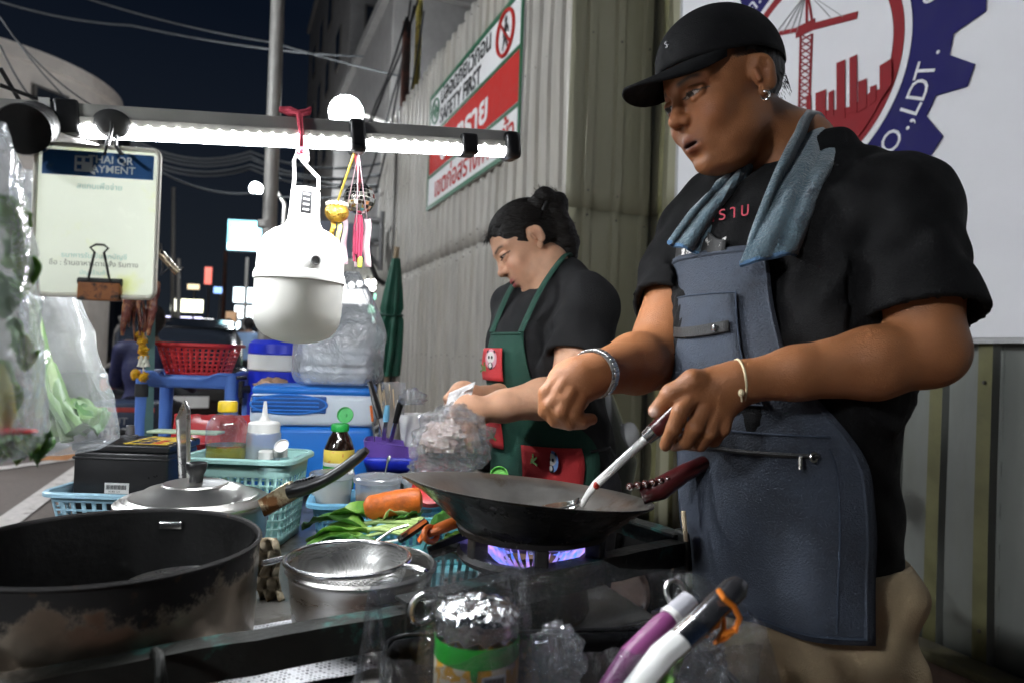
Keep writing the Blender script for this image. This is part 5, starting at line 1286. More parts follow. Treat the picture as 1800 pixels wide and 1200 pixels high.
# -- bag of foam boxes on the cooler
fb = P(590, 690, 1.80)
m_foam = mat('white_foam', (.72, .76, .80), .75, var=.04, bump=.15, bscale=150)
fz = TZ + .294
for k in range(2):
    t = thing('foam_box', ['bottom foam food box inside the clear bag', 'top foam food box inside the clear bag'][k], 'food box', (fb.x + .01, fb.y + .06, fz + .053 * k + .003), R(-14 + 3 * k), group='white foam boxes stacked in the clear bag')
    b = MB(); b.prism([(-.085, -.065), (.085, -.065), (.085, .065), (-.085, .065)], 0, .028); b.v = [(p[0] * (.9 if p[2] < .01 else 1), p[1] * (.9 if p[2] < .01 else 1), p[2]) for p in b.v]; bevel(b.build('tray', m_foam, t, smooth=0), .006, 3)
    b = MB(); b.rbox((0, 0, .038), (.178, .138, .018), .008); b.build('lid', m_foam, t)
def sack(name, label, c, w, d, h, m, seed, neck=.25, cat='plastic bag', nu=44, nv=30, tipx=0.0, amp=.06, top=True, floor=True):
    """a soft carrier bag: wide rounded base that gathers to a neck"""
    mb = MB(); rows = []
    for i in range(nv + 1):
        v = i / nv; row = []
        sc_ = (1 - neck) * (1 - max(0, (v - .42) / .58) ** 1.3) + neck
        sc_ *= min(1, (v / .10) ** .5 * .25 + .75) if v < .1 else 1
        for j in range(nu):
            a = 2 * math.pi * j / nu; ex = .62
            x = math.copysign(abs(math.cos(a)) ** ex, math.cos(a)) * w / 2; y = math.copysign(abs(math.sin(a)) ** ex, math.sin(a)) * d / 2
            nn = 1 + amp * (mnoise.noise(Vector((x * 18 + seed, y * 18, v * 4))) + 1.2 * mnoise.noise(Vector((math.cos(a) * 3 + seed, math.sin(a) * 3, v * 2.5)))) + amp * 1.2 * v * math.sin(a * 9 + seed)
            row.append(Vector((x * sc_ * nn + tipx * v ** 2, y * sc_ * nn, v * h)))
        rows.append(row)
    mb.grid(rows, close_u=True)
    if floor: mb.f.append(tuple(range(nu))); mb.m.append(0)
    o = mb.build(name, m, smooth=60); o.location = c
    tag(o, label, cat); return o
m_bag = film('bag_film', body=.20, rough=.10, bump=.7, bscale=26, milky=.34)
o = sack('plastic_bag', 'clear plastic bag around the foam boxes on the cooler', (fb.x + .01, fb.y + .06, fz), .245, .19, .31, m_bag, 4, neck=.14, tipx=.03, amp=.07); o.rotation_euler = (0, 0, R(-14))

# -- soy sauce bottle
sy = P(594, 850, 1.50)
soy = thing('sauce_bottle', 'dark soy sauce bottle with open green flip cap', 'bottle', (sy.x, sy.y, TZ + .062))
sb = mat('soy_sauce', (.012, .006, .004), .08, var=.1, bump=0, coat=.6)
bottle(soy, [(0, 0), (.030, 0), (.033, .004), (.033, .10), (.0315, .115), (.024, .135), (.0175, .146), (.0165, .152)], sb)
m_soylab = mat('soy_label', (.02, .30, .05), .4, var=.08)
bottle(soy, [(.0334, .028), (.0337, .03), (.0337, .074), (.0334, .076)], m_soylab, 'green_label'); bottle(soy, [(.0334, .076), (.0337, .077), (.0337, .083), (.0334, .084)], m_white_pl, 'white_band')
bottle(soy, [(.0334, .084), (.0337, .085), (.0330, .110), (.0325, .111)], mat('label_food', (.60, .22, .06), .4, col2=(.65, .5, .08), c2amt=.4, c2scale=60, c2soft=.03), 'picture_label')
b = MB(); b.box((-.012, -.0335, .055), (.006, .001, .013)); b.build('barcode_patch', m_white_pl, soy, smooth=0)
bottle(soy, [(.0185, .150), (.0195, .152), (.0195, .163), (.018, .166), (.010, .167), (0, .167)], m_greencap, 'cap')
b = MB(); b.T = Matrix.Translation((.012, .006, .184)) @ Euler((R(78), 0, R(-25))).to_matrix().to_4x4(); b.lathe([(0, 0), (.017, 0), (.018, .002), (.018, .007), (.0165, .007), (.016, .003), (.004, .003), (.004, .006), (0, .006)], 28); b.build('flip_lid', m_greencap, soy)

# -- blue basket with three tubs
bA = P(672, 905, 1.36)
basket('basket', 'light blue basket holding the three lidded tubs', (bA.x + .005, bA.y + .02, TZ + .006), R(-12), .27, .125, .088, m_ltblue, 56, 4)
tubs = [(583, 1.385, .044, 'cloudy plastic tub with a white spoon, leftmost of three'), (665, 1.36, .048, 'cloudy plastic tub with a steel spoon, middle of three'), (747, 1.36, .044, 'cloudy plastic tub with crossed lid marks, nearest the wok')]
for i, (px, D, r_, lab) in enumerate(tubs):
    c = P(px, 885, D); zt_ = TZ + .078
    t = thing('food_tub', lab, 'tub', (c.x, c.y + .01, zt_))
    bottle(t, [(0, 0), (r_ * .85, 0), (r_ * .88, .003), (r_ * .95, .055)], m_cloudy, 'tub_body')
    bottle(t, [(0, .002), (r_ * .84, .002), (r_ * .9, .022), (0, .025)], mat('tub_filling_%d' % i, [(.5, .48, .42), (.40, .16, .07), (.55, .52, .46)][i], .6, col2=[(.6, .6, .5), (.55, .4, .25), (.35, .3, .2)][i], c2amt=.4, c2scale=70), 'filling')
    bottle(t, [(r_ * .96, .050), (r_ * 1.03, .052), (r_ * 1.03, .060), (r_ * 1.0, .062), (r_ * .97, .058), (r_ * .82, .059), (r_ * .8, .064), (0, .065)], m_cloudy, 'lid')
    if i == 1:
        b = MB(); b.tube([(.006, 0, .03), (.018, .004, .085), (.020, .004, .095), (.023, .004, .102)], [.002, .0025, .006, .003], 8, flat=.5); b.build('spoon', m_steel_bright, t)
    if i == 0:
        b = MB(); b.tube([(-.002, -.01, .02), (.020, -.022, .055), (.026, -.026, .068)], [.010, .006, .005], 10, flat=.4); b.torus((.03, -.03, .070), .006, .0025, 16, 6, Euler((R(80), 0, R(20))).to_matrix()); b.build('spoon', m_white_pl, t)
q = P(757, 862, 1.28); t = thing('red_lid', 'round red lid tucked behind the carrot', 'lid', q)
b = MB(); b.T = Euler((R(35), 0, R(-15))).to_matrix().to_4x4(); b.lathe([(0, .006), (.03, .006), (.036, .004), (.038, -.004), (.036, -.004), (.034, .001), (0, .002)], 32); b.build('disc', m_red, t)

# -- vegetable basket in front
bB = P(715, 985, 1.13)
basket('basket', 'teal slotted basket of vegetables beside the burner', (bB.x + .02, bB.y + .015, TZ + .004), R(-6), .275, .165, .082, m_teal, 60, 1, slot=True, solid_top=.22, hole=.55)
ca0, ca1 = P(640, 894, 1.13), P(742, 880, 1.15)
car = thing('carrot', 'thick orange carrot lying across the blue basket', 'carrot', ca0)
m_carrot = mat('carrot_skin', (.62, .14, .015), .5, var=.2, vscale=40, bump=.4, bscale=80, col2=(.42, .10, .02), c2amt=.15, c2scale=25)
b = MB(); n = 18; d = ca1 - ca0; pts = [ca0 + d * (i / n) + Vector((0, 0, .003 * math.sin(i * .16))) for i in range(n + 1)]
rs = [.009, .0165] + [.0195 + .0004 * math.sin(i * 1.7) + .00022 * i for i in range(n - 3)] + [.0215, .011]
b.tube(pts, [min(r_, .026) for r_ in rs], 18); b.build('root', m_carrot, car, world=True)
m_leaf = mat('leaf_green', (.10, .27, .03), .4, var=.3, vscale=30, bump=.3, bscale=60, col2=(.22, .40, .06), c2amt=.3, c2scale=20)
m_leafd = mat('leaf_dark', (.05, .16, .025), .4, var=.3, vscale=30, bump=.3, bscale=60)
m_stem = mat('stem_pale', (.42, .56, .20), .4, var=.15, vscale=30, bump=.1)
m_cab = mat('cabbage_pale', (.56, .66, .30), .5, var=.2, vscale=25, bump=.4, bscale=50)
def leaf(parent, base, tip, w, m, cup=.25, seed=0, name='leaf', up=Vector((0, 0, 1)), ruff=.012):
    base, tip = Vector(base), Vector(tip); d = tip - base; L_ = d.length; x, y, dd = frame_from(d, up); mb = MB(); rows = []; n = 12
    for i in range(n + 1):
        v = i / n; ww = w * (math.sin(math.pi * min(1, .06 + v * .97)) ** .65)
        c = base + d * v + y * (.18 * L_ * math.sin(math.pi * v) * cup)
        row = []
        for s_ in np.linspace(-1, 1, 9):
            rf = ruff * mnoise.noise(Vector((s_ * 2.4 + seed, v * 6, seed * 1.7))) * abs(s_)
            row.append(c + x * (ww * s_) + y * (abs(s_) ** 1.5 * ww * .45 * (1 if cup >= 0 else -1) + rf))
        rows.append(row)
    mb.grid(rows); o = mb.build(name, m, parent, world=True, smooth=60); solid(o, .0008); return o
gr = thing('leafy_greens', 'bunch of leafy green mustard on the vegetable basket', 'vegetables', P(600, 940, 1.13))
for i, (a_, b_, w_, mm) in enumerate((((640, 925, 1.12), (530, 925, 1.16), .026, m_leafd), ((650, 935, 1.10), (538, 950, 1.12), .028, m_leaf), ((640, 945, 1.08), (520, 975, 1.08), .024, m_leaf), ((690, 920, 1.13), (560, 915, 1.19), .026, m_leaf), ((660, 950, 1.07), (590, 985, 1.03), .02, m_leafd), ((740, 905, 1.16), (690, 915, 1.12), .02, m_leafd), ((760, 930, 1.12), (815, 905, 1.18), .02, m_leafd), ((780, 950, 1.1), (850, 955, 1.1), .02, m_leaf), ((740, 965, 1.08), (830, 985, 1.07), .018, m_leafd))):
    leaf(gr, P(*a_), P(*b_), w_, mm, .5, i)
for i, (a_, b_) in enumerate((((735, 918, 1.12), (600, 925, 1.13)), ((740, 925, 1.11), (610, 938, 1.11)), ((735, 932, 1.10), (620, 948, 1.09)), ((720, 940, 1.09), (615, 930, 1.10)), ((745, 912, 1.13), (640, 922, 1.14)))):
    b = MB(); p0, p1 = P(*a_), P(*b_); b.tube([p0, p0.lerp(p1, .5) + Vector((0, 0, .006)), p1], [.0065, .0055, .003], 8, flat=.7); b.build('stalk', m_stem, gr, world=True)
cbg = thing('cabbage_wedge', 'pale green cabbage wedge among the greens', 'cabbage', P(690, 915, 1.15))
for i in range(5): leaf(cbg, P(655, 925 - 3 * i, 1.14 + .006 * i), P(740, 912 - 3 * i, 1.15 + .006 * i), .030 - .003 * i, m_cab, .9, 20 + i, 'cabbage_leaf')
# tongs, peeler, knife
tg = thing('tongs', 'black and steel tongs lying over the greens', 'tongs', P(725, 935, 1.08))
b = MB(); b.bar(P(700, 950, 1.06), P(752, 915, 1.08), .016, .010); bevel(b.build('grip', m_black_pl, tg, world=True), .004)
b = MB(); b.bar(P(706, 942, 1.052), P(748, 913, 1.072), .006, .006); b.build('grip_slot', m_steel_bright, tg, world=True)
b = MB(); b.tube([P(700, 948, 1.06), P(668, 955, 1.06), P(662, 950, 1.06), P(690, 930, 1.07), P(718, 922, 1.08)], .0025, 6); b.build('wire_frame', m_steel, tg, world=True)
kp = thing('folding_knife', 'orange handled kitchen cutter with steel blade on the teal basket', 'cutter', P(780, 945, 1.05))
b = MB(); pts = [P(738, 950, 1.05), P(748, 938, 1.05), P(780, 925, 1.06), P(815, 912, 1.07), P(828, 918, 1.07)]
b.tube(pts, [.010, .013, .0165, .017, .011], 14, flat=.55); b.build('orange_grip', m_orange, kp, world=True)
b = MB(); b.torus(P(757, 938, 1.045), .011, .0045, 20, 8, Euler((R(70), R(10), R(30))).to_matrix(), sx=1.3); b.build('finger_ring', m_orange, kp, world=True)
b = MB(); b.bar(P(742, 964, 1.045), P(752, 940, 1.043), .010, .006); b.build('teal_trigger', m_teal, kp, world=True)
b = MB(); b.bar(P(752, 968, 1.045), P(832, 934, 1.07), .006, .014); bevel(b.build('blade_guard', m_black_pl, kp, world=True), .002)
b = MB(); b.bar(P(758, 974, 1.042), P(830, 950, 1.068), .003, .012); b.build('blade', m_steel_bright, kp, world=True)
b = MB(); b.ell(P(815, 940, 1.055), (.003, .003, .003)); b.build('bolt', m_steel_bright, kp, world=True)

# -- paper egg tray, water bottle strip
et = thing('egg_tray', 'stained pulp paper tray leaning by the saucepan', 'tray', P(478, 1045, 1.05))
m_pulp = mat('pulp_paper', (.50, .42, .30), .9, var=.2, vscale=30, bump=.5, bscale=60, col2=(.30, .20, .10), c2amt=.25, c2scale=20)
b = MB(); rows = []
for i in range(25):
    v = i / 24; rows.append([P(456 + u * 5.2 + 4 * math.sin(v * 7), 935 + v * 118, 1.06) + CAM_F * (.012 * math.sin(u * 1.57) * math.sin(v * 15) - .03 * (1 - v) + .004 * mnoise.noise(Vector((u, i, 3)))) for u in range(9)])
b.grid(rows); solid(b.build('pulp_sheet', m_pulp, et, world=True, smooth=60), .003)

# -- purple tray of utensils, tin, skewers, container
pu = P(688, 790, 1.70); pz = TZ + .10
t = thing('utensil_tray', 'purple and blue plastic tray behind the plastic wrap', 'tray', (pu.x, pu.y, TZ + .10), R(-15))
b = MB(); rows = []
for (s_, z_) in ((.8, 0), (.84, .002), (.94, .03), (1.0, .06), (1.03, .06)): rows.append([Vector((p.x * s_, p.y * s_, z_ + (.012 if p.x < 0 else 0) * (z_ > .05))) for p in rrect(.13, .10, .02, 6)])
b.grid(rows, close_u=True); b.f.append(tuple(range(len(rows[0])))); b.m.append(0); solid(b.build('tray_body', m_purple, t, smooth=50), .003)
b = MB(); rows = [[Vector((p.x * s_, p.y * s_, z_)) for p in rrect(.135, .105, .02, 6)] for (s_, z_) in ((.8, -.004), (.92, .018), (.97, .034))]; b.grid(rows, close_u=True); solid(b.build('blue_base', m_deepblue, t, smooth=50), .003)
tn = P(686, 830, 1.62); t = thing('tin_can', 'dull grey tin can under the purple tray', 'can', (tn.x, tn.y, TZ + .003))
bottle(t, [(0, 0), (.038, 0), (.039, .003), (.039, .085), (.0405, .087), (.0405, .09), (.037, .09), (.037, .01), (0, .01)], m_steel, 'can_body'); bottle(t, [(.0392, .02), (.0394, .022), (.0394, .026), (.0392, .028)], m_steel, 'ridge')
bw = P(712, 815, 1.50); t = thing('ice_bowl', 'small pale blue bowl of crushed ice', 'bowl', (bw.x, bw.y, TZ + .03))
bottle(t, [(0, 0), (.02, 0), (.028, .012), (.036, .034), (.034, .034), (.026, .014), (0, .006)], m_palebl, 'bowl_shell')
b = MB()
for k in range(30): a, r_ = random.uniform(0, 6.28), random.uniform(0, .028); b.ell((r_ * math.cos(a), r_ * math.sin(a), .032 + random.uniform(0, .012)), (.005, .006, .004), Euler((a, r_ * 90, a)).to_matrix(), 6, 4)
o = b.build('ice', mat('crushed_ice', (.75, .82, .86), .15, var=.1, trans=.3), t, smooth=0); o['kind'] = 'stuff'
wc = P(730, 735, 1.78); t = thing('paper_container', 'white tapered container of skewers beside the woman', 'container', (wc.x, wc.y, TZ + .13))
bottle(t, [(0, 0), (.032, 0), (.033, .002), (.043, .10), (.042, .10), (.032, .004), (0, .003)], m_white_pl, 'cup')
hs = P(690, 700, 1.80)
t = thing('skewer_bundle', 'bundle of bamboo skewers wrapped in clear plastic', 'skewers', (hs.x, hs.y, TZ + .13))
for k in range(26):
    b = MB(); a = k * 2.4; r_ = .003 * math.sqrt(k); b.cyl((r_ * math.cos(a) + .01, r_ * math.sin(a), 0), (r_ * 1.9 * math.cos(a) - .012, r_ * 1.9 * math.sin(a), .165 + .012 * math.sin(k * 3)), .0016, n=6); b.build('skewer', mat('bamboo', (.62, .50, .33), .6), t)
o = sack('skewer_wrapper', 'clear wrapper around the bamboo skewers', (0, 0, 0), .06, .05, .18, m_bag, 12, neck=.9, amp=.12, nu=24, nv=16); o.parent = t; del o['label'], o['category']
def stick(name, label, cat, p0, p1, r0, r1, m, tipm=None, flat=.6):
    t = thing(name, label, cat, p0); mb = MB(); p0, p1 = Vector(p0), Vector(p1)
    mb.tube([p0, p0.lerp(p1, .3), p0.lerp(p1, .7), p1], [r0 * .9, r0, r1, r1 * .8], 12, flat=flat); mb.build('handle', m, t, world=True); 
    mb = MB(); dd = (p0 - p1).normalized(); mb.bar(p0, p0 + dd * .05, r0 * 1.2, .003); mb.build('shank', tipm or m_steel_bright, t, world=True, smooth=0); return t
stick('kitchen_knife', 'black handled knife standing in the purple tray', 'knife', P(695, 742, 1.66), P(706, 700, 1.64), .008, .009, m_black_pl)
stick('scissors', 'blue handled scissors standing in the purple tray', 'scissors', P(678, 740, 1.68), P(681, 712, 1.67), .008, .007, m_ltblue)
stick('chopper', 'long black handled utensil leaning behind the purple tray', 'utensil', P(668, 735, 1.72), P(650, 670, 1.74), .013, .010, m_black_pl)
stick('spatula', 'orange handled spatula in the purple tray', 'spatula', P(655, 740, 1.70), P(652, 712, 1.70), .006, .006, m_orange)

# -- bag bundle the woman works over
wb = P(795, 775, 1.30)
m_wrap = film('wrap_film', body=.22, rough=.06, bump=.8, bscale=60, milky=.13)
crumple('plastic_wrap', 'crumpled clear plastic bag in front of the woman', 'plastic bag', wb, (.074, .055, .064), m_wrap, 6, amp=.42, nu=40, nv=28, flat_bottom=False)
crumple('food_parcel', 'pinkish food parcel inside the clear plastic bag', 'parcel', P(780, 772, 1.32), (.040, .030, .036), mat('meat_parcel', (.58, .44, .37), .4, var=.25, vscale=30, bump=.5, bscale=40), 11, amp=.4)
for (px, py, D, s_, lab) in ((745, 825, 1.34, .02, 'loose scrap of clear wrap left of the wok'), (725, 700, 1.6, .022, 'clump of clear wrap beside the white container')):
    crumple('plastic_scrap', lab, 'plastic wrap', P(px, py, D), (s_ * 1.4, s_, s_), m_wrap, px, amp=.6)
# jars behind the wok
jr = P(822, 830, 1.32); t = thing('sauce_jar', 'open clear jar of brown paste behind the wok', 'jar', (jr.x, jr.y, TZ + .08))
bottle(t, [(0, 0), (.038, 0), (.040, .004), (.040, .04), (.043, .042), (.043, .050), (.040, .052)], m_clear, 'jar_body'); bottle(t, [(0, .002), (.037, .002), (.038, .044), (.02, .05), (0, .051)], mat('brown_paste', (.16, .06, .02), .5, bump=.5), 'paste')
b = MB(); b.tube([(.01, 0, .03), (.0, .005, .075), (-.012, .006, .082)], .0015, 6); b.build('spoon', m_steel_bright, t)
jr = P(885, 832, 1.28); t = thing('sauce_bottle', 'small brown sauce bottle with lime green flip cap', 'bottle', (jr.x, jr.y, TZ + .075))
bottle(t, [(0, 0), (.028, 0), (.03, .004), (.03, .035), (.022, .05), (.016, .056)], mat('brown_sauce', (.10, .035, .01), .12, coat=.5, bump=0), 'bottle_body'); bottle(t, [(.017, .054), (.018, .055), (.018, .070), (.017, .072), (0, .072)], m_limecap, 'cap')
b = MB(); b.T = Matrix.Translation((-.006, .006, .09)) @ Euler((R(80), 0, R(-25))).to_matrix().to_4x4(); b.lathe([(0, 0), (.0165, 0), (.0175, .002), (.0175, .007), (.016, .007), (.015, .003), (0, .003)], 28); b.build('flip_lid', m_limecap, t)
jr = P(905, 838, 1.34); t = thing('sauce_jar', 'clear plastic jar behind the lime capped bottle', 'jar', (jr.x, jr.y, TZ + .075)); bottle(t, [(0, 0), (.03, 0), (.032, .004), (.032, .05), (.030, .054)], m_clear, 'jar_body')
b = MB(); b.torus((0, 0, .052), .031, .002, 28, 6); b.build('jar_lip', m_clear, t)

# ================================================================== FOREGROUND BASKET, BAG AND KNIVES
fc = P(965, 1150, .705)
fb_ = thing('crate', 'black woven plastic crate hanging in front of the burner rail', 'crate', (fc.x + .01, fc.y, .645), R(-14))
ts = []
b = MB(); nC, nR = 60, 14; rows = []
lp_ = sample_loop(rrect(.35, .19, .03), [i / nC for i in range(nC)])
for i in range(nR + 1):
    z = .18 * i / nR; s_ = .9 + .1 * i / nR
    rows.append([Vector((p.x * s_, p.y * s_, z)) + (Vector((p.x, p.y, 0)).normalized() * (.0022 if (i + j) % 2 else -.0022)) for j, p in enumerate(lp_)])
b.grid(rows, close_u=True); b.f.append(tuple(range(nC))); b.m.append(0); solid(b.build('woven_wall', m_black_pl, fb_, smooth=25), .003)
b = MB(); b.tube([Vector((p.x, p.y,   .182)) for p in rrect(.355, .195, .03, 6)], .0025, 8, closed=True); b.build('rim', m_black_pl, fb_)
b = MB(); b.tube([(.15, .095, .18), (.155, .11, .20), (.15, .125, .19)], .003, 6); b.build('hook', m_steel, fb_)
m_bag2 = film('dark_bag_film', tint=(.85, .86, .88), body=.07, rough=.045, bump=1.0, bscale=44, milky=.008)
b = MB(); nC = 90; rows = []
lp2 = sample_loop(rrect(.372, .212, .04), [i / nC for i in range(nC)])
for i, (s_, z_) in enumerate(((.88, .04), (.93, .10), (.965, .15), (1.0, .185), (1.03, .195), (1.05, .185), (1.07, .15), (1.09, .10), (1.10, .05), (1.10, .0))):
    rows.append([Vector((p.x * s_, p.y * s_, z_ + .012 * mnoise.noise(Vector((j * .35, z_ * 9, 1))) + .018 * mnoise.noise(Vector((j * .11, 0, 4))))) + Vector((p.x, p.y, 0)).normalized() * (.006 * mnoise.noise(Vector((j * .5, z_ * 14, 7))) + .004 * math.sin(j * 1.1 + z_ * 40)) for j, p in enumerate(lp2)])
b.grid(rows, close_u=True); o = b.build('plastic_bag', m_bag2, smooth=60); o.location = fb_.location + Vector((0, 0, .055)); o.rotation_euler = fb_.rotation_euler; tag(o, 'clear plastic bag lining the black crate in the foreground', 'plastic bag')
jc = P(838, 1140, .655)
jar = thing('plastic_jar', 'clear jar with foil top and green orange label in the foreground bag', 'jar', (jc.x, jc.y, .672))
JT = Matrix.Translation((0, 0, .104)) @ Matrix.Scale(1.06, 4)
bottle(jar, [(0, -.095), (.034, -.095), (.037, -.09), (.0375, .085), (.0365, .10), (.034, .108), (.0345, .118), (.036, .120)], m_clear, 'jar_body', 40, JT)
bottle(jar, [(.0377, -.07), (.038, -.068), (.038, .084), (.0377, .086)], mat('orange_label', (.78, .38, .02), .45, var=.08, col2=(.70, .62, .45), c2amt=.2, c2scale=25, c2soft=.02), 'orange_label', 40, JT)
bottle(jar, [(.0380, .084), (.0383, .085), (.0383, .101), (.038, .102)], mat('label_green', (.02, .36, .03), .45, var=.06), 'green_band', 40, JT)
b = MB(); a0 = math.atan2(-(jc.y), -(jc.x)); b.T = JT @ Matrix.Rotation(a0 + .42, 4, 'Z'); b.box((.0384, 0, .070), (.0012, .022, .018)); bs_ = b.build('barcode_patch', m_white_pl, jar, smooth=0)
for k in range(9): b = MB(); b.T = JT @ Matrix.Rotation(a0 + .42, 4, 'Z'); b.box((.0392, -.008 + k * .002, .071), (.0006, .0009 if k % 2 else .0013, .012)); b.build('barcode_line', m_ink, bs_, smooth=0)
b = MB(); b.T = JT @ Matrix.Rotation(a0 - .05, 4, 'Z'); b.prism([(-.004, 0), (.004, 0), (.003, -.014), (-.002, -.012)], .0384, .0392, Matrix(((0, 0, 1, 0), (1, 0, 0, 0), (0, 1, 0, .088), (0, 0, 0, 1)))); b.build('green_drip', MATS['label_green'], jar, smooth=0)
m_foiltop = mat('crinkled_foil', (.75, .75, .74), .12, metal=1, bump=1.0, bscale=90, var=.2)
b = MB(); rows = []
for i in range(9):
    r_ = .039 * math.sin(math.pi / 2 * i / 8); rows.append([Vector((r_ * math.cos(2 * math.pi * j / 40), r_ * math.sin(2 * math.pi * j / 40), .119 + .013 * math.cos(math.pi / 2 * i / 8) + .0035 * mnoise.noise(Vector((i * 1.3, j * .9, 2))))) for j in range(40)])
rows.append([Vector((.0385 * math.cos(2 * math.pi * j / 40), .0385 * math.sin(2 * math.pi * j / 40), .105 + .003 * math.sin(j * 2.1))) for j in range(40)])
b.T = JT; b.grid(rows, close_u=True); b.build('foil_top', m_foiltop, jar, smooth=15)
o = sack('plastic_bag', 'clear bag pulled round the foil topped jar', (jc.x, jc.y, .70), .105, .10, .255, m_bag2, 21, neck=.7, amp=.12, floor=False)
kn = thing('kitchen_knife', 'purple handled knife sticking out of the foreground crate', 'knife', P(1080, 1200, .63))
b = MB(); b.tube([P(1060, 1225, .62), P(1110, 1150, .64), P(1165, 1095, .66), P(1176, 1085, .665)], [.011, .0125, .012, .010], 14, flat=.7); b.build('grip', mat('purple_grip', (.20, .045, .15), .4, var=.08, bump=.08), kn, world=True)
b = MB(); b.tube([P(1176, 1085, .665), P(1184, 1078, .668)], [.0125, .0125], 14, flat=.7); b.build('white_ring', m_white_pl, kn, world=True); b = MB(); b.bar(P(1062, 1222, .622), P(1062, 1222, .622) - Vector((.03, -.02, .11)), .022, .002); b.build('blade', m_steel_bright, kn, world=True, smooth=0)
b = MB(); b.tube([P(1184, 1078, .668), P(1212, 1052, .68)], [.012, .011], 14, flat=.7); b.build('end_cap', mat('grey_cap', (.42, .42, .46), .35, var=.06), kn, world=True)
b = MB(); b.torus(P(1188, 1042, .70), .013, .0025, 20, 8, Euler((R(60), R(20), 0)).to_matrix()); b.build('hanging_ring', m_steel, kn, world=True)
k2 = thing('kitchen_knife', 'white and steel handled knife tied with orange band', 'knife', P(1120, 1200, .60))
b = MB(); b.tube([P(1105, 1225, .59), P(1165, 1150, .61), P(1195, 1125, .62)], [.012, .014, .014], 14, flat=.7); b.build('white_grip', mat('ivory_grip', (.70, .70, .68), .4, var=.05, bump=.04), k2, world=True)
b = MB(); b.tube([P(1195, 1125, .62), P(1225, 1098, .63)], [.0145, .0145], 14, flat=.7); b.build('steel_collar', m_steel_bright, k2, world=True); b = MB(); b.bar(P(1107, 1222, .592), P(1107, 1222, .592) - Vector((.02, -.03, .11)), .024, .002); b.build('blade', m_steel_bright, k2, world=True, smooth=0)
b = MB(); b.tube([P(1225, 1098, .63), P(1290, 1035, .65), P(1300, 1022, .655)], [.014, .0145, .010], 14, flat=.7); b.build('dark_end', mat('dark_chrome', (.12, .12, .13), .2, metal=.8), k2, world=True)
m_ob = mat('orange_rubber', (.75, .20, .01), .55, bump=.3, bscale=200)
ob_ = thing('rubber_band', 'orange rubber band knotted round the knife end', 'rubber band', P(1270, 1060, .63))
b = MB(); b.tube([P(1263, 1036, .635), P(1272, 1050, .628), P(1290, 1065, .63), P(1300, 1085, .633), P(1292, 1108, .635), P(1270, 1112, .635), P(1258, 1128, .635), P(1275, 1120, .637), P(1296, 1100, .64)], .0028, 8); b.build('band', m_ob, ob_, world=True)
b = MB(); b.tube([P(1272, 1108, .636), P(1272, 1085, .64), P(1262, 1098, .638), P(1243, 1108, .64), P(1240, 1118, .64)], .0024, 8); b.build('loose_end', m_ob, ob_, world=True)
crumple('plastic_scrap', 'clear bag scrap hanging under the orange rubber band', 'plastic wrap', P(1225, 1165, .66), (.028, .02, .035), m_wrap, 31, amp=.5, flat_bottom=False)
lf = thing('green_leaf', 'green leaf poking out beside the white knife handle', 'leaf', P(1190, 1195, .66)); leaf(lf, P(1170, 1215, .66), P(1200, 1140, .67), .012, m_leaf, .3, 3)
crumple('plastic_scrap', 'clear plastic scrap beside the foil topped jar', 'plastic wrap', P(975, 1165, .66), (.03, .015, .035), m_wrap, 14, amp=.5, flat_bottom=False)
wst = thing('wooden_skewer', 'wooden skewer standing in the iron corner post', 'skewer', P(1203, 945, 1.0)); b = MB(); b.cyl(P(1206, 950, 1.02), P(1201, 898, 1.02), .0035, n=8); b.build('stick', mat('bamboo', (.62, .50, .33), .6), wst, world=True)

# ================================================================== HANGING BAGS AND PAYMENT SIGN AT THE LEFT
def plane_frame(p0, px_axis, up):   # local frame with x right, z up, facing the viewer
    x = px_axis.normalized(); z = (up - x * up.dot(x)).normalized(); y = z.cross(x)
    M_ = Matrix((x, y, z)).transposed().to_4x4(); M_.translation = p0; return M_
TLq, TRq, BLq = P(68, 250, .74), P(287, 265, .76), P(52, 518, .735)
qx = TRq - TLq; qw = qx.length; qh = (TLq - BLq).length
Mq = plane_frame(BLq, qx, TLq - BLq)
qs = thing('payment_sign', 'white payment sign card with blue header hanging from the bar', 'sign', BLq)
QI = ROOTM[qs.name_full].inverted() @ Mq
def qbox(name, m, x0, x1, z0, z1, y0, y1, parent=qs, bev=0):
    mb = MB(); mb.T = QI; mb.box(((x0 + x1) / 2, (y0 + y1) / 2, (z0 + z1) / 2), (x1 - x0, y1 - y0, z1 - z0)); o = mb.build(name, m, parent, smooth=0)
    if bev: bevel(o, bev, 2)
    return o
mb = MB(); mb.T = QI @ Matrix.Translation((qw / 2, .002, qh / 2)) @ Matrix.Rotation(R(90), 4, 'X'); mb.prism([(p.x, p.y) for p in rrect(qw, qh, .008, 6)], -.001, .001); CARD = mat('card_white', (.70, .72, .66), .25, var=.05, vscale=10, bump=.02, coat=.4, col2=(.66, .70, .22), c2amt=.12, c2scale=16, c2soft=.3)  # yellow-green patches: reflected light painted into the card colour
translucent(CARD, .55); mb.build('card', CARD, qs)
mb = MB(); mb.T = QI; pth = [Vector((p.x + qw / 2, -.0005, p.y + qh / 2)) for p in rrect(qw - .002, qh - .002, .008, 6)]; mb.tube(pth, .0026, 8, closed=True); mb.build('frame', mat('card_edge', (.74, .72, .62), .35), qs)
qbox('header_band', mat('header_blue', (.02, .10, .28), .3, var=.2, vscale=20, col2=(.35, .42, .03), c2amt=.14, c2scale=22, c2soft=.25, coat=.4), .007, qw - .007, qh - .034, qh - .007, -.0012, .0008)  # same yellow-green reflection tint painted over the blue
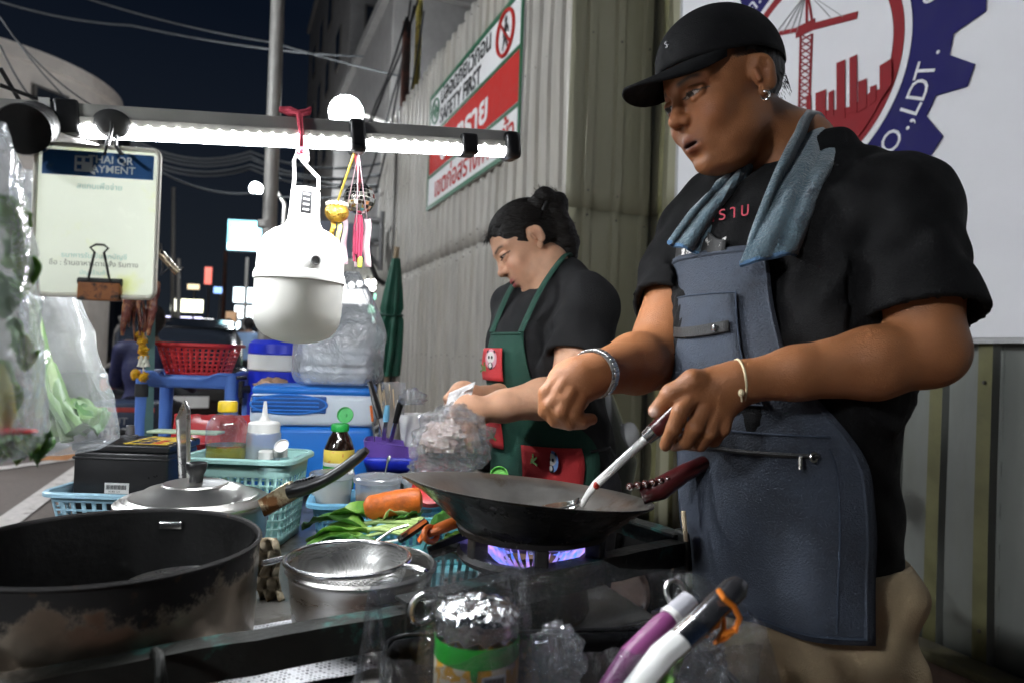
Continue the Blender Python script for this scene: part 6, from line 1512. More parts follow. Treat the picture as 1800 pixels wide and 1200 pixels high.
def qtext(s, size, m, x, z, align='CENTER', **k): text(s, size, m, qs, QI @ Matrix.Translation((x, -.0017, z)) @ Matrix.Rotation(R(90), 4, 'X'), ext=.0001, align=align, **k)
m_qw = mat('header_white', (.62, .70, .72), .4); m_qg = mat('grey_print', (.16, .17, .16), .5); m_qc = mat('cyan_print', (.30, .52, .50), .5)
qtext('THAI QR', .0115, m_qw, qw * .60, qh - .019, bold=.0002); qtext('PAYMENT', .0115, m_qw, qw * .60, qh - .0295, bold=.0002)
mb = MB(); mb.T = QI; mb.rbox((qw * .385, -.0018, qh - .021), (.018, .0012, .017), .0005); mb.build('logo_tile', m_qw, qs)
for (dx, dz) in ((-.004, .004), (.004, .004), (-.004, -.004)): mb = MB(); mb.T = QI; mb.box((qw * .385 + dx, -.0028, qh - .021 + dz), (.0045, .0006, .0045)); mb.build('logo_mark', MATS['header_blue'], qs, smooth=0)
mb = MB(); mb.T = QI; mb.prism([(-.003, 0), (.004, 0), (.004, -.004)], 0, .0006, Matrix.Translation((qw * .385 + .008, -.0018, qh - .029)) @ Matrix.Rotation(R(90), 4, 'X')); mb.build('logo_tail', m_qw, qs, smooth=0)
qtext('สแกนเพื่อจ่าย', .0085, m_qc, qw * .52, qh - .048)
qtext('ธนาคารรับเงินทุกบัญชี', .0075, m_qc, qw * .5, .042); qtext('ชื่อ : ร้านอาหารตามสั่ง ริมทาง', .0078, m_qg, qw * .5, .0335); qtext('บัญชีร้านค้า', .0062, m_qc, qw * .5, .024)
cl = thing('binder_clip', 'orange and black binder clip on the bottom of the payment sign', 'clip', P(168, 528, .735))
CI = ROOTM[cl.name_full].inverted() @ Mq; cx_ = qw * .555
mb = MB(); mb.T = CI; mb.prism([(-.022, -.004), (.022, -.004), (.0215, .016), (-.0215, .016)], -.006, .006, Matrix.Translation((cx_, .001, 0)) @ Matrix.Rotation(R(90), 4, 'X')); mb.v = [p for p in mb.v]; bevel(mb.build('clip_body', mat('rust_orange', (.36, .12, .03), .5, var=.3, vscale=60, col2=(.02, .015, .012), c2amt=.3, c2scale=60), cl), .0015)
mb = MB(); mb.T = CI; mb.tube([(cx_ - .022, -.001, .0165), (cx_ + .022, -.001, .0165)], .0042, 8); mb.build('spring_edge', m_rubber, cl)
mb = MB(); mb.T = CI; mb.tube([(cx_ - .011, -.005, .017), (cx_ - .005, -.006, .048), (cx_ - .0095, -.006, .053), (cx_ - .004, -.006, .0565), (cx_ + .004, -.006, .0565), (cx_ + .0085, -.006, .053), (cx_ + .0045, -.006, .048), (cx_ + .011, -.005, .017)], .0013, 8); mb.build('wire_lever', m_rubber, cl)
c2 = thing('wire_clip', 'black wire clip holding the payment sign to the bar', 'clip', P(195, 262, .75))
mb = MB(); mb.tube([P(190, 235, .80), P(188, 252, .75), P(184, 272, .735)], .0014, 6); mb.tube([P(205, 240, .80), P(203, 258, .745), P(212, 272, .735), P(200, 250, .75), P(216, 272, .735)], .0014, 6); o = mb.build('wire', m_rubber, c2, world=True); o['kind'] = 'stuff'
# vegetable bags
m_vbag = film('veg_bag_film', body=.12, rough=.2, bump=.5, bscale=9, milky=.27)
m_vbag2 = film('veg_bag_film_clear', body=.16, rough=.12, bump=.8, bscale=16, milky=.30)
def flat_bag(name, label, outline, D, depth, m, seed):
    """hanging bag: front and back film through left/right outline rows (pxL, pxR, py)"""
    mb = MB(); rows = []; nu = 26
    for k, (xl, xr, y) in enumerate(outline):
        row = []
        for j in range(nu):
            a = 2 * math.pi * j / nu; f = .5 - .5 * math.cos(a)
            c = P(xl + (xr - xl) * f, y, D); s_ = math.sin(a); bul = depth * math.sqrt(k / max(1, len(outline) - 1) + .06)
            row.append(c + CAM_F * (-s_ * bul + .010 * mnoise.noise(Vector((j * .5 + seed, k * .6, 0)))) + CAM_R * .004 * mnoise.noise(Vector((j * .7, k * .9, seed))))
        rows.append(row)
    mb.grid(rows, close_u=True); mb.f.append(tuple(range(len(mb.v) - nu, len(mb.v)))); mb.m.append(0)
    o = mb.build(name, m, smooth=60); tag(o, label, 'plastic bag'); return o
def interp_rows(keys, n):
    ys = [k[2] for k in keys]; out = []
    for i in range(n + 1):
        y = ys[0] + (ys[-1] - ys[0]) * i / n
        out.append((float(np.interp(y, ys, [k[0] for k in keys])), float(np.interp(y, ys, [k[1] for k in keys])), y))
    return out
flat_bag('plastic_bag', 'milky clear bag of spring onions hanging lower beside the battery', interp_rows([(20, 60, 300), (30, 100, 420), (42, 135, 525), (50, 160, 600), (54, 185, 680), (55, 200, 740), (60, 203, 778), (80, 170, 790)], 26), .86, .045, m_vbag, 3)
flat_bag('plastic_bag', 'crinkled clear bag of dark greens at the far left edge', interp_rows([(-60, 6, 215), (-80, 30, 300), (-90, 45, 420), (-95, 56, 560), (-95, 58, 680), (-95, 62, 770), (-80, 40, 805)], 26), .60, .05, m_vbag2, 8)
so = thing('spring_onions', 'pale green spring onion stalks inside the milky bag', 'spring onions', P(120, 770, .86))
m_onion = mat('onion_stalk', (.34, .46, .19), .4, var=.2, vscale=25, bump=.1); m_onion2 = mat('onion_green', (.13, .25, .06), .4, var=.3, vscale=25)
for i, (a_, b_, c_, r_) in enumerate((((65, 560), (85, 690), (130, 760), .011), ((75, 600), (100, 700), (118, 775), .008), ((60, 620), (80, 720), (100, 772), .010), ((90, 640), (110, 710), (145, 750), .010), ((70, 660), (95, 730), (90, 770), .009), ((58, 500), (66, 620), (75, 735), .008), ((100, 690), (130, 735), (165, 740), .008))):
    b = MB(); b.tube([P(a_[0], a_[1], .87 + .004 * i), P((a_[0] * .5 + b_[0] * .5), (a_[1] + b_[1]) / 2, .865), P(b_[0], b_[1], .86), P(c_[0], c_[1], .845)], [r_ * .6, r_ * .9, r_, r_], 10, flat=.7); b.build('stalk', m_onion if i % 3 else m_onion2, so, world=True)
for i in range(6): leaf(so, P(70 + 14 * i, 700 + 10 * (i % 2), .88), P(62 + 22 * i, 765, .86), .020, m_leafd if i % 2 else m_onion2, .4, 40 + i)
dg_ = thing('leafy_greens', 'dark leafy greens inside the crinkled bag at the left edge', 'vegetables', P(10, 700, .6))
for i, (a_, b_, w_) in enumerate((((-20, 330), (30, 450), .018), ((10, 420), (45, 520), .016), ((20, 560), (40, 640), .012), ((-10, 480), (10, 560), .016), ((30, 600), (48, 650), .012), ((-30, 620), (10, 760), .02))): leaf(dg_, P(*a_, .61), P(*b_, .60), w_ * .8, m_leaf, .4, 60 + i)
yv = thing('chili_bundle', 'yellow green chillies at the bottom of the left edge bag', 'vegetables', P(0, 740, .6))
for i, (a_, b_) in enumerate((((0, 640), (10, 755)), ((-15, 650), (0, 765)), ((-25, 660), (-15, 770)))):
    b = MB(); p0, p1 = P(*a_, .60), P(*b_, .595); b.tube([p0, p0.lerp(p1, .4), p0.lerp(p1, .8), p1], [.003, .008, .009, .003], 10); b.build('chilli', mat('chilli_yellow', (.45, .42, .04), .35), yv, world=True)
b = MB(); b.ell(P(15, 758, .59), (.022, .012, .003)); b.build('red_chilli', m_red, yv, world=True)
gp_ = thing('leafy_greens', 'cut green leaves showing below the left edge bag', 'vegetables', P(25, 790, .62))
for i in range(7): leaf(gp_, P(-20 + 14 * i, 770, .63), P(-10 + 13 * i, 812 - 6 * (i % 3), .61), .013, m_leaf if i % 2 else m_leafd, .5, 80 + i)
# ================================================================== IMPLICIT MODELLING (continuous bodies)
class Field:
    def __init__(self, lo, hi, h):
        self.lo = np.array(lo, float); self.h = h
        self.n = np.maximum(np.ceil((np.array(hi, float) - self.lo) / h).astype(int) + 1, 4)
        self.f = np.full(self.n, 1.0, np.float32)
    def _sl(self, lo, hi):
        a = np.clip(np.floor((np.array(lo) - self.lo) / self.h).astype(int), 0, self.n - 1); b_ = np.clip(np.ceil((np.array(hi) - self.lo) / self.h).astype(int) + 1, 1, self.n)
        if np.any(b_ - a < 1): return None, None
        g = np.meshgrid(*[self.lo[i] + self.h * np.arange(a[i], b_[i], dtype=np.float32) for i in range(3)], indexing='ij')
        return tuple(slice(a[i], b_[i]) for i in range(3)), [x.astype(np.float32) for x in g]
    def _put(self, sl, d, k, op):
        cur = self.f[sl]
        if op == 'sub':
            d = -d; hh = np.clip(.5 - .5 * (cur - d) / k, 0, 1); self.f[sl] = cur * (1 - hh) + d * hh + k * hh * (1 - hh)
        elif op == 'and':
            self.f[sl] = np.maximum(cur, d)
        else:
            hh = np.clip(.5 + .5 * (cur - d) / k, 0, 1); self.f[sl] = cur * (1 - hh) + d * hh - k * hh * (1 - hh)
    def cone(self, a, b_, ra, rb, k=.01, op='add'):
        a, b_ = np.array(a, float), np.array(b_, float); m = max(ra, rb) + k * 1.5 + 2 * self.h
        sl, g = self._sl(np.minimum(a, b_) - m, np.maximum(a, b_) + m)
        if sl is None: return
        ab = b_ - a; L2 = float(ab @ ab) + 1e-12
        t = np.clip(((g[0] - a[0]) * ab[0] + (g[1] - a[1]) * ab[1] + (g[2] - a[2]) * ab[2]) / L2, 0, 1)
        d = np.sqrt((g[0] - a[0] - t * ab[0]) ** 2 + (g[1] - a[1] - t * ab[1]) ** 2 + (g[2] - a[2] - t * ab[2]) ** 2) - (ra + (rb - ra) * t)
        self._put(sl, d, k, op)
    def chain(self, pts, rs, k=.008, op='add'):
        for i in range(len(pts) - 1): self.cone(pts[i], pts[i + 1], rs[i], rs[i + 1], k, op)
    def ell(self, c, r, M=None, k=.01, op='add'):
        c = np.array(c, float); r = np.array(r, float); m = r.max() + k * 1.5 + 2 * self.h
        sl, g = self._sl(c - m, c + m)
        if sl is None: return
        x = [g[i] - c[i] for i in range(3)]
        if M is not None:
            A = np.array(M.to_3x3()) if hasattr(M, 'to_3x3') else np.array(M)     # columns = axes
            x = [x[0] * A[0, i] + x[1] * A[1, i] + x[2] * A[2, i] for i in range(3)]
        k0 = np.sqrt((x[0] / r[0]) ** 2 + (x[1] / r[1]) ** 2 + (x[2] / r[2]) ** 2); k1 = np.sqrt((x[0] / r[0] ** 2) ** 2 + (x[1] / r[1] ** 2) ** 2 + (x[2] / r[2] ** 2) ** 2) + 1e-9
        self._put(sl, k0 * (k0 - 1) / k1, k, op)
    def plane(self, p, n):
        """keep the side the normal points away from"""
        p, n = np.array(p, float), np.array(n, float); n = n / np.linalg.norm(n)
        sl, g = self._sl(self.lo, self.lo + self.h * self.n)
        self.f = np.maximum(self.f, ((g[0] - p[0]) * n[0] + (g[1] - p[1]) * n[1] + (g[2] - p[2]) * n[2]).astype(np.float32))
    def noise(self, amp, scale, seed=0):
        """wavy cloth folds: a few summed sine waves"""
        r_ = np.random.default_rng(seed); sl, g = self._sl(self.lo, self.lo + self.h * self.n)
        s = 0
        for _ in range(6):
            k = r_.normal(size=3); k = k / np.linalg.norm(k) * scale * r_.uniform(.6, 1.7); s = s + np.sin(g[0] * k[0] + g[1] * k[1] + g[2] * k[2] + r_.uniform(0, 6.28))
        self.f = self.f + (amp / 3) * s.astype(np.float32)
    def sample(self, p):
        q = (np.array(p) - self.lo) / self.h; i = np.clip(np.floor(q).astype(int), 0, self.n - 2); t = np.clip(q - i, 0, 1); v = 0
        for dx in (0, 1):
            for dy in (0, 1):
                for dz in (0, 1): v += self.f[i[0] + dx, i[1] + dy, i[2] + dz] * (t[0] if dx else 1 - t[0]) * (t[1] if dy else 1 - t[1]) * (t[2] if dz else 1 - t[2])
        return v
    def mesh(self):
        f = self.f.copy()
        for ax in range(3):
            s_ = [slice(None)] * 3; s_[ax] = 0; f[tuple(s_)] = np.maximum(f[tuple(s_)], .001); s_[ax] = -1; f[tuple(s_)] = np.maximum(f[tuple(s_)], .001)
        ins = f < 0; nx, ny, nz = f.shape
        c = [ins[dx:nx - 1 + dx, dy:ny - 1 + dy, dz:nz - 1 + dz] for dx in (0, 1) for dy in (0, 1) for dz in (0, 1)]
        cnt = sum(x.astype(np.int8) for x in c); act = (cnt > 0) & (cnt < 8)
        ids = np.argwhere(act); N_ = len(ids); vid = np.full(act.shape, -1, np.int64); vid[act] = np.arange(N_)
        acc = np.zeros((N_, 3)); num = np.zeros(N_)
        corners = [(dx, dy, dz) for dx in (0, 1) for dy in (0, 1) for dz in (0, 1)]
        for a in corners:
            for ax in range(3):
                if a[ax] == 1: continue
                b_ = list(a); b_[ax] = 1
                fa = f[ids[:, 0] + a[0], ids[:, 1] + a[1], ids[:, 2] + a[2]]; fb = f[ids[:, 0] + b_[0], ids[:, 1] + b_[1], ids[:, 2] + b_[2]]
                m = (fa < 0) != (fb < 0); t = np.where(m, fa / np.where(m, fa - fb, 1), 0)
                p = np.tile(np.array(a, float), (N_, 1)); p[:, ax] += t; acc[m] += p[m]; num[m] += 1
        V = (ids + acc / num[:, None]) * self.h + self.lo
        F = []
        for ax in range(3):
            o1, o2 = (ax + 1) % 3, (ax + 2) % 3
            s0 = [slice(None)] * 3; s1 = [slice(None)] * 3; s0[ax] = slice(0, -1); s1[ax] = slice(1, None)
            ch = ins[tuple(s0)] != ins[tuple(s1)]
            e = np.argwhere(ch); e = e[(e[:, o1] > 0) & (e[:, o2] > 0) & (e[:, o1] < f.shape[o1] - 1) & (e[:, o2] < f.shape[o2] - 1)]
            if not len(e): continue
            q = []
            for (d1, d2) in ((-1, -1), (0, -1), (0, 0), (-1, 0)):
                ee = e.copy(); ee[:, o1] += d1; ee[:, o2] += d2; q.append(vid[ee[:, 0], ee[:, 1], ee[:, 2]])
            q = np.stack(q, 1); flip = ~ins[e[:, 0], e[:, 1], e[:, 2]]; q[flip] = q[flip][:, ::-1]
            F.append(q[(q >= 0).all(1)])
        return V, np.concatenate(F)
def np_mesh(name, parts, mat_, parent, colors=None, smooth_it=0):
    """join (V, F) pieces into one mesh object; colors: per-vertex rgb arrays"""
    V = np.concatenate([p[0] for p in parts]); off = 0; F = []
    for v, f in parts: F.append(f + off); off += len(v)
    F = np.concatenate(F)
    if smooth_it:
        e0 = np.concatenate([F[:, [0, 1]], F[:, [1, 2]], F[:, [2, 3]], F[:, [3, 0]]]); 
        for _ in range(smooth_it):
            acc = np.zeros_like(V); cn = np.zeros(len(V))
            for a, b_ in ((0, 1), (1, 0)):
                np.add.at(acc, e0[:, a], V[e0[:, b_]]); np.add.at(cn, e0[:, a], 1)
            V = V * .4 + .6 * acc / np.maximum(cn, 1)[:, None]
    mi = np.array(ROOTM.get(parent.name_full, Matrix.Identity(4)).inverted()) if parent is not None else np.eye(4)
    Vl = V @ mi[:3, :3].T + mi[:3, 3]
    me = bpy.data.meshes.new(name); me.vertices.add(len(Vl)); me.vertices.foreach_set('co', Vl.astype(np.float32).ravel())
    me.loops.add(len(F) * 4); me.loops.foreach_set('vertex_index', F.astype(np.int32).ravel()); me.polygons.add(len(F)); me.polygons.foreach_set('loop_start', np.arange(0, len(F) * 4, 4, dtype=np.int32))
    me.polygons.foreach_set('use_smooth', np.ones(len(F), bool)); me.update(calc_edges=True); me.validate()
    if colors is not None:
        at = me.color_attributes.new('tint', 'FLOAT_COLOR', 'POINT'); C = np.concatenate(colors); C = np.concatenate([C, np.ones((len(C), 1))], 1); at.data.foreach_set('color', C.astype(np.float32).ravel())
    me.materials.append(mat_)
    return link(name, me, parent)
def skin_mat(name, rough=.42, sss=.12):
    m = mat(name, (.5, .3, .2), rough, var=.13, vscale=34, bump=.34, bscale=560, spec=.5, rvar=.35)
    nt = m.node_tree; N = nt.nodes; L = nt.links; bs = N['Principled BSDF']; at = N.new('ShaderNodeAttribute'); at.attribute_name = 'tint'
    mixn = bs.inputs['Base Color'].links[0].from_node; L.new(at.outputs['Color'], mixn.inputs[6])
    bs.inputs['Subsurface Weight'].default_value = sss; bs.inputs['Subsurface Radius'].default_value = (.01, .004, .002); bs.inputs['Subsurface Scale'].default_value = .5
    return m
def A3(v): return np.array(v, float)
def blob(x, c, r): return np.exp(-(((x - A3(c)) / A3(r)) ** 2).sum(1))
def smooth01(x, a, b_): return np.clip((x - a) / (b_ - a), 0, 1)

def make_head(Hc, hf, hl, hu, s, h, fem, skin, neck, mouth_open=0.0):
    """returns (V, F), colours.  local axes: f forward, l left, u up, origin between the ears"""
    Mx = np.array([A3(hf), A3(hl), A3(hu)]).T; c0 = A3(Hc)
    W = lambda f, l, u: c0 + Mx @ (np.array([f, l, u]) * s)
    B = Matrix(Mx.tolist())
    lo = c0 - .17 * s; hi = c0 + .17 * s
    pts = np.array([W(-.06, 0, -.19), W(.14, 0, .14), W(-.11, .09, .14), W(-.11, -.09, -.1)] + [A3(n) for n in neck]); lo = np.minimum(lo, pts.min(0) - .085); hi = np.maximum(hi, pts.max(0) + .085)
    F = Field(lo, hi, h)
    e = lambda f, l, u, rf, rl, ru, k=.012, op='add', M=None: F.ell(W(f, l, u), np.array([rf, rl, ru]) * s, B if M is None else B @ M, k * s, op)
    e(-.012, 0, .042, .097, .076, .086)
    e(.020, 0, .030, .070, .066, .075, .02)
    e(.034, 0, -.035, .058, .058, .072, .02)
    jw = .056 if fem else .061
    e(.030, 0, -.072, .050, jw, .034, .02)
    for sd in (-1, 1):
        e(.008, sd * .045, -.060, .028, .018, .030, .02)
        e(.062, sd * .036, -.030, .026, .026, .026, .02)                # cheeks
        F.cone(W(.086, sd * .010, .030), W(.062, sd * .052, .026), .010 * s, .008 * s, .014 * s)   # brow
    e(.072, 0, -.098, .020, .024, .016, .018)                            # chin
    e(.074, 0, -.060, .022, .031, .027, .018)                            # muzzle
    for sd in (-1, 1): e(.094, sd * .031, .010, .016, .019, .011, .012, 'sub')   # sockets
    for sd in (-1, 1):
        e(.0745, sd * .031, .008, .0135, .0150, .0125, .004)             # eyeballs
        F.chain([W(.0835, sd * .016, .0105), W(.0890, sd * .031, .0130), W(.0790, sd * .046, .0095)], [.0038 * s, .0050 * s, .0038 * s], .006 * s)
        F.chain([W(.0835, sd * .016, .003), W(.0865, sd * .031, -.0010), W(.0785, sd * .045, .003)], [.003 * s, .0035 * s, .003 * s], .006 * s)
    nt_ = (.106, .108)[0 if fem else 1]
    F.cone(W(.086, 0, .020), W(nt_ - .004, 0, -.016), .0075 * s, .0095 * s, .012 * s)
    F.ell(W(nt_, 0, -.022), np.array([.0115, .0115, .0105]) * s, B, .008 * s)
    for sd in (-1, 1):
        e(nt_ - .013, sd * .0125, -.026, .0115, .0075, .0085, .006)
        e(nt_ - .008, sd * .0065, -.0345, .0055, .0035, .0035, .003, 'sub')
    ul, ll = -.056 + mouth_open * .3, -.069 - mouth_open
    for sd in (-1, 1):
        F.cone(W(.0945, sd * .004, ul), W(.081, sd * .024, ul - .0055), .0058 * s, .0026 * s, .006 * s)
        F.cone(W(.0925, 0, ll), W(.081, sd * .021, ll + .006), .0066 * s, .0026 * s, .006 * s)
    if mouth_open > 0: e(.094, 0, (ul + ll) / 2 - .0005, .014, .016, mouth_open * .6, .003, 'sub')
    else: e(.105, 0, (ul + ll) / 2, .014, .02, .0012, .003, 'sub')
    e(.098, 0, -.083, .012, .024, .006, .010, 'sub')
    for sd in (-1, 1):                                                   # ears
        Em = Euler((0, R(14), sd * R(-22))).to_matrix()
        q = .86 if fem else 1.0
        e(-.012, sd * .079, .002, .019 * q, .0075, .031 * q, .006, M=Em)
        e(-.016, sd * .083, .010 * q, .015 * q, .008, .021 * q, .004, M=Em)
        e(-.006, sd * .089, .000, .0095, .0075, .015, .004, 'sub', Em)
        e(-.014, sd * .091, .013, .0085, .005, .011, .004, 'sub', Em)
        e(-.002, sd * .080, -.027, .0095, .0055, .0095, .005)
        F.cone(W(.001, sd * .080, .006), W(.000, sd * .082, -.008), .004 * s, .0045 * s, .003 * s)
    nk = [A3(n) for n in neck]
    F.chain([W(-.022, 0, -.045)] + nk, [(.046 if fem else .054) * s] + [(.043 if fem else .060) * s, (.056 if fem else .078) * s, (.07 if fem else .09) * s][:len(nk)], (.012 if fem else .02) * s)
    if not fem: e(.030, 0, -.100, .040, .045, .022, .02)                 # soft under-chin
    V, Fc = F.mesh()
    X = (V - c0) @ Mx / s; f_, l_, u_ = X[:, 0], X[:, 1], X[:, 2]; al = np.abs(l_)
    col = np.tile(A3(skin), (len(V), 1))
    Xa = np.stack([f_, al, u_], 1)
    def mixc(w, c):
        nonlocal col
        w = np.clip(w, 0, 1)[:, None]; col = col * (1 - w) + A3(c) * w
    mixc(.35 * blob(Xa, (.072, .040, -.028), (.03, .03, .025)), A3(skin) * A3((1.15, .82, .78)))
    mixc(.3 * blob(Xa, (.108, 0, -.02), (.02, .02, .02)), A3(skin) * A3((1.15, .85, .8)))
    lipc = (.42, .10, .10) if fem else A3(skin) * A3((.62, .45, .45))
    mixc(1.5 * blob(X, (.100, 0, ul + .0005), (.03, .019, .0062)) + 1.5 * blob(X, (.100, 0, ll), (.03, .017, .0068)), lipc)
    mixc((2.5 * blob(X, (.095, 0, (ul + ll) / 2), (.016, .017, .0022 + mouth_open * .45))), (.05, .012, .012))
    bw = smooth01(al, .012, .018) * (1 - smooth01(al, .046, .054)) * (f_ > .04)
    bu = .0285 + .004 * smooth01(al, .012, .035) - .006 * smooth01(al, .038, .055)
    mixc(.92 * bw * np.exp(-((u_ - bu) / (.0036 if fem else .0048)) ** 2), (.025, .018, .014))
    # eyes
    eh = .0034; ec = .0062
    eye = ((al - .031) / .0150) ** 2 + ((u_ - ec) / eh) ** 2; em = (eye < 1) & (f_ > .06)
    col[em] = A3((.40, .34, .30)); iris = (np.abs(al - .0305) < .0068) & em; col[iris] = A3((.014, .009, .007))
    lash = (np.abs(eye - 1.25) < .55) & (u_ > ec) & (f_ > .06); col[lash] = A3((.018, .012, .010))
    lash = (np.abs(eye - 1.2) < .35) & (u_ <= ec) & (f_ > .06); col[lash] = col[lash] * .45
    mixc(.35 * np.exp(-((al - .031) / .016) ** 2 - ((u_ - .0145) / .0016) ** 2) * (f_ > .06), A3(skin) * .35)
    for sd in (-1, 1): mixc(1.2 * blob(X, (nt_ - .008, sd * .0065, -.0335), (.006, .004, .003)), (.04, .015, .01))
    mixc(.5 * blob(Xa, (-.008, .084, .002), (.011, .008, .016)), A3(skin) * A3((.6, .42, .38)))
    if not fem:
        hm = smooth01(u_, -.035, -.005) * (1 - smooth01(f_, -.03, -.012)) + smooth01(u_, .012, .034) * (1 - smooth01(f_, .018, .034)); nz_ = .5 + .5 * np.sin(X[:, 0] * 900) * np.sin(X[:, 2] * 1100 + X[:, 1] * 700)
        mixc(np.clip(hm, 0, 1) * (.72 + .2 * nz_) * (np.abs(al - .083) > .012 * (np.abs(u_) < .034)), (.022, .015, .012))
        mixc(.22 * np.clip(blob(X, (.07, 0, -.085), (.05, .06, .03)) + blob(X, (.105, 0, -.044), (.02, .03, .006)), 0, 1), A3(skin) * .45)
    return (V, Fc), col, W, B
# ================================================================== PEOPLE
HCAM = Vector((-CAM_F.x, -CAM_F.y, 0)).normalized()          # towards the photographer, level
HRT = Vector((CAM_R.x, CAM_R.y, 0)).normalized()
ZUP = Vector((0, 0, 1))
def facing(yaw, pitch=0, roll=0):
    """forward, left and up of somebody turned yaw degrees to the picture's left from facing the camera"""
    a, p = R(yaw), R(pitch)
    f = HCAM * math.cos(a) - HRT * math.sin(a); l = HCAM * math.sin(a) + HRT * math.cos(a)
    f2 = f * math.cos(p) - ZUP * math.sin(p); u = f * math.sin(p) + ZUP * math.cos(p)
    if roll:
        Rm = Matrix.Rotation(R(roll), 3, f2); l = Rm @ l; u = Rm @ u
    return f2, l, u
m_skin_m = skin_mat('skin_tan', .50, .06); m_skin_f = skin_mat('skin_light', .5, .08)
SK_M, SK_F = (.30, .120, .048), (.60, .335, .21)

# ------------------------------------------------------------------ the man
man = thing('person', 'man in black cap and T-shirt with blue apron stirring the wok', 'person', (P(1440, 900, 1.12).x, P(1440, 900, 1.12).y, 0))
HS = .985
hf, hl, hu = facing(69, 20, 5)
Hc = P(1332, 130, 1.03) - hl * .082 * HS
tf, tl, tu = facing(56, 0)
N0 = P(1392, 300, 1.13)
SHL, SHR = N0 + tl * .168 + Vector((0, 0, -.105)) , N0 - tl * .178 + Vector((0, 0, -.085))
ELB, WRB = P(1632, 616, .90), P(1300, 672, .90)
ELR, WRR = P(1150, 630, 1.14), P(1047, 657, .985)
(mhV, mhF), mcol, MW, MBas = make_head(Hc, hf, hl, hu, HS, .0018, False, SK_M, [N0 + Vector((0, 0, .035)) - tf * .01, N0 - Vector((0, 0, .03))], mouth_open=.0035)
def limb_field(pts, h=.003, pad=.09):
    A = np.array([A3(p) for p in pts]); return Field(A.min(0) - pad, A.max(0) + pad, h)
def tintof(V, skin, nails=(), knuck=()):
    c = np.tile(A3(skin), (len(V), 1))
    for p, r_ in knuck:
        w = np.exp(-(((V - A3(p)) / r_) ** 2).sum(1))[:, None] * .4; c = c * (1 - w) + A3(skin) * A3((.8, .62, .55)) * w
    for p, r_ in nails:
        w = np.clip(1.6 * np.exp(-(((V - A3(p)) / r_) ** 2).sum(1)), 0, 1)[:, None]; c = c * (1 - w) + A3((.66, .46, .38)) * w
    return c
def fingers(F, chains, r0, k=.003):
    for ch in chains:
        n = len(ch); F.chain([P(*q) for q in ch], [r0 * (1 - .11 * i) for i in range(n)], k)
# near (left) arm with the hand round the spatula
near_th = [(1268, 672, .905), (1218, 670, .888), (1180, 692, .893), (1152, 722, .906)]
near_f = [[(1222, 690, .892), (1196, 722, .876), (1184, 752, .882), (1170, 782, .905)], [(1240, 712, .890), (1222, 750, .876), (1206, 776, .892), (1185, 782, .925)], [(1258, 722, .892), (1246, 758, .882), (1230, 780, .900), (1206, 780, .935)], [(1276, 722, .898), (1268, 752, .890), (1254, 772, .908), (1230, 774, .940)]]
F = limb_field([SHL, ELB, WRB] + [P(*q) for c_ in near_f for q in c_], .0030, .075)
F.chain([SHL, SHL.lerp(ELB, .55), ELB], [.060, .058, .047], .02)
fm_ = ELB.lerp(WRB, .30); F.chain([ELB, fm_ - Vector((0, 0, .004)), ELB.lerp(WRB, .7), WRB, P(1270, 678, .90)], [.046, .0465, .034, .0265, .028], .015)
F.ell(P(1245, 697, .902), (.040, .022, .031), Matrix((CAM_R, CAM_F, CAM_U)).transposed(), .016)
F.chain([P(1285, 676, .9), P(1225, 690, .893)], [.024, .017], .012); F.chain([P(1285, 690, .905), P(1262, 725, .9)], [.022, .018], .012)
F.chain([P(*q) for q in near_th], [.0185, .0150, .0125, .0100], .008)
fingers(F, near_f, .0125)
nearV = F.mesh()
# far (right) arm, loose fist
far_th = [(1028, 684, .985), (1008, 702, .962), (985, 704, .945)]
far_f = [[(985, 660, .965), (960, 690, .955), (958, 722, .955), (976, 741, .965)], [(990, 676, .955), (968, 712, .945), (976, 738, .950), (1000, 746, .962)], [(1002, 690, .950), (985, 724, .940), (1000, 743, .948), (1025, 744, .962)], [(1018, 700, .955), (1008, 728, .945), (1022, 738, .952), (1040, 736, .965)]]
F = limb_field([SHR, ELR, WRR] + [P(*q) for c_ in far_f for q in c_], .0032, .075)
F.chain([SHR, SHR.lerp(ELR, .5), ELR], [.062, .058, .050], .02)
F.chain([ELR, ELR.lerp(WRR, .35), WRR, P(1022, 664, .975)], [.048, .047, .030, .031], .015)
F.ell(P(1005, 672, .970), (.036, .024, .031), Matrix((CAM_R, CAM_F, CAM_U)).transposed(), .016)
F.chain([P(*q) for q in far_th], [.0165, .0135, .0110], .008)
fingers(F, far_f, .0125)
farV = F.mesh()
# legs
hip = P(1412, 1000, 1.10); hip.z = .84
kL, kR = hip + tl * .10 + Vector((0, 0, -.40)) + tf * .02, hip - tl * .10 + Vector((0, 0, -.40)) + tf * .02
F = Field(A3(hip) - A3((.36, .36, .86)), A3(hip) + A3((.36, .36, .1)), .006)
for kk, sd in ((kL, 1), (kR, -1)):
    an = Vector((kk.x, kk.y, .09)) - tf * .03
    F.chain([hip + tl * .08 * sd - Vector((0, 0, .2)) - tf * .02, kk - tf * .02, kk.lerp(an, .35) - tf * .015, an, Vector((an.x, an.y, .05))], [.060, .052, .055, .038, .036], .02)
    F.chain([Vector((an.x, an.y, .04)) - tf * .02, Vector((an.x, an.y, .03)) + tf * .15], [.038, .03], .015)
F.plane((0, 0, .003), (0, 0, -1))
legV = F.mesh()
NB = [P(1148, 722, .897)]
np_mesh('body', [(mhV, mhF), nearV, farV, legV], m_skin_m, man, [mcol, tintof(nearV[0], SK_M, [(P(1148, 725, .898), .0062)], [(P(1218, 690, .885), .012), (P(1240, 712, .885), .012)]), tintof(farV[0], A3(SK_M) * 1.1), tintof(legV[0], SK_M)])
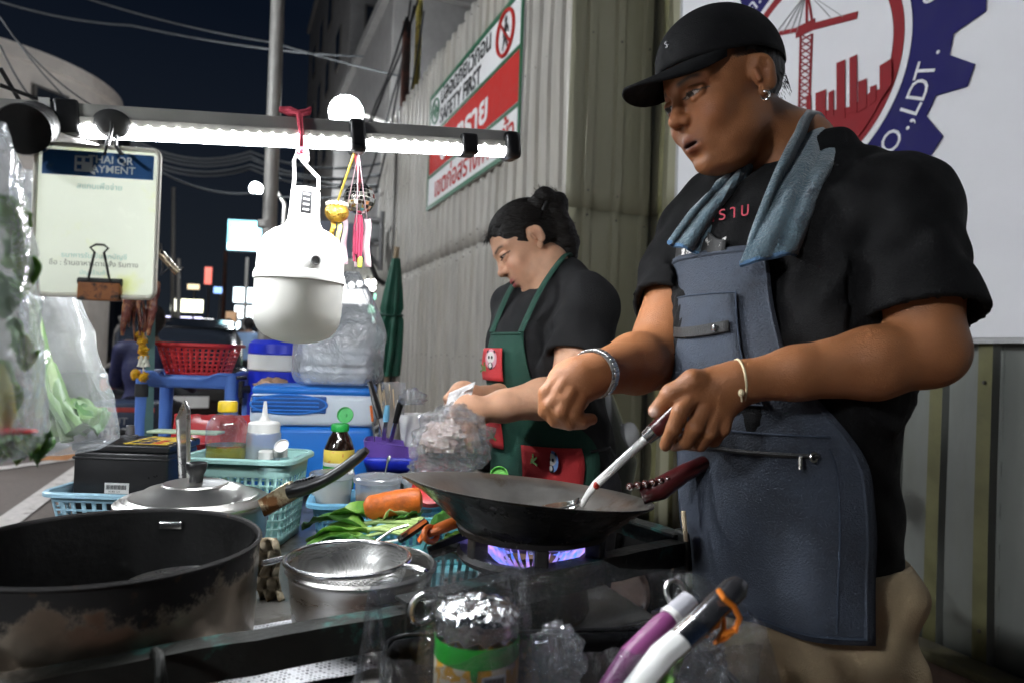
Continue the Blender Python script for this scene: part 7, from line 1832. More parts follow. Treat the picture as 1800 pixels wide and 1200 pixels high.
# ---- T-shirt
m_tee = mat('black_tshirt', (.0045, .0045, .005), .85, var=.2, vscale=18, bump=.5, bscale=500, spec=.25)
lo = np.minimum.reduce([A3(SHL), A3(SHR), A3(hip), A3(ELB), A3(ELR)]) - .2; hi = np.maximum.reduce([A3(SHL), A3(SHR), A3(hip), A3(ELB), A3(ELR)]) + .2; hi[2] = N0.z + .10; lo[2] = .70
F = Field(lo, hi, .006)
TB = Matrix((tf, tl, ZUP)).transposed()
def torso(F, off=0.0):
    F.ell(N0 + Vector((0, 0, -.16)) + tf * .02, np.array([.128, .195, .17]) + off, TB, .05)
    F.ell(N0.lerp(hip, .55) + tf * .045, np.array([.150, .174, .22]) + off, TB, .06)
    F.ell(hip + Vector((0, 0, .0)) + tf * .015, np.array([.138, .160, .27]) + off, TB, .06)
    F.chain([N0 + tl * .06 + Vector((0, 0, .0)), SHL + Vector((0, 0, .008))], [.055 + off, .060 + off], .04)
    F.chain([N0 - tl * .06 + Vector((0, 0, .0)), SHR + Vector((0, 0, .008))], [.062 + off, .070 + off], .04)
torso(F, .0); TF_ = F.f.copy()
TORSO = Field(lo, hi, .010); torso(TORSO, .0)
sleL, sleR = SHL.lerp(ELB, .80), SHR.lerp(ELR, .66)
F.cone(SHL, sleL + (sleL - SHL) * .3, .068, .083, .07); F.cone(SHR, sleR + (sleR - SHR) * .3, .074, .082, .04)
dL, dR = (sleL - SHL).normalized(), (sleR - SHR).normalized()
F.noise(.011, 30, 3); F.noise(.0045, 75, 5)
# cut the hems open
def cut_hem(F, TF_, p, d, reach, cone, depth=.045):
    sl, g = F._sl(A3(p) - .17, A3(p) + .17); dd = sum((g[i] - p[i]) * d[i] for i in range(3)); rr = np.sqrt(np.maximum(sum((g[i] - p[i]) ** 2 for i in range(3)) - dd ** 2, 0))
    inside = (rr < reach) & (TF_[sl] > .020) & (dd > -depth - .045)
    ab = A3(cone[1]) - A3(cone[0]); t = np.clip(sum((g[i] - cone[0][i]) * ab[i] for i in range(3)) / float(ab @ ab), 0, 1.3)
    cd = np.sqrt(sum((g[i] - cone[0][i] - t * ab[i]) ** 2 for i in range(3))) - (cone[2] + (cone[3] - cone[2]) * t) + .004 * np.sin(g[0] * 40 + g[1] * 55 + g[2] * 20)
    w = np.clip((dd + depth + .04) / .04, 0, 1) * inside; fo = F.f[sl] * (1 - w) + np.maximum(cd, dd) * w
    F.f[sl] = np.where(inside & (dd > -depth), np.maximum(np.maximum(fo, dd), -(cd + .0125)), fo)
cut_hem(F, TF_, sleL, dL, .104, (SHL, sleL + (sleL - SHL) * .3, .068, .083)); cut_hem(F, TF_, sleR, dR, .098, (SHR, sleR + (sleR - SHR) * .3, .072, .080))
F.cone(N0 + Vector((0, 0, .02)) + tf * .012, N0 + Vector((0, 0, .14)) + tf * .05, .066, .085, .004, 'sub')
F.plane((0, 0, .855), (0, 0, -1))
np_mesh('tshirt', [F.mesh()], m_tee, man, smooth_it=1)
b = MB(); c = sleL - dL * .012
# ---- shorts
m_khaki = mat('khaki_cotton', (.36, .275, .165), .9, var=.2, vscale=14, bump=.5, bscale=350)
F = Field(A3(hip) - A3((.34, .34, .50)), A3(hip) + A3((.34, .34, .12)), .006)
F.ell(hip + Vector((0, 0, -.04)) + tf * .0, (.112, .140, .15), TB, .04)
for kk, sd in ((kL, 1), (kR, -1)): F.cone(hip + tl * .075 * sd - Vector((0, 0, .04)) - tf * .008, kk - Vector((0, 0, .04)) - tf * .03, .092, .098, .03)
F.noise(.009, 32, 9); F.noise(.004, 80, 19); F.plane((0, 0, kL.z - .02), (0, 0, -1)); F.plane((0, 0, .86), (0, 0, 1))
sh = np_mesh('shorts', [F.mesh()], m_khaki, man, smooth_it=1)
def catmull(ps, n):
    out = []
    for i in range(len(ps) - 1):
        p0, p1, p2, p3 = ps[max(i - 1, 0)], ps[i], ps[i + 1], ps[min(i + 2, len(ps) - 1)]
        for t in np.linspace(0, 1, n, endpoint=False): out.append(.5 * ((2 * p1) + (p2 - p0) * t + (2 * p0 - 5 * p1 + 4 * p2 - p3) * t * t + (3 * p1 - p0 - 3 * p2 + p3) * t ** 3))
    return out + [ps[-1]]
catmull_ = catmull
# ---- apron projected on the torso
def surf_f(s, z, field, tfv, tlv, base, start=.42, off=.014):
    """distance in front of base (along tfv) of the first cloth surface met coming from the front"""
    o_ = base + tlv * s; o_ = Vector((o_.x, o_.y, z)); t = start
    while t > -.25:
        d = field.sample(A3(o_ + tfv * t))
        if d < off: break
        t -= min(max(d * .6, .004), .012)
    return t
def apron_sheet(name, rows, field, tfv, tlv, base, mat_, parent, ncol=41, belly_z=None, off=.014, fold=.004, seed=0, th=.0025):
    """rows: list of (z, s_left_edge, s_right_edge); hangs straight below belly_z"""
    zs = [r_[0] for r_ in rows]; n = 46; grid = []; hang = {}
    for i in range(n + 1):
        z = zs[0] + (zs[-1] - zs[0]) * i / n
        s0 = float(np.interp(-z, [-q for q in zs], [r_[1] for r_ in rows])); s1 = float(np.interp(-z, [-q for q in zs], [r_[2] for r_ in rows])); row = []
        e1, e0 = s1, s0
        while surf_f(e1, max(z, .87), field, tfv, tlv, base, off=off) < -.04 and e1 > .05: e1 -= .006
        while surf_f(e0, max(z, .87), field, tfv, tlv, base, off=off) < -.04 and e0 < -.05: e0 += .006
        for j in range(ncol):
            s = s0 + (s1 - s0) * j / (ncol - 1)
            zz = max(z, belly_z) if belly_z else z
            sc_ = min(max(s, e0), e1); ex = abs(s - sc_)
            f = surf_f(sc_, max(z, .87), field, tfv, tlv, base, off=off) - 1.1 * ex
            if belly_z and z < belly_z:
                fb_ = surf_f(sc_, belly_z, field, tfv, tlv, base, off=off) - 1.1 * ex; f = max(f, fb_ - (belly_z - z) * .10) if fb_ > -.2 else f
            f += fold * math.sin(s * 42 + 2.2 * math.sin(z * 9 + seed)) * (.3 + 1.4 * max(0, (zs[0] - z) / (zs[0] - zs[-1]) - .3)) + fold * 1.2 * mnoise.noise(Vector((s * 9, z * 7, seed)))
            p = base + tlv * s + tfv * f; row.append(Vector((p.x, p.y, z)))
        grid.append(row)
    G = np.array([[tuple(p) for p in row] for row in grid])
    for _ in range(8):
        H_ = G.copy(); H_[1:-1] = .5 * G[1:-1] + .25 * (G[:-2] + G[2:]); K = H_.copy(); K[:, 1:-1] = .5 * H_[:, 1:-1] + .25 * (H_[:, :-2] + H_[:, 2:]); G = K
    grid = [[Vector(p) for p in row] for row in G]
    mb = MB(); mb.grid(grid); o = mb.build(name, mat_, parent, world=True, smooth=60); solid(o, th, 1); return o, grid
m_denim = mat('denim_blue', (.042, .052, .072), .85, var=.32, vscale=9, bump=.7, bscale=380, col2=(.018, .021, .027), c2amt=.20, c2scale=6, c2soft=.22)
m_denim_d = mat('denim_seam', (.030, .042, .065), .85, var=.15, bump=.5, bscale=400)
A0_ = Vector((N0.x, N0.y, 0))
AP = [(1.325, -.150, .060), (1.30, -.160, .070), (1.22, -.175, .092), (1.14, -.178, .120), (1.09, -.178, .160), (1.03, -.180, .180), (.90, -.180, .186), (.775, -.182, .186)]
ap_o, apg = apron_sheet('apron', AP, TORSO, tf, tl, A0_, m_denim, man, belly_z=1.02, seed=1, fold=.0085)
def on_apron(u, v, out=.004):
    i, j = min(int(v * 46), 45), min(int(u * 40), 39); a, b_ = v * 46 - i, u * 40 - j
    p = apg[i][j].lerp(apg[i][j + 1], b_).lerp(apg[i + 1][j].lerp(apg[i + 1][j + 1], b_), a); return p + tf * out + HCAM * .001
def apron_line(name, uv, r_, m_, out=.003, n=22, parent=None):
    pts = []
    for k in range(len(uv) - 1):
        for t in np.linspace(0, 1, n)[(0 if k == 0 else 1):]: pts.append(on_apron(uv[k][0] + (uv[k + 1][0] - uv[k][0]) * t, uv[k][1] + (uv[k + 1][1] - uv[k][1]) * t, out))
    mb = MB(); mb.tube(pts, r_, 6); return mb.build(name, m_, parent or ap_o, world=True)
apron_line('hem', [(.06, .012), (.96, .012)], .0028, m_denim); apron_line('hem', [(.985, .02), (.985, .985)], .003, m_denim); apron_line('hem', [(.015, .985), (.985, .985)], .003, m_denim_d)
# chest pocket with zip, waist seam with zip, side pleats
def apron_patch(name, u0, u1, v0, v1, m_, out, sag=0.0):
    rows = []
    for i in range(9): rows.append([on_apron(u0 + (u1 - u0) * j / 12, v0 + (v1 - v0) * i / 8 + sag * math.sin(math.pi * j / 12), out) for j in range(13)])
    mb = MB(); mb.grid(rows); o = mb.build(name, m_, ap_o, world=True, smooth=60); solid(o, .0016, 1); return o
apron_patch('chest_pocket', .10, .82, .13, .42, m_denim, .0075); apron_patch('zip_tape', .13, .78, .205, .235, mat('zip_grey', (.03, .03, .03), .5, metal=.3, bump=.6, bscale=500), .0125, .016)
b = MB(); c = on_apron(.70, .226, .017); b.rbox(c, (.007, .007, .009), .002); b.build('zip_puller', m_steel_bright, ap_o, world=True)
apron_line('seam', [(.05, .50), (.95, .49)], .0018, m_denim_d); apron_line('zip', [(.28, .55), (.90, .54)], .0034, mat('zip_grey', (.03, .03, .03), .5), .005)
for vv in (.13, .42): apron_line('stitch', [(.10, vv), (.82, vv)], .0013, m_denim_d, .0095)
for uu in (.10, .82): apron_line('stitch', [(uu, .13), (uu, .42)], .0013, m_denim_d, .0095)
b = MB(); c = on_apron(.89, .542, .009); b.torus(c, .006, .0016, 14, 6, Euler((R(90), 0, 0)).to_matrix()); b.box(c + Vector((0, 0, -.008)) - HRT * .018, (.003, .003, .018)); b.build('zip_puller', m_steel, ap_o, world=True)
apron_line('seam', [(.22, .56), (.20, .97)], .0022, m_denim_d); apron_line('seam', [(.93, .52), (.925, .97)], .0016, m_denim_d)
b = MB(); kb = N0.lerp(hip, .62) + tl * .2 - tf * .02; b.tube([on_apron(.0, .60, .0), on_apron(.0, .60, .0) - tl * .03 - tf * .05 + Vector((0, 0, -.02)), on_apron(.0, .60, .0) - tl * .03 - tf * .08 + Vector((0, 0, .01))], .006, 8, flat=.4); b.build('waist_tie', m_denim_d, ap_o, world=True)
# print on the shirt front
for i_, ch in enumerate('าราบ'):
    s_ = -.040 + i_ * .021; zz = 1.372; ff = surf_f(s_, zz, TORSO, tf, tl, A0_, off=.006); p = A0_ + tl * s_ + tf * (ff + .006); p = Vector((p.x, p.y, zz))
    Mt = Matrix((tl, ZUP, tf)).transposed().to_4x4(); Mt.translation = p
    text(ch, .030, mat('print_red', (.35, .03, .05), .7), man, ROOTM[man.name_full].inverted() @ Mt, ext=.0004, align='CENTER', name='shirt_print')
rows = []
for i in range(7):
    row = []
    for j in range(13):
        s_, zz = -.135 + .135 * j / 12, 1.318 + .030 * i / 6 * (1 + .3 * math.sin(j)); ff = surf_f(s_, zz, TORSO, tf, tl, A0_, off=.006); p = A0_ + tl * s_ + tf * (ff + .008); row.append(Vector((p.x, p.y, zz)))
    rows.append(row)
b = MB(); b.grid(rows); solid(b.build('shirt_print', mat('print_tiger', (.62, .60, .58), .7, col2=(.02, .02, .02), c2amt=.42, c2scale=38, c2soft=.03), man, world=True), .0008)
# ---- towel round the neck
m_towel = mat('blue_grey_towel', (.075, .125, .155), .95, var=.25, vscale=30, bump=.9, bscale=260, sheen=.6, col2=(.035, .055, .075), c2amt=.10, c2scale=28, c2soft=.06)
tw = [  # centre, half-width vector, lift
 (P(1208, 437, 1.085), (-CAM_R * .027 + CAM_U * .010)), (P(1246, 374, 1.085), (-CAM_R * .026 + CAM_U * .004)), (P(1282, 326, 1.09), (-CAM_R * .020 + CAM_U * .002)), (P(1314, 290, 1.12), (-CAM_R * .014 - CAM_U * .010)),
 (N0 - tl * .055 - tf * .025 + ZUP * .062, (-tl * .018 - ZUP * .024 - tf * .006)), (N0 - tf * .072 + ZUP * .068, (-tf * .014 - ZUP * .032)), (P(1438, 230, 1.08), (CAM_R * .028 - CAM_U * .020)), (P(1424, 276, 1.02), (CAM_R * .034 - CAM_U * .013)), (P(1405, 325, .985), (CAM_R * .038 - CAM_U * .004)), (P(1385, 389, .962), (CAM_R * .043 + CAM_U * .003)), (P(1364, 451, .955), (CAM_R * .046 + CAM_U * .009))]
cs_, ws_ = catmull([a for a, _ in tw], 8), catmull([w for _, w in tw], 8)
b = MB(); rows = []
for i, (c, w) in enumerate(zip(cs_, ws_)):
    nrm_ = w.cross((cs_[min(i + 1, len(cs_) - 1)] - cs_[max(i - 1, 0)])).normalized()
    if nrm_.dot(c - (N0 - Vector((0, 0, .05)))) < 0: nrm_ = -nrm_
    rows.append([c + w * s_ + nrm_ * (.008 * math.cos(s_ * 3.4 + i * .08) + .006 * math.sin(s_ * 7 + i * .15) + .003 * mnoise.noise(Vector((i * .3, s_ * 3, 0)))) for s_ in np.linspace(-1, 1, 17)])
b.grid(rows); tw_o = b.build('towel', m_towel, man, world=True, smooth=70); solid(tw_o, .010, 0)
m_hem = mat('towel_hem', (.07, .15, .27), .9, bump=.6, bscale=300)
for k_, rw in ((0, rows[0]), (1, rows[-1])):
    b = MB(); b.tube([p + Vector((0, 0, .001)) for p in rw], .0048, 7); b.build('towel_hem', m_hem, tw_o, world=True)
# ---- hair, cap, earring, watch, bracelet
m_hair = mat('black_hair', (.010, .008, .007), .5, var=.3, vscale=200, bump=.8, bscale=500, stretch=(1, 1, .3))
F = Field(A3(Hc) - .14, A3(Hc) + .16, .0025)
F.ell(MW(-.015, 0, .038), np.array([.1025, .0800, .090]) * HS, MBas, .01); F.plane(MW(.004, 0, 0), hf * .96 + hu * .0); 
F.plane(MW(-.05, 0, -.040), -A3(hu) * 1.0 + A3(hf) * .25)
F.ell(MW(-.008, .080, .0), np.array([.024, .03, .040]) * HS, MBas, .006, 'sub'); F.ell(MW(-.008, -.080, .0), np.array([.024, .03, .040]) * HS, MBas, .006, 'sub'); F.noise(.0012, 260, 2)
np_mesh('hair', [F.mesh()], m_hair, man)
b = MB()
for k in range(700):
    a = random.uniform(-2.2, 2.2); u_ = random.uniform(-.026, .03); d_ = (-math.cos(a) * .098 - .012, math.sin(a) * .077, u_)
    if d_[0] > -.035: continue
    p0 = Vector(MW(*d_)); p1 = Vector(MW(d_[0] * 1.010, d_[1] * 1.012, u_ - .006)); b.tube([p0, p1], [.0005, .0002], 3, caps=False)
o = b.build('hair_tips', m_hair, man, world=True, smooth=0, recalc=False); o['kind'] = 'stuff'
m_cap = mat('black_cap', (.004, .004, .0048), .8, var=.15, vscale=20, bump=.4, bscale=600, spec=.25)
b = MB(); rows = []; nph = 64
for i in range(20):
    t = i / 19; row = []
    for j in range(nph):
        ph = 2 * math.pi * j / nph; cf = math.cos(ph); sf = math.sin(ph)
        ub = .052 + .010 * max(cf, 0) - .030 * max(-cf, 0) + .0 * abs(sf) - .010 * abs(sf)              # lower edge height
        el0 = math.asin(max(-1, min(1, (ub - .046) / .099))); el = el0 + (math.pi / 2 - el0) * t
        rr = math.cos(el); puff = 1 + .05 * math.exp(-((cf - 1) / .5) ** 2) * math.sin(math.pi * t)
        row.append(Vector(MW(-.010 + .108 * rr * cf * puff, .0865 * rr * sf, .046 + .099 * math.sin(el))))
    rows.append(row)
b.grid(rows, close_u=True); cap = b.build('cap', m_cap, man, world=True, smooth=70); solid(cap, .0025, 1)
for k in range(6):
    a = R(60 * k + 30); pts = []
    for i in range(1, 20):
        r0_ = rows[i][int(a / (2 * math.pi) * nph) % nph]; pts.append(r0_ + (r0_ - Vector(Hc)).normalized() * .0012)
    b = MB(); b.tube(pts, .0011, 5); b.build('cap_seam', m_cap, cap, world=True)
b = MB(); b.ell(MW(-.010, 0, .1475), (.006, .006, .004)); b.build('cap_button', m_cap, cap, world=True)
b = MB(); rows = []
for i in range(12):
    t = i / 11; row = []
    for j in range(25):
        a = R(-64 + 128 * j / 24); cf, sf = math.cos(a), math.sin(a)
        e0 = (-.010 + .1075 * cf, .0865 * sf); l_out = .082 * max(0, math.cos(a * 1.405)) ** .55
        row.append(Vector(MW(e0[0] + l_out * t, e0[1] * (1 - .06 * t), .058 - .008 * abs(sf) - .012 * t - .034 * (sf ** 2) * t * (l_out / .082))))
    rows.append(row)
b.grid(rows); br_ = b.build('cap_brim', m_cap, cap, world=True, smooth=70); solid(br_, .004, 0)
b = MB(); c = Vector(MW(.104, .028, .085)); 
text('S', .014, mat('cap_print', (.4, .4, .42), .6), cap, ROOTM[man.name_full].inverted() @ (Matrix.Translation(c) @ Matrix((hl, hu, hf)).transposed().to_4x4() @ Matrix.Rotation(R(14), 4, 'Y')), ext=.002, name='cap_emblem')
b = MB(); b.torus(Vector(MW(.000, .083, -.035)), .0062, .0016, 20, 8, (Matrix((hf, hu, hl)).transposed() @ Euler((R(15), R(55), 0)).to_matrix())); b.build('earring', m_steel_bright, man, world=True)
def ring_band(name, c, d, rad, rt, m_, n=36, flatz=1.0, parent=None, links=False):
    x, y, d = frame_from(d); M3 = Matrix((x, y, d)).transposed(); mb = MB()
    if links:
        for k in range(n):
            a = 2 * math.pi * k / n; cc = c + x * rad * math.cos(a) + y * rad * math.sin(a); bx_ = Matrix((( x * -math.sin(a) + y * math.cos(a)), d, (x * math.cos(a) + y * math.sin(a)))).transposed()
            o_ = MB(); o_.rbox(cc, (2 * math.pi * rad / n * .9, rt * 5, rt * 1.3), rt * .5, 2, bx_); o_.build('watch_link', m_, parent, world=True)
        return
    mb.torus(c, rad, rt, n, 8, M3); return mb.build(name, m_, parent or man, world=True)
wt = Vector(P(1046, 656, .984)); wd_ = (WRR - ELR).normalized()
b = MB(); x, y, d = frame_from(wd_); M3 = Matrix((x, y, d)).transposed(); rows = [[wt + d * dz + (x * math.cos(a) + y * math.sin(a)) * rr for a in np.linspace(0, 2 * math.pi, 37)[:-1]] for (dz, rr) in ((-.010, .0325), (-.010, .0345), (.010, .0345), (.010, .0325))]
b.grid(rows + [rows[0]], close_u=True); wo = b.build('watch', m_steel, man, world=True)
ring_band('watch_link', wt, wd_, .0350, .0024, m_steel_bright, 30, parent=wo, links=True)
bt_ = Vector(P(1298, 672, .90)); bd_ = (WRB - ELB).normalized()
cord = mat('cream_cord', (.62, .52, .33), .8, bump=.5, bscale=400)
br2 = ring_band('bracelet', bt_, (bd_ + CAM_U * .12).normalized(), .0300, .0019, cord); b = MB(); b.ell(P(1303, 690, .868), (.004, .004, .005)); b.tube([P(1303, 692, .868), P(1304, 706, .868)], .0012, 5); b.build('bracelet_knot', cord, br2, world=True)

# ------------------------------------------------------------------ the woman
wom = thing('person', 'woman with hair in a bun wearing a dark green apron', 'person', (P(990, 700, 1.66).x, P(990, 700, 1.66).y, 0))
WS = .93
gf, gl2, gu = facing(77, 33, 15)
Gc = P(938, 416, 1.66) - gl2 * .080 * WS
bf, bl, bu_ = facing(53, 0)
M0 = P(968, 492, 1.70)
QL, QR = M0 + bl * .150 + Vector((0, 0, -.062)), M0 - bl * .150 + Vector((0, 0, -.062))
EL2, WL2 = P(1000, 692, 1.47), P(838, 722, 1.38)
ER2, WR2 = P(905, 708, 1.66), P(828, 698, 1.50)
(whV, whF), wcol, GW, GB = make_head(Gc, gf, gl2, gu, WS, .0022, True, SK_F, [M0 + Vector((0, 0, .045)) - bf * .0, M0 - Vector((0, 0, .03))])
hip2 = P(975, 880, 1.68); hip2.z = .84
nf = [[(815, 715, 1.385), (795, 740, 1.375), (790, 765, 1.37), (800, 785, 1.37)], [(822, 722, 1.375), (806, 750, 1.362), (804, 776, 1.362), (814, 792, 1.365)], [(830, 726, 1.370), (818, 754, 1.358), (820, 778, 1.358), (828, 792, 1.362)], [(838, 728, 1.372), (832, 752, 1.362), (834, 770, 1.362), (840, 782, 1.365)]]
F = limb_field([QL, EL2, WL2] + [P(*q) for c_ in nf for q in c_], .0034, .075)
F.chain([QL, QL.lerp(EL2, .5), EL2], [.056, .054, .044], .02); F.chain([EL2, EL2.lerp(WL2, .3), EL2.lerp(WL2, .72), WL2, P(826, 716, 1.375)], [.043, .0425, .032, .0250, .027], .015)
F.ell(P(822, 720, 1.374), (.030, .020, .026), Matrix((CAM_R, CAM_F, CAM_U)).transposed(), .014)
F.chain([P(828, 708, 1.37), P(806, 716, 1.36), P(792, 732, 1.36)], [.014, .0115, .0095], .007); fingers(F, nf, .0105)
n2V = F.mesh()
ff_ = [[(806, 690, 1.475), (790, 706, 1.46), (786, 726, 1.45)], [(808, 698, 1.468), (796, 718, 1.455), (794, 738, 1.45)], [(812, 704, 1.465), (804, 726, 1.452), (804, 744, 1.448)], [(818, 708, 1.468), (812, 728, 1.455), (812, 742, 1.45)]]
F = limb_field([QR, ER2, WR2] + [P(*q) for c_ in ff_ for q in c_], .0036, .075)
F.chain([QR, QR.lerp(ER2, .5), ER2], [.054, .050, .044], .02); F.chain([ER2, ER2.lerp(WR2, .35), WR2, P(816, 690, 1.48)], [.042, .040, .0255, .026], .015)
F.ell(P(812, 694, 1.475), (.030, .020, .026), Matrix((CAM_R, CAM_F, CAM_U)).transposed(), .014); fingers(F, ff_, .0105); F.chain([P(820, 684, 1.47), P(800, 688, 1.455), P(786, 700, 1.45)], [.014, .011, .0095], .007)
f2V = F.mesh()
np_mesh('body', [(whV, whF), n2V, f2V], m_skin_f, wom, [wcol, tintof(n2V[0], SK_F), tintof(f2V[0], SK_F)])
m_tee2 = mat('charcoal_tshirt', (.016, .016, .017), .88, var=.18, vscale=18, bump=.5, bscale=500, spec=.25)
lo = np.minimum.reduce([A3(QL), A3(QR), A3(hip2), A3(EL2), A3(ER2)]) - .18; hi = np.maximum.reduce([A3(QL), A3(QR), A3(hip2), A3(EL2), A3(ER2)]) + .18; hi[2] = M0.z + .1; lo[2] = .72
BB = Matrix((bf, bl, ZUP)).transposed()
def torso2(F, off=0.0):
    F.ell(M0 + Vector((0, 0, -.15)) + bf * .005, np.array([.105, .155, .15]) + off, BB, .05)
    F.ell(M0 + Vector((0, 0, -.185)) + bf * .055 + bl * .045, np.array([.065, .062, .06]) + off, BB, .05); F.ell(M0 + Vector((0, 0, -.185)) + bf * .055 - bl * .045, np.array([.065, .062, .06]) + off, BB, .05)
    F.ell(M0.lerp(hip2, .60) + bf * .020, np.array([.125, .150, .18]) + off, BB, .06); F.ell(hip2 + bf * .0, np.array([.135, .170, .24]) + off, BB, .06)
    F.chain([M0 + bl * .05, QL + Vector((0, 0, .004))], [.046 + off, .053 + off], .035); F.chain([M0 - bl * .05, QR + Vector((0, 0, .004))], [.046 + off, .053 + off], .035)
F = Field(lo, hi, .006); torso2(F); TF_ = F.f.copy(); T2 = Field(lo, hi, .010); torso2(T2)
s1, s2 = QL.lerp(EL2, .66), QR.lerp(ER2, .66)
F.cone(QL, s1 + (s1 - QL) * .3, .060, .076, .04); F.cone(QR, s2 + (s2 - QR) * .3, .060, .072, .035)
F.noise(.007, 36, 13); F.noise(.003, 90, 15)
cut_hem(F, TF_, s1, (s1 - QL).normalized(), .11, (QL, s1 + (s1 - QL) * .3, .060, .076)); cut_hem(F, TF_, s2, (s2 - QR).normalized(), .10, (QR, s2 + (s2 - QR) * .3, .060, .072))
F.cone(M0 + Vector((0, 0, .015)) + bf * .012, M0 + Vector((0, 0, .14)) + bf * .05, .055, .075, .004, 'sub'); F.plane((0, 0, .80), (0, 0, -1))
np_mesh('tshirt', [F.mesh()], m_tee2, wom, smooth_it=1)
F = Field(A3(hip2) - A3((.3, .3, .84)), A3(hip2) + A3((.3, .3, .1)), .008)
F.ell(hip2, (.128, .162, .14), BB, .04)
for sd in (1, -1):
    q = hip2 + bl * .085 * sd; F.chain([q, Vector((q.x, q.y, .45)), Vector((q.x, q.y, .09))], [.098, .07, .05], .03); F.chain([Vector((q.x, q.y, .035)), Vector((q.x, q.y, .03)) + bf * .14], [.036, .03], .02)
F.plane((0, 0, .003), (0, 0, -1)); np_mesh('trousers', [F.mesh()], mat('dark_trousers', (.015, .015, .02), .85, bump=.4, bscale=400), wom)
# apron
m_green = mat('apron_green', (.012, .060, .040), .8, var=.18, vscale=8, bump=.5, bscale=420)
C0 = Vector((M0.x, M0.y, 0))
AP2 = [(1.205, -.075, .060), (1.17, -.085, .075), (1.08, -.10, .10), (1.03, -.125, .150), (.98, -.15, .185), (.90, -.165, .20), (.78, -.17, .20)]
apron_man = (ap_o, apg)
ap_o, apg = apron_sheet('apron', AP2, T2, bf, bl, C0, m_green, wom, belly_z=.96, seed=5, fold=.003)
tf_m, tf = tf, bf
apron_line('hem', [(.01, .01), (.99, .01)], .0028, m_green)
m_pk = mat('panda_red', (.50, .030, .035), .75, var=.1, bump=.3, bscale=300); m_pw = mat('panda_white', (.66, .63, .60), .7); m_pb = mat('panda_black', (.015, .015, .015), .7); m_pg = mat('leaf_print', (.10, .18, .05), .7); m_pp = mat('panda_pink', (.62, .30, .36), .7)
def panda(u, v, s, parent, bgc=None):
    c = on_apron(u, v, .017); rt = bl
    def dot(dx, dz, w, h_, m_, out, nm):
        mb = MB(); mb.ell(c + rt * dx * s + ZUP * dz * s + bf * out, (w * s, w * s, h_ * s), nu=12, nv=8); mb.v = [tuple(Vector(p) - bf * ((Vector(p) - (c + bf * out)).dot(bf)) * .94) for p in mb.v]; mb.build(nm, m_, parent, world=True)
    dot(0, .004, .024, .024, bgc or m_pp, .000, 'print_halo'); dot(0, .008, .016, .014, m_pw, .001, 'print_face'); dot(-.012, .020, .005, .005, m_pb, .0005, 'print_ear'); dot(.012, .020, .005, .005, m_pb, .0005, 'print_ear')
    dot(-.006, .008, .004, .004, m_pb, .002, 'print_eye'); dot(.006, .008, .004, .004, m_pb, .002, 'print_eye'); dot(0, -.012, .010, .009, m_pb, .0012, 'print_body'); dot(0, -.011, .006, .006, m_pw, .002, 'print_belly')
def sprig(u, v, s, parent):
    c = on_apron(u, v, .0175)
    for a in (40, 90, 140, 200, -20):
        mb = MB(); d_ = bl * math.cos(R(a)) + ZUP * math.sin(R(a)); mb.bar(c, c + d_ * .016 * s, .004 * s, .0008, up=bf); mb.build('print_leaf', m_pg, parent, world=True, smooth=0)
pk = apron_patch('panda_pocket', .0, .66, .09, .27, m_pk, .013); panda(.42, .16, 1.0, pk); sprig(.22, .21, 1.1, pk)
pk = apron_patch('panda_pocket', .04, .52, .36, .64, m_pk, .013); panda(.32, .45, 1.05, pk); sprig(.40, .58, 1.2, pk)
pk = apron_patch('panda_pocket', .68, .97, .60, .90, m_pk, .013); panda(.86, .68, 1.0, pk, mat('print_blue', (.15, .25, .5), .7)); sprig(.76, .68, 1.1, pk)
for sgn, j in ((1, 39), (-1, 1)):
    a_ = apg[0][j] + bf * .004; up_ = M0 + bl * .062 * sgn + ZUP * .052; mid = a_.lerp(up_, .55); ff = surf_f((mid - C0).dot(bl), mid.z, T2, bf, bl, C0, off=.012); mid = C0 + bl * (mid - C0).dot(bl) + bf * (ff + .006); mid.z = a_.lerp(up_, .55).z
    b = MB(); b.tube(catmull([a_, mid, up_ + bf * .012, M0 - bf * .062 + ZUP * .06], 6), .011, 8, flat=.3, up=bf); b.build('neck_strap', m_green, ap_o, world=True)
q = on_apron(.98, .62, 0); b = MB(); b.tube([q, q - bf * .04 + bl * .02 + ZUP * .01, q - bf * .06 + bl * .03 - ZUP * .02, q - bf * .04 + bl * .03 - ZUP * .03], .004, 8); b.build('waist_tie', m_tee2, ap_o, world=True)
tf = tf_m
# hair
m_hair2 = mat('dark_brown_hair', (.007, .005, .004), .55, var=.4, vscale=120, bump=1.0, bscale=300, stretch=(.25, .25, 1), spec=.3)
F = Field(A3(Gc) - .15, A3(Gc) + .19, .0026)
F.ell(GW(-.012, 0, .044), np.array([.1035, .0835, .0915]) * WS, GB, .01)
F.plane(GW(.068, 0, .052), A3(gf) * .86 - A3(gu) * .50)
F.plane(GW(.020, 0, .0), A3(gf) * .55 - A3(gu) * .83)
F.ell(GW(-.004, .084, .0), np.array([.020, .03, .034]) * WS, GB, .006, 'sub'); F.ell(GW(-.004, -.084, .0), np.array([.020, .03, .034]) * WS, GB, .006, 'sub')
for (px, py, D_, r_) in ((958, 350, 1.72, .030), (978, 356, 1.73, .027), (945, 362, 1.71, .024), (972, 378, 1.73, .036), (984, 402, 1.73, .038), (994, 428, 1.73, .035), (998, 448, 1.73, .024)): F.ell(P(px, py, D_), np.array([r_, r_ * 1.1, r_]), None, .012)
F.noise(.0022, 150, 4); F.noise(.001, 420, 6)
np_mesh('hair', [F.mesh()], m_hair2, wom)
b = MB()
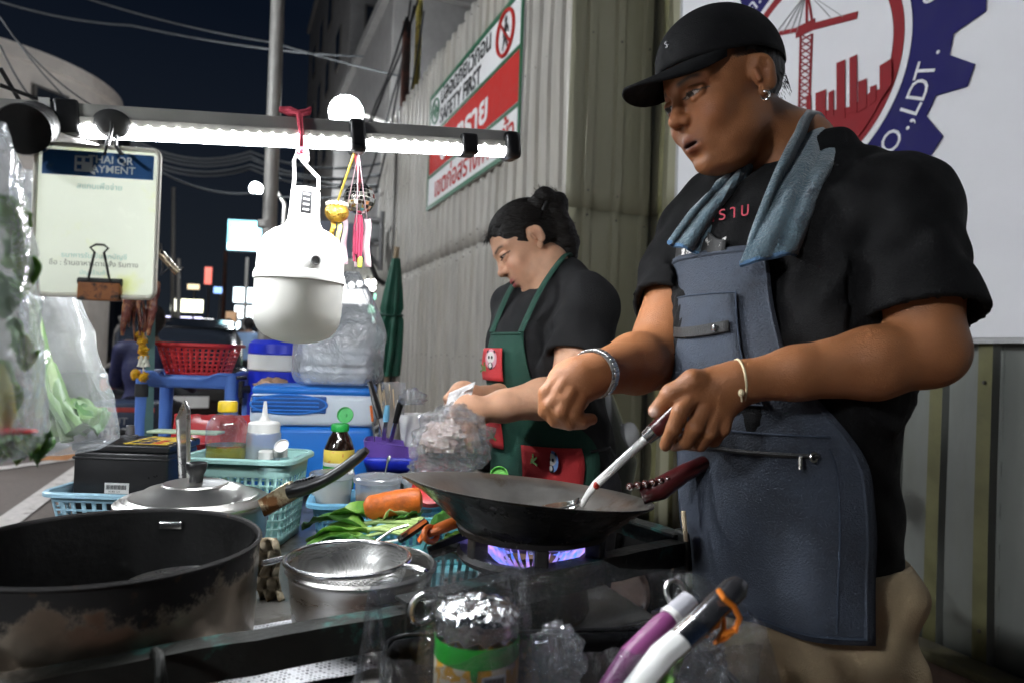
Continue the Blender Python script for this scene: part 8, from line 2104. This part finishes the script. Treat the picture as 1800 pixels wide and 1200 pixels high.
for k in range(170):
    rr = random.random
    if k < 60: p0 = Vector(GW(.070 + .012 * rr(), -.03 + .07 * rr(), .078 + .010 * rr())); dd = gf * (.012 + .014 * rr()) - gu * .014 * rr() + gl2 * .01 * (rr() - .5)
    elif k < 110: p0 = P(945 + 40 * rr(), 336 + 14 * rr(), 1.71); dd = gu * (.012 + .012 * rr()) - gf * .02 * (rr() - .5) + gl2 * .012 * (rr() - .5)
    else: p0 = P(985 + 20 * rr(), 385 + 70 * rr(), 1.715); dd = -gf * .016 * rr() - gu * (.006 + .014 * rr()) + gl2 * .01 * (rr() - .5)
    b.tube([p0, p0 + dd * .6 + gu * .002, p0 + dd], [.0007, .0005, .0002], 3, caps=False)
o = b.build('hair_wisps', m_hair2, wom, world=True, smooth=0, recalc=False); o['kind'] = 'stuff'
b = MB(); hc_ = A3(GW(-.012, 0, .044)); Lb = np.array([A3(gf), A3(gl2), A3(gu)])
rad = np.array([.1045, .0842, .0925]) * WS; e1 = Lb @ (A3(P(952, 372, 1.705)) - hc_) / rad; e1 /= np.linalg.norm(e1)
for k in range(520):
    az = random.uniform(-1.9, 1.9); el_ = .62 - .30 * abs(az) + random.uniform(-.02, .14); d0 = np.array([math.cos(az) * math.cos(el_), math.sin(az) * math.cos(el_), math.sin(el_)])
    if abs(az) > 1.0 and random.random() < .4: d0[2] -= .25
    d0 /= np.linalg.norm(d0); om = math.acos(max(-1, min(1, float(d0 @ e1)))); tmax = random.uniform(.55, .98); lift = random.uniform(.998, 1.018); pts = []
    for t in np.linspace(0, tmax, 8):
        v = (math.sin((1 - t) * om) * d0 + math.sin(t * om) * e1) / max(math.sin(om), 1e-3); pts.append(Vector(hc_ + Lb.T @ (v * rad * lift)))
    b.tube(pts, [.0004] + [.0008] * 6 + [.0003], 3, caps=False)
o = b.build('hair_strands', m_hair2, wom, world=True, smooth=0, recalc=False); o['kind'] = 'stuff'
b = MB(); b.torus(P(955, 368, 1.71), .024, .004, 22, 8, Matrix((gl2, (gf * .5 + gu * .8).normalized().cross(gl2), (gf * -.5 + gu * .8).normalized())).transposed()); b.build('hair_tie', m_rubber, wom, world=True)
# napkin in her hands
nk = thing('paper_napkin', 'crumpled white napkin in the hand of the woman', 'napkin', P(812, 700, 1.40))
b = MB(); rows = []
for i in range(10):
    rows.append([P(790 + 45 * u / 9 - 1.2 * i, 690 + 4.4 * i - 2.2 * u, 1.365 + .05 * (1 - u / 9)) + CAM_F * .012 * mnoise.noise(Vector((i * .7, u * .8, 2))) + CAM_U * .006 * mnoise.noise(Vector((i * .9, u, 5))) for u in range(10)])
b.grid(rows); solid(b.build('tissue', mat('tissue_white', (.72, .70, .70), .9, bump=.4, bscale=60), nk, world=True, smooth=40), .002)
# ================================================================== RIDER, CARS AND PEOPLE DOWN THE STREET
def small_figure(label, foot, yawv, h, shirt, trousers, skin, hair, pose='stand', res=.014, cat='person'):
    """small one-piece person; clothing shown by vertex colour"""
    f = Vector((math.sin(yawv), math.cos(yawv), 0)); l = Vector((-f.y, f.x, 0)); foot = Vector(foot); t = thing('person', label, cat, (foot.x, foot.y, 0)); k = h / 1.7
    def W(a, b_, c): return foot + (f * a + l * b_ + ZUP * c) * k
    sit = pose == 'sit'; dz = -.28 if sit else 0
    F = Field(A3(foot) - A3((.55, .55, .02)) * k, A3(foot) + A3((.55, .55, 1.8)) * k, res)
    F.ell(W(.02, 0, 1.60 + dz), np.array([.095, .08, .115]) * k, None, .02); F.cone(W(0, 0, 1.50 + dz), W(-.01, 0, 1.40 + dz), .05 * k, .055 * k, .02)
    F.cone(W(0, .15, 1.36 + dz), W(0, -.15, 1.36 + dz), .075 * k, .075 * k, .05); F.ell(W(0, 0, 1.2 + dz), np.array([.13, .18, .2]) * k, Matrix((f, l, ZUP)).transposed(), .05); F.ell(W(0, 0, .98 + dz), np.array([.13, .17, .16]) * k, Matrix((f, l, ZUP)).transposed(), .05)
    for sd in (-1, 1):
        if sit: F.chain([W(0, .10 * sd, .66), W(.38, .13 * sd, .60), W(.34, .14 * sd, .12)], [.09 * k, .07 * k, .045 * k], .03); F.cone(W(.30, .14 * sd, .06), W(.46, .14 * sd, .05), .04 * k, .035 * k, .02); F.chain([W(0, .19 * sd, 1.36 + dz), W(.10, .25 * sd, 1.12 + dz), W(.36, .24 * sd, 1.06 + dz)], [.06 * k, .05 * k, .035 * k], .02)
        else: F.chain([W(0, .09 * sd, .92), W(.02 * sd, .10 * sd, .50), W(-.02 * sd, .10 * sd, .08)], [.09 * k, .06 * k, .045 * k], .03); F.cone(W(0, .10 * sd, .05), W(.13, .10 * sd, .04), .042 * k, .035 * k, .02); F.chain([W(0, .19 * sd, 1.36), W(.0, .24 * sd, 1.10), W(.10, .22 * sd, .86)], [.055 * k, .045 * k, .032 * k], .02)
    V, Fc = F.mesh(); rel = (V - A3(foot)) / k; z = rel[:, 2] - dz; fwd = rel @ A3(f); C = np.tile(A3(shirt), (len(V), 1))
    if sit: leg = (rel[:, 2] < .70); C[leg] = A3(trousers)
    else: C[z < .95] = A3(trousers)
    C[(z > 1.43)] = A3(skin); C[(z > 1.62) | ((z > 1.47) & (fwd < .02))] = A3(hair); C[rel[:, 2] < .08] = A3((.03, .03, .03))
    np_mesh('body', [(V, Fc)], m_far, t, [C]); return t
m_far = skin_mat('far_clothes', .7, 0)
rd = P(262, 640, 5.2); ry = R(8)
rp = Vector((rd.x, rd.y, 0))
small_figure('rider in dark blue jacket seen from behind on the motorbike', rp, ry, 1.72, (.012, .014, .06), (.015, .015, .03), (.3, .17, .1), (.012, .010, .010), 'sit', .010)
bk = thing('motorbike', 'dark delivery motorbike under the rider in the blue jacket', 'motorbike', rp, -ry)
b = MB(); b.tube([(0, -.62, .62), (0, -.35, .66), (0, .1, .60), (0, .3, .55)], [.07, .13, .13, .07], 16, flat=.9); b.build('seat_body', mat('bike_black', (.012, .012, .018), .25, coat=.5), bk)
b = MB(); b.rbox((0, -.50, .60), (.40, .30, .30), .03); bx_o = b.build('delivery_box', mat('box_navy', (.015, .03, .07), .5), bk)
b = MB(); b.box((0, -.652, .70), (.40, .008, .03)); b.build('reflective_strip', mat('strip_red', (.5, .05, .04), .4), bx_o, smooth=0)
text('mtou', .13, m_white_pl, bk, Matrix.Translation((-.16, -.653, .52)) @ Matrix.Rotation(R(90), 4, 'X'), ext=.002)
text('SCOUT', .07, mat('grey_print2', (.35, .35, .36), .5), bk, Matrix.Translation((-.19, -.653, .60)) @ Matrix.Rotation(R(90), 4, 'X'), ext=.002)
b = MB(); b.box((0, -.67, .40), (.22, .05, .08)); b.build('tail_light', mat('tail_red', (.5, .02, .02), .2), bk, smooth=0)
for y in (-.62, .62):
    b = MB(); b.torus((0, y, .29), .24, .045, 36, 12, Euler((0, R(90), 0)).to_matrix()); w_ = b.build('wheel', mat('tyre_rubber', (.015, .015, .015), .7), bk); b = MB(); b.torus((0, y, .29), .18, .015, 28, 8, Euler((0, R(90), 0)).to_matrix()); b.build('rim', m_steel, w_)
b = MB(); b.tube([(-.34, .36, 1.02), (0, .46, 1.05), (.34, .36, 1.02)], .015, 8); b.build('handlebar', m_cable, bk)
b = MB(); b.tube([(0, .45, 1.0), (0, .6, .3)], .05, 10); b.build('fork', m_cable, bk)
def car(label, c, rz, col, s=1.0):
    t = thing('car', label, 'car', (c.x, c.y, 0), rz); m_ = mat('car_paint_%s' % label[:12].replace(' ', '_'), col, .15, coat=1, var=.04, bump=0)
    def loft(sec, name, mm, par=t):
        mb = MB(); rows = []
        for (y, w, z0, z1, rr) in sec:
            ring = []
            for a in np.linspace(0, 2 * math.pi, 25)[:-1]:
                x = math.copysign(abs(math.cos(a)) ** .45, math.cos(a)) * w; zz = (z0 + z1) / 2 + math.copysign(abs(math.sin(a)) ** .55, math.sin(a)) * (z1 - z0) / 2; ring.append(Vector((x, y, zz)) * s)
            rows.append(ring)
        mb.grid(rows, close_u=True); mb.f.append(tuple(range(24))); mb.m.append(0); mb.f.append(tuple(range(len(mb.v) - 24, len(mb.v)))); mb.m.append(0); return mb.build(name, mm, par, smooth=50)
    body = loft([(-2.1, .70, .40, .80, 0), (-2.0, .82, .28, .92, 0), (-1.2, .86, .24, .95, 0), (.0, .87, .24, .95, 0), (1.2, .86, .24, .92, 0), (1.9, .80, .28, .80, 0), (2.1, .66, .36, .66, 0)], 'body', m_)
    loft([(-1.75, .62, .86, .95, 0), (-1.25, .68, .86, 1.32, 0), (-.6, .70, .86, 1.45, 0), (.2, .70, .86, 1.43, 0), (.95, .66, .86, 1.02, 0), (1.1, .62, .86, .92, 0)], 'cabin', m_glassdark)
    loft([(-1.2, .60, 1.30, 1.36, 0), (-.6, .66, 1.42, 1.475, 0), (.2, .66, 1.40, 1.455, 0), (.4, .6, 1.33, 1.37, 0)], 'roof', m_)
    for x in (-.8, .8):
        for y in (-1.3, 1.3):
            mb = MB(); mb.torus(Vector((x, y, .31)) * s, .23 * s, .085 * s, 32, 10, Euler((0, R(90), 0)).to_matrix()); w_ = mb.build('wheel', mat('tyre_rubber', (.015, .015, .015), .7), t); mb = MB(); mb.cyl(Vector((x * .98, y, .31)) * s, Vector((x * 1.08, y, .31)) * s, .15 * s, n=20); mb.build('rim', m_steel, w_)
    for x in (-.62, .62):
        mb = MB(); mb.rbox(Vector((x, -2.06, .72)) * s, (.26 * s, .08 * s, .12 * s), .02); mb.build('tail_lamp', mat('tail_red', (.5, .02, .02), .2), t); mb = MB(); mb.rbox(Vector((x, 2.06, .62)) * s, (.26 * s, .08 * s, .12 * s), .02); mb.build('headlight', glow('car_head', (1, .97, .9), 6), t)
    mb = MB(); mb.box(Vector((0, -2.12, .55)) * s, (.5 * s, .03, .12 * s)); mb.build('number_plate', m_white_pl, t, smooth=0)
    return t
car('black car parked beyond the red basket', P(305, 690, 9.0), R(6), (.008, .009, .012))
car('silver car waiting further down the street', P(375, 640, 17), R(2), (.25, .26, .28))
car('white car approaching far down the street', P(402, 625, 27), R(180), (.6, .6, .6))
for (px, D, lab, sh_, tr_, yw) in ((398, 13, 'far pedestrian in pale shirt beyond the red basket', (.55, .55, .58), (.08, .08, .1), 2.8), (434, 12, 'far pedestrian in dark trousers and light blue top', (.25, .38, .6), (.015, .015, .02), .3), (452, 15, 'far pedestrian in a red top behind the blue jug', (.5, .06, .08), (.05, .05, .08), 1.2), (420, 19, 'far pedestrian in navy beside the lit signs', (.05, .07, .2), (.05, .05, .05), 2.0), (668, 9, 'person glimpsed between the bag and the green umbrella', (.04, .04, .05), (.03, .03, .03), 3.6)):
    q = P(px, 640, D); small_figure(lab, (q.x, q.y, 0), yw, 1.66, sh_, tr_, (.36, .2, .13), (.012, .01, .01), 'stand', .02)
# lit stall fronts under the far signs
for i, (px0, px1, y0, y1, D, colr, st_, lab) in enumerate(((300, 345, 590, 640, 40, (.8, .85, 1), 1.0, 'bright open shop front far down the left side'), (362, 392, 588, 628, 42, (1, .95, .85), 1.4, 'warm lit stall far down the street'), (404, 440, 585, 632, 44, (.85, .92, 1), 1.8, 'cold white lit stall at the end of the street'), (596, 640, 560, 640, 17, (.9, .95, 1), .7, 'lit shop counter behind the clear bag of foam boxes'))):
    c = P((px0 + px1) / 2, (y0 + y1) / 2, D); w, h_ = (px1 - px0) / FPX * D, (y1 - y0) / FPX * D; t = thing('market_stall', lab, 'stall', (c.x, c.y, 0), -YAW * .8)
    z0 = c.z - h_ / 2; b = MB(); b.box((0, .4, z0 + h_ / 2), (w, .05, h_)); b.build('lit_back', glow('stall_glow_%d' % i, colr, st_), t, smooth=0)
    b = MB(); b.box((0, -.1, z0 + h_ + .05), (w * 1.2, 1.2, .08)); b.build('canopy', m_navywall, t, smooth=0); b = MB(); b.box((0, -.3, max(z0, .0) * .5 + .25), (w, .6, max(z0, .5))); b.build('counter', m_conc, t, smooth=0)
    for sx_ in (-1, 1): b = MB(); b.box((sx_ * w * .55, -.5, (z0 + h_) / 2), (.06, .06, z0 + h_)); b.build('post', m_steelpole, t, smooth=0)
flush_texts()
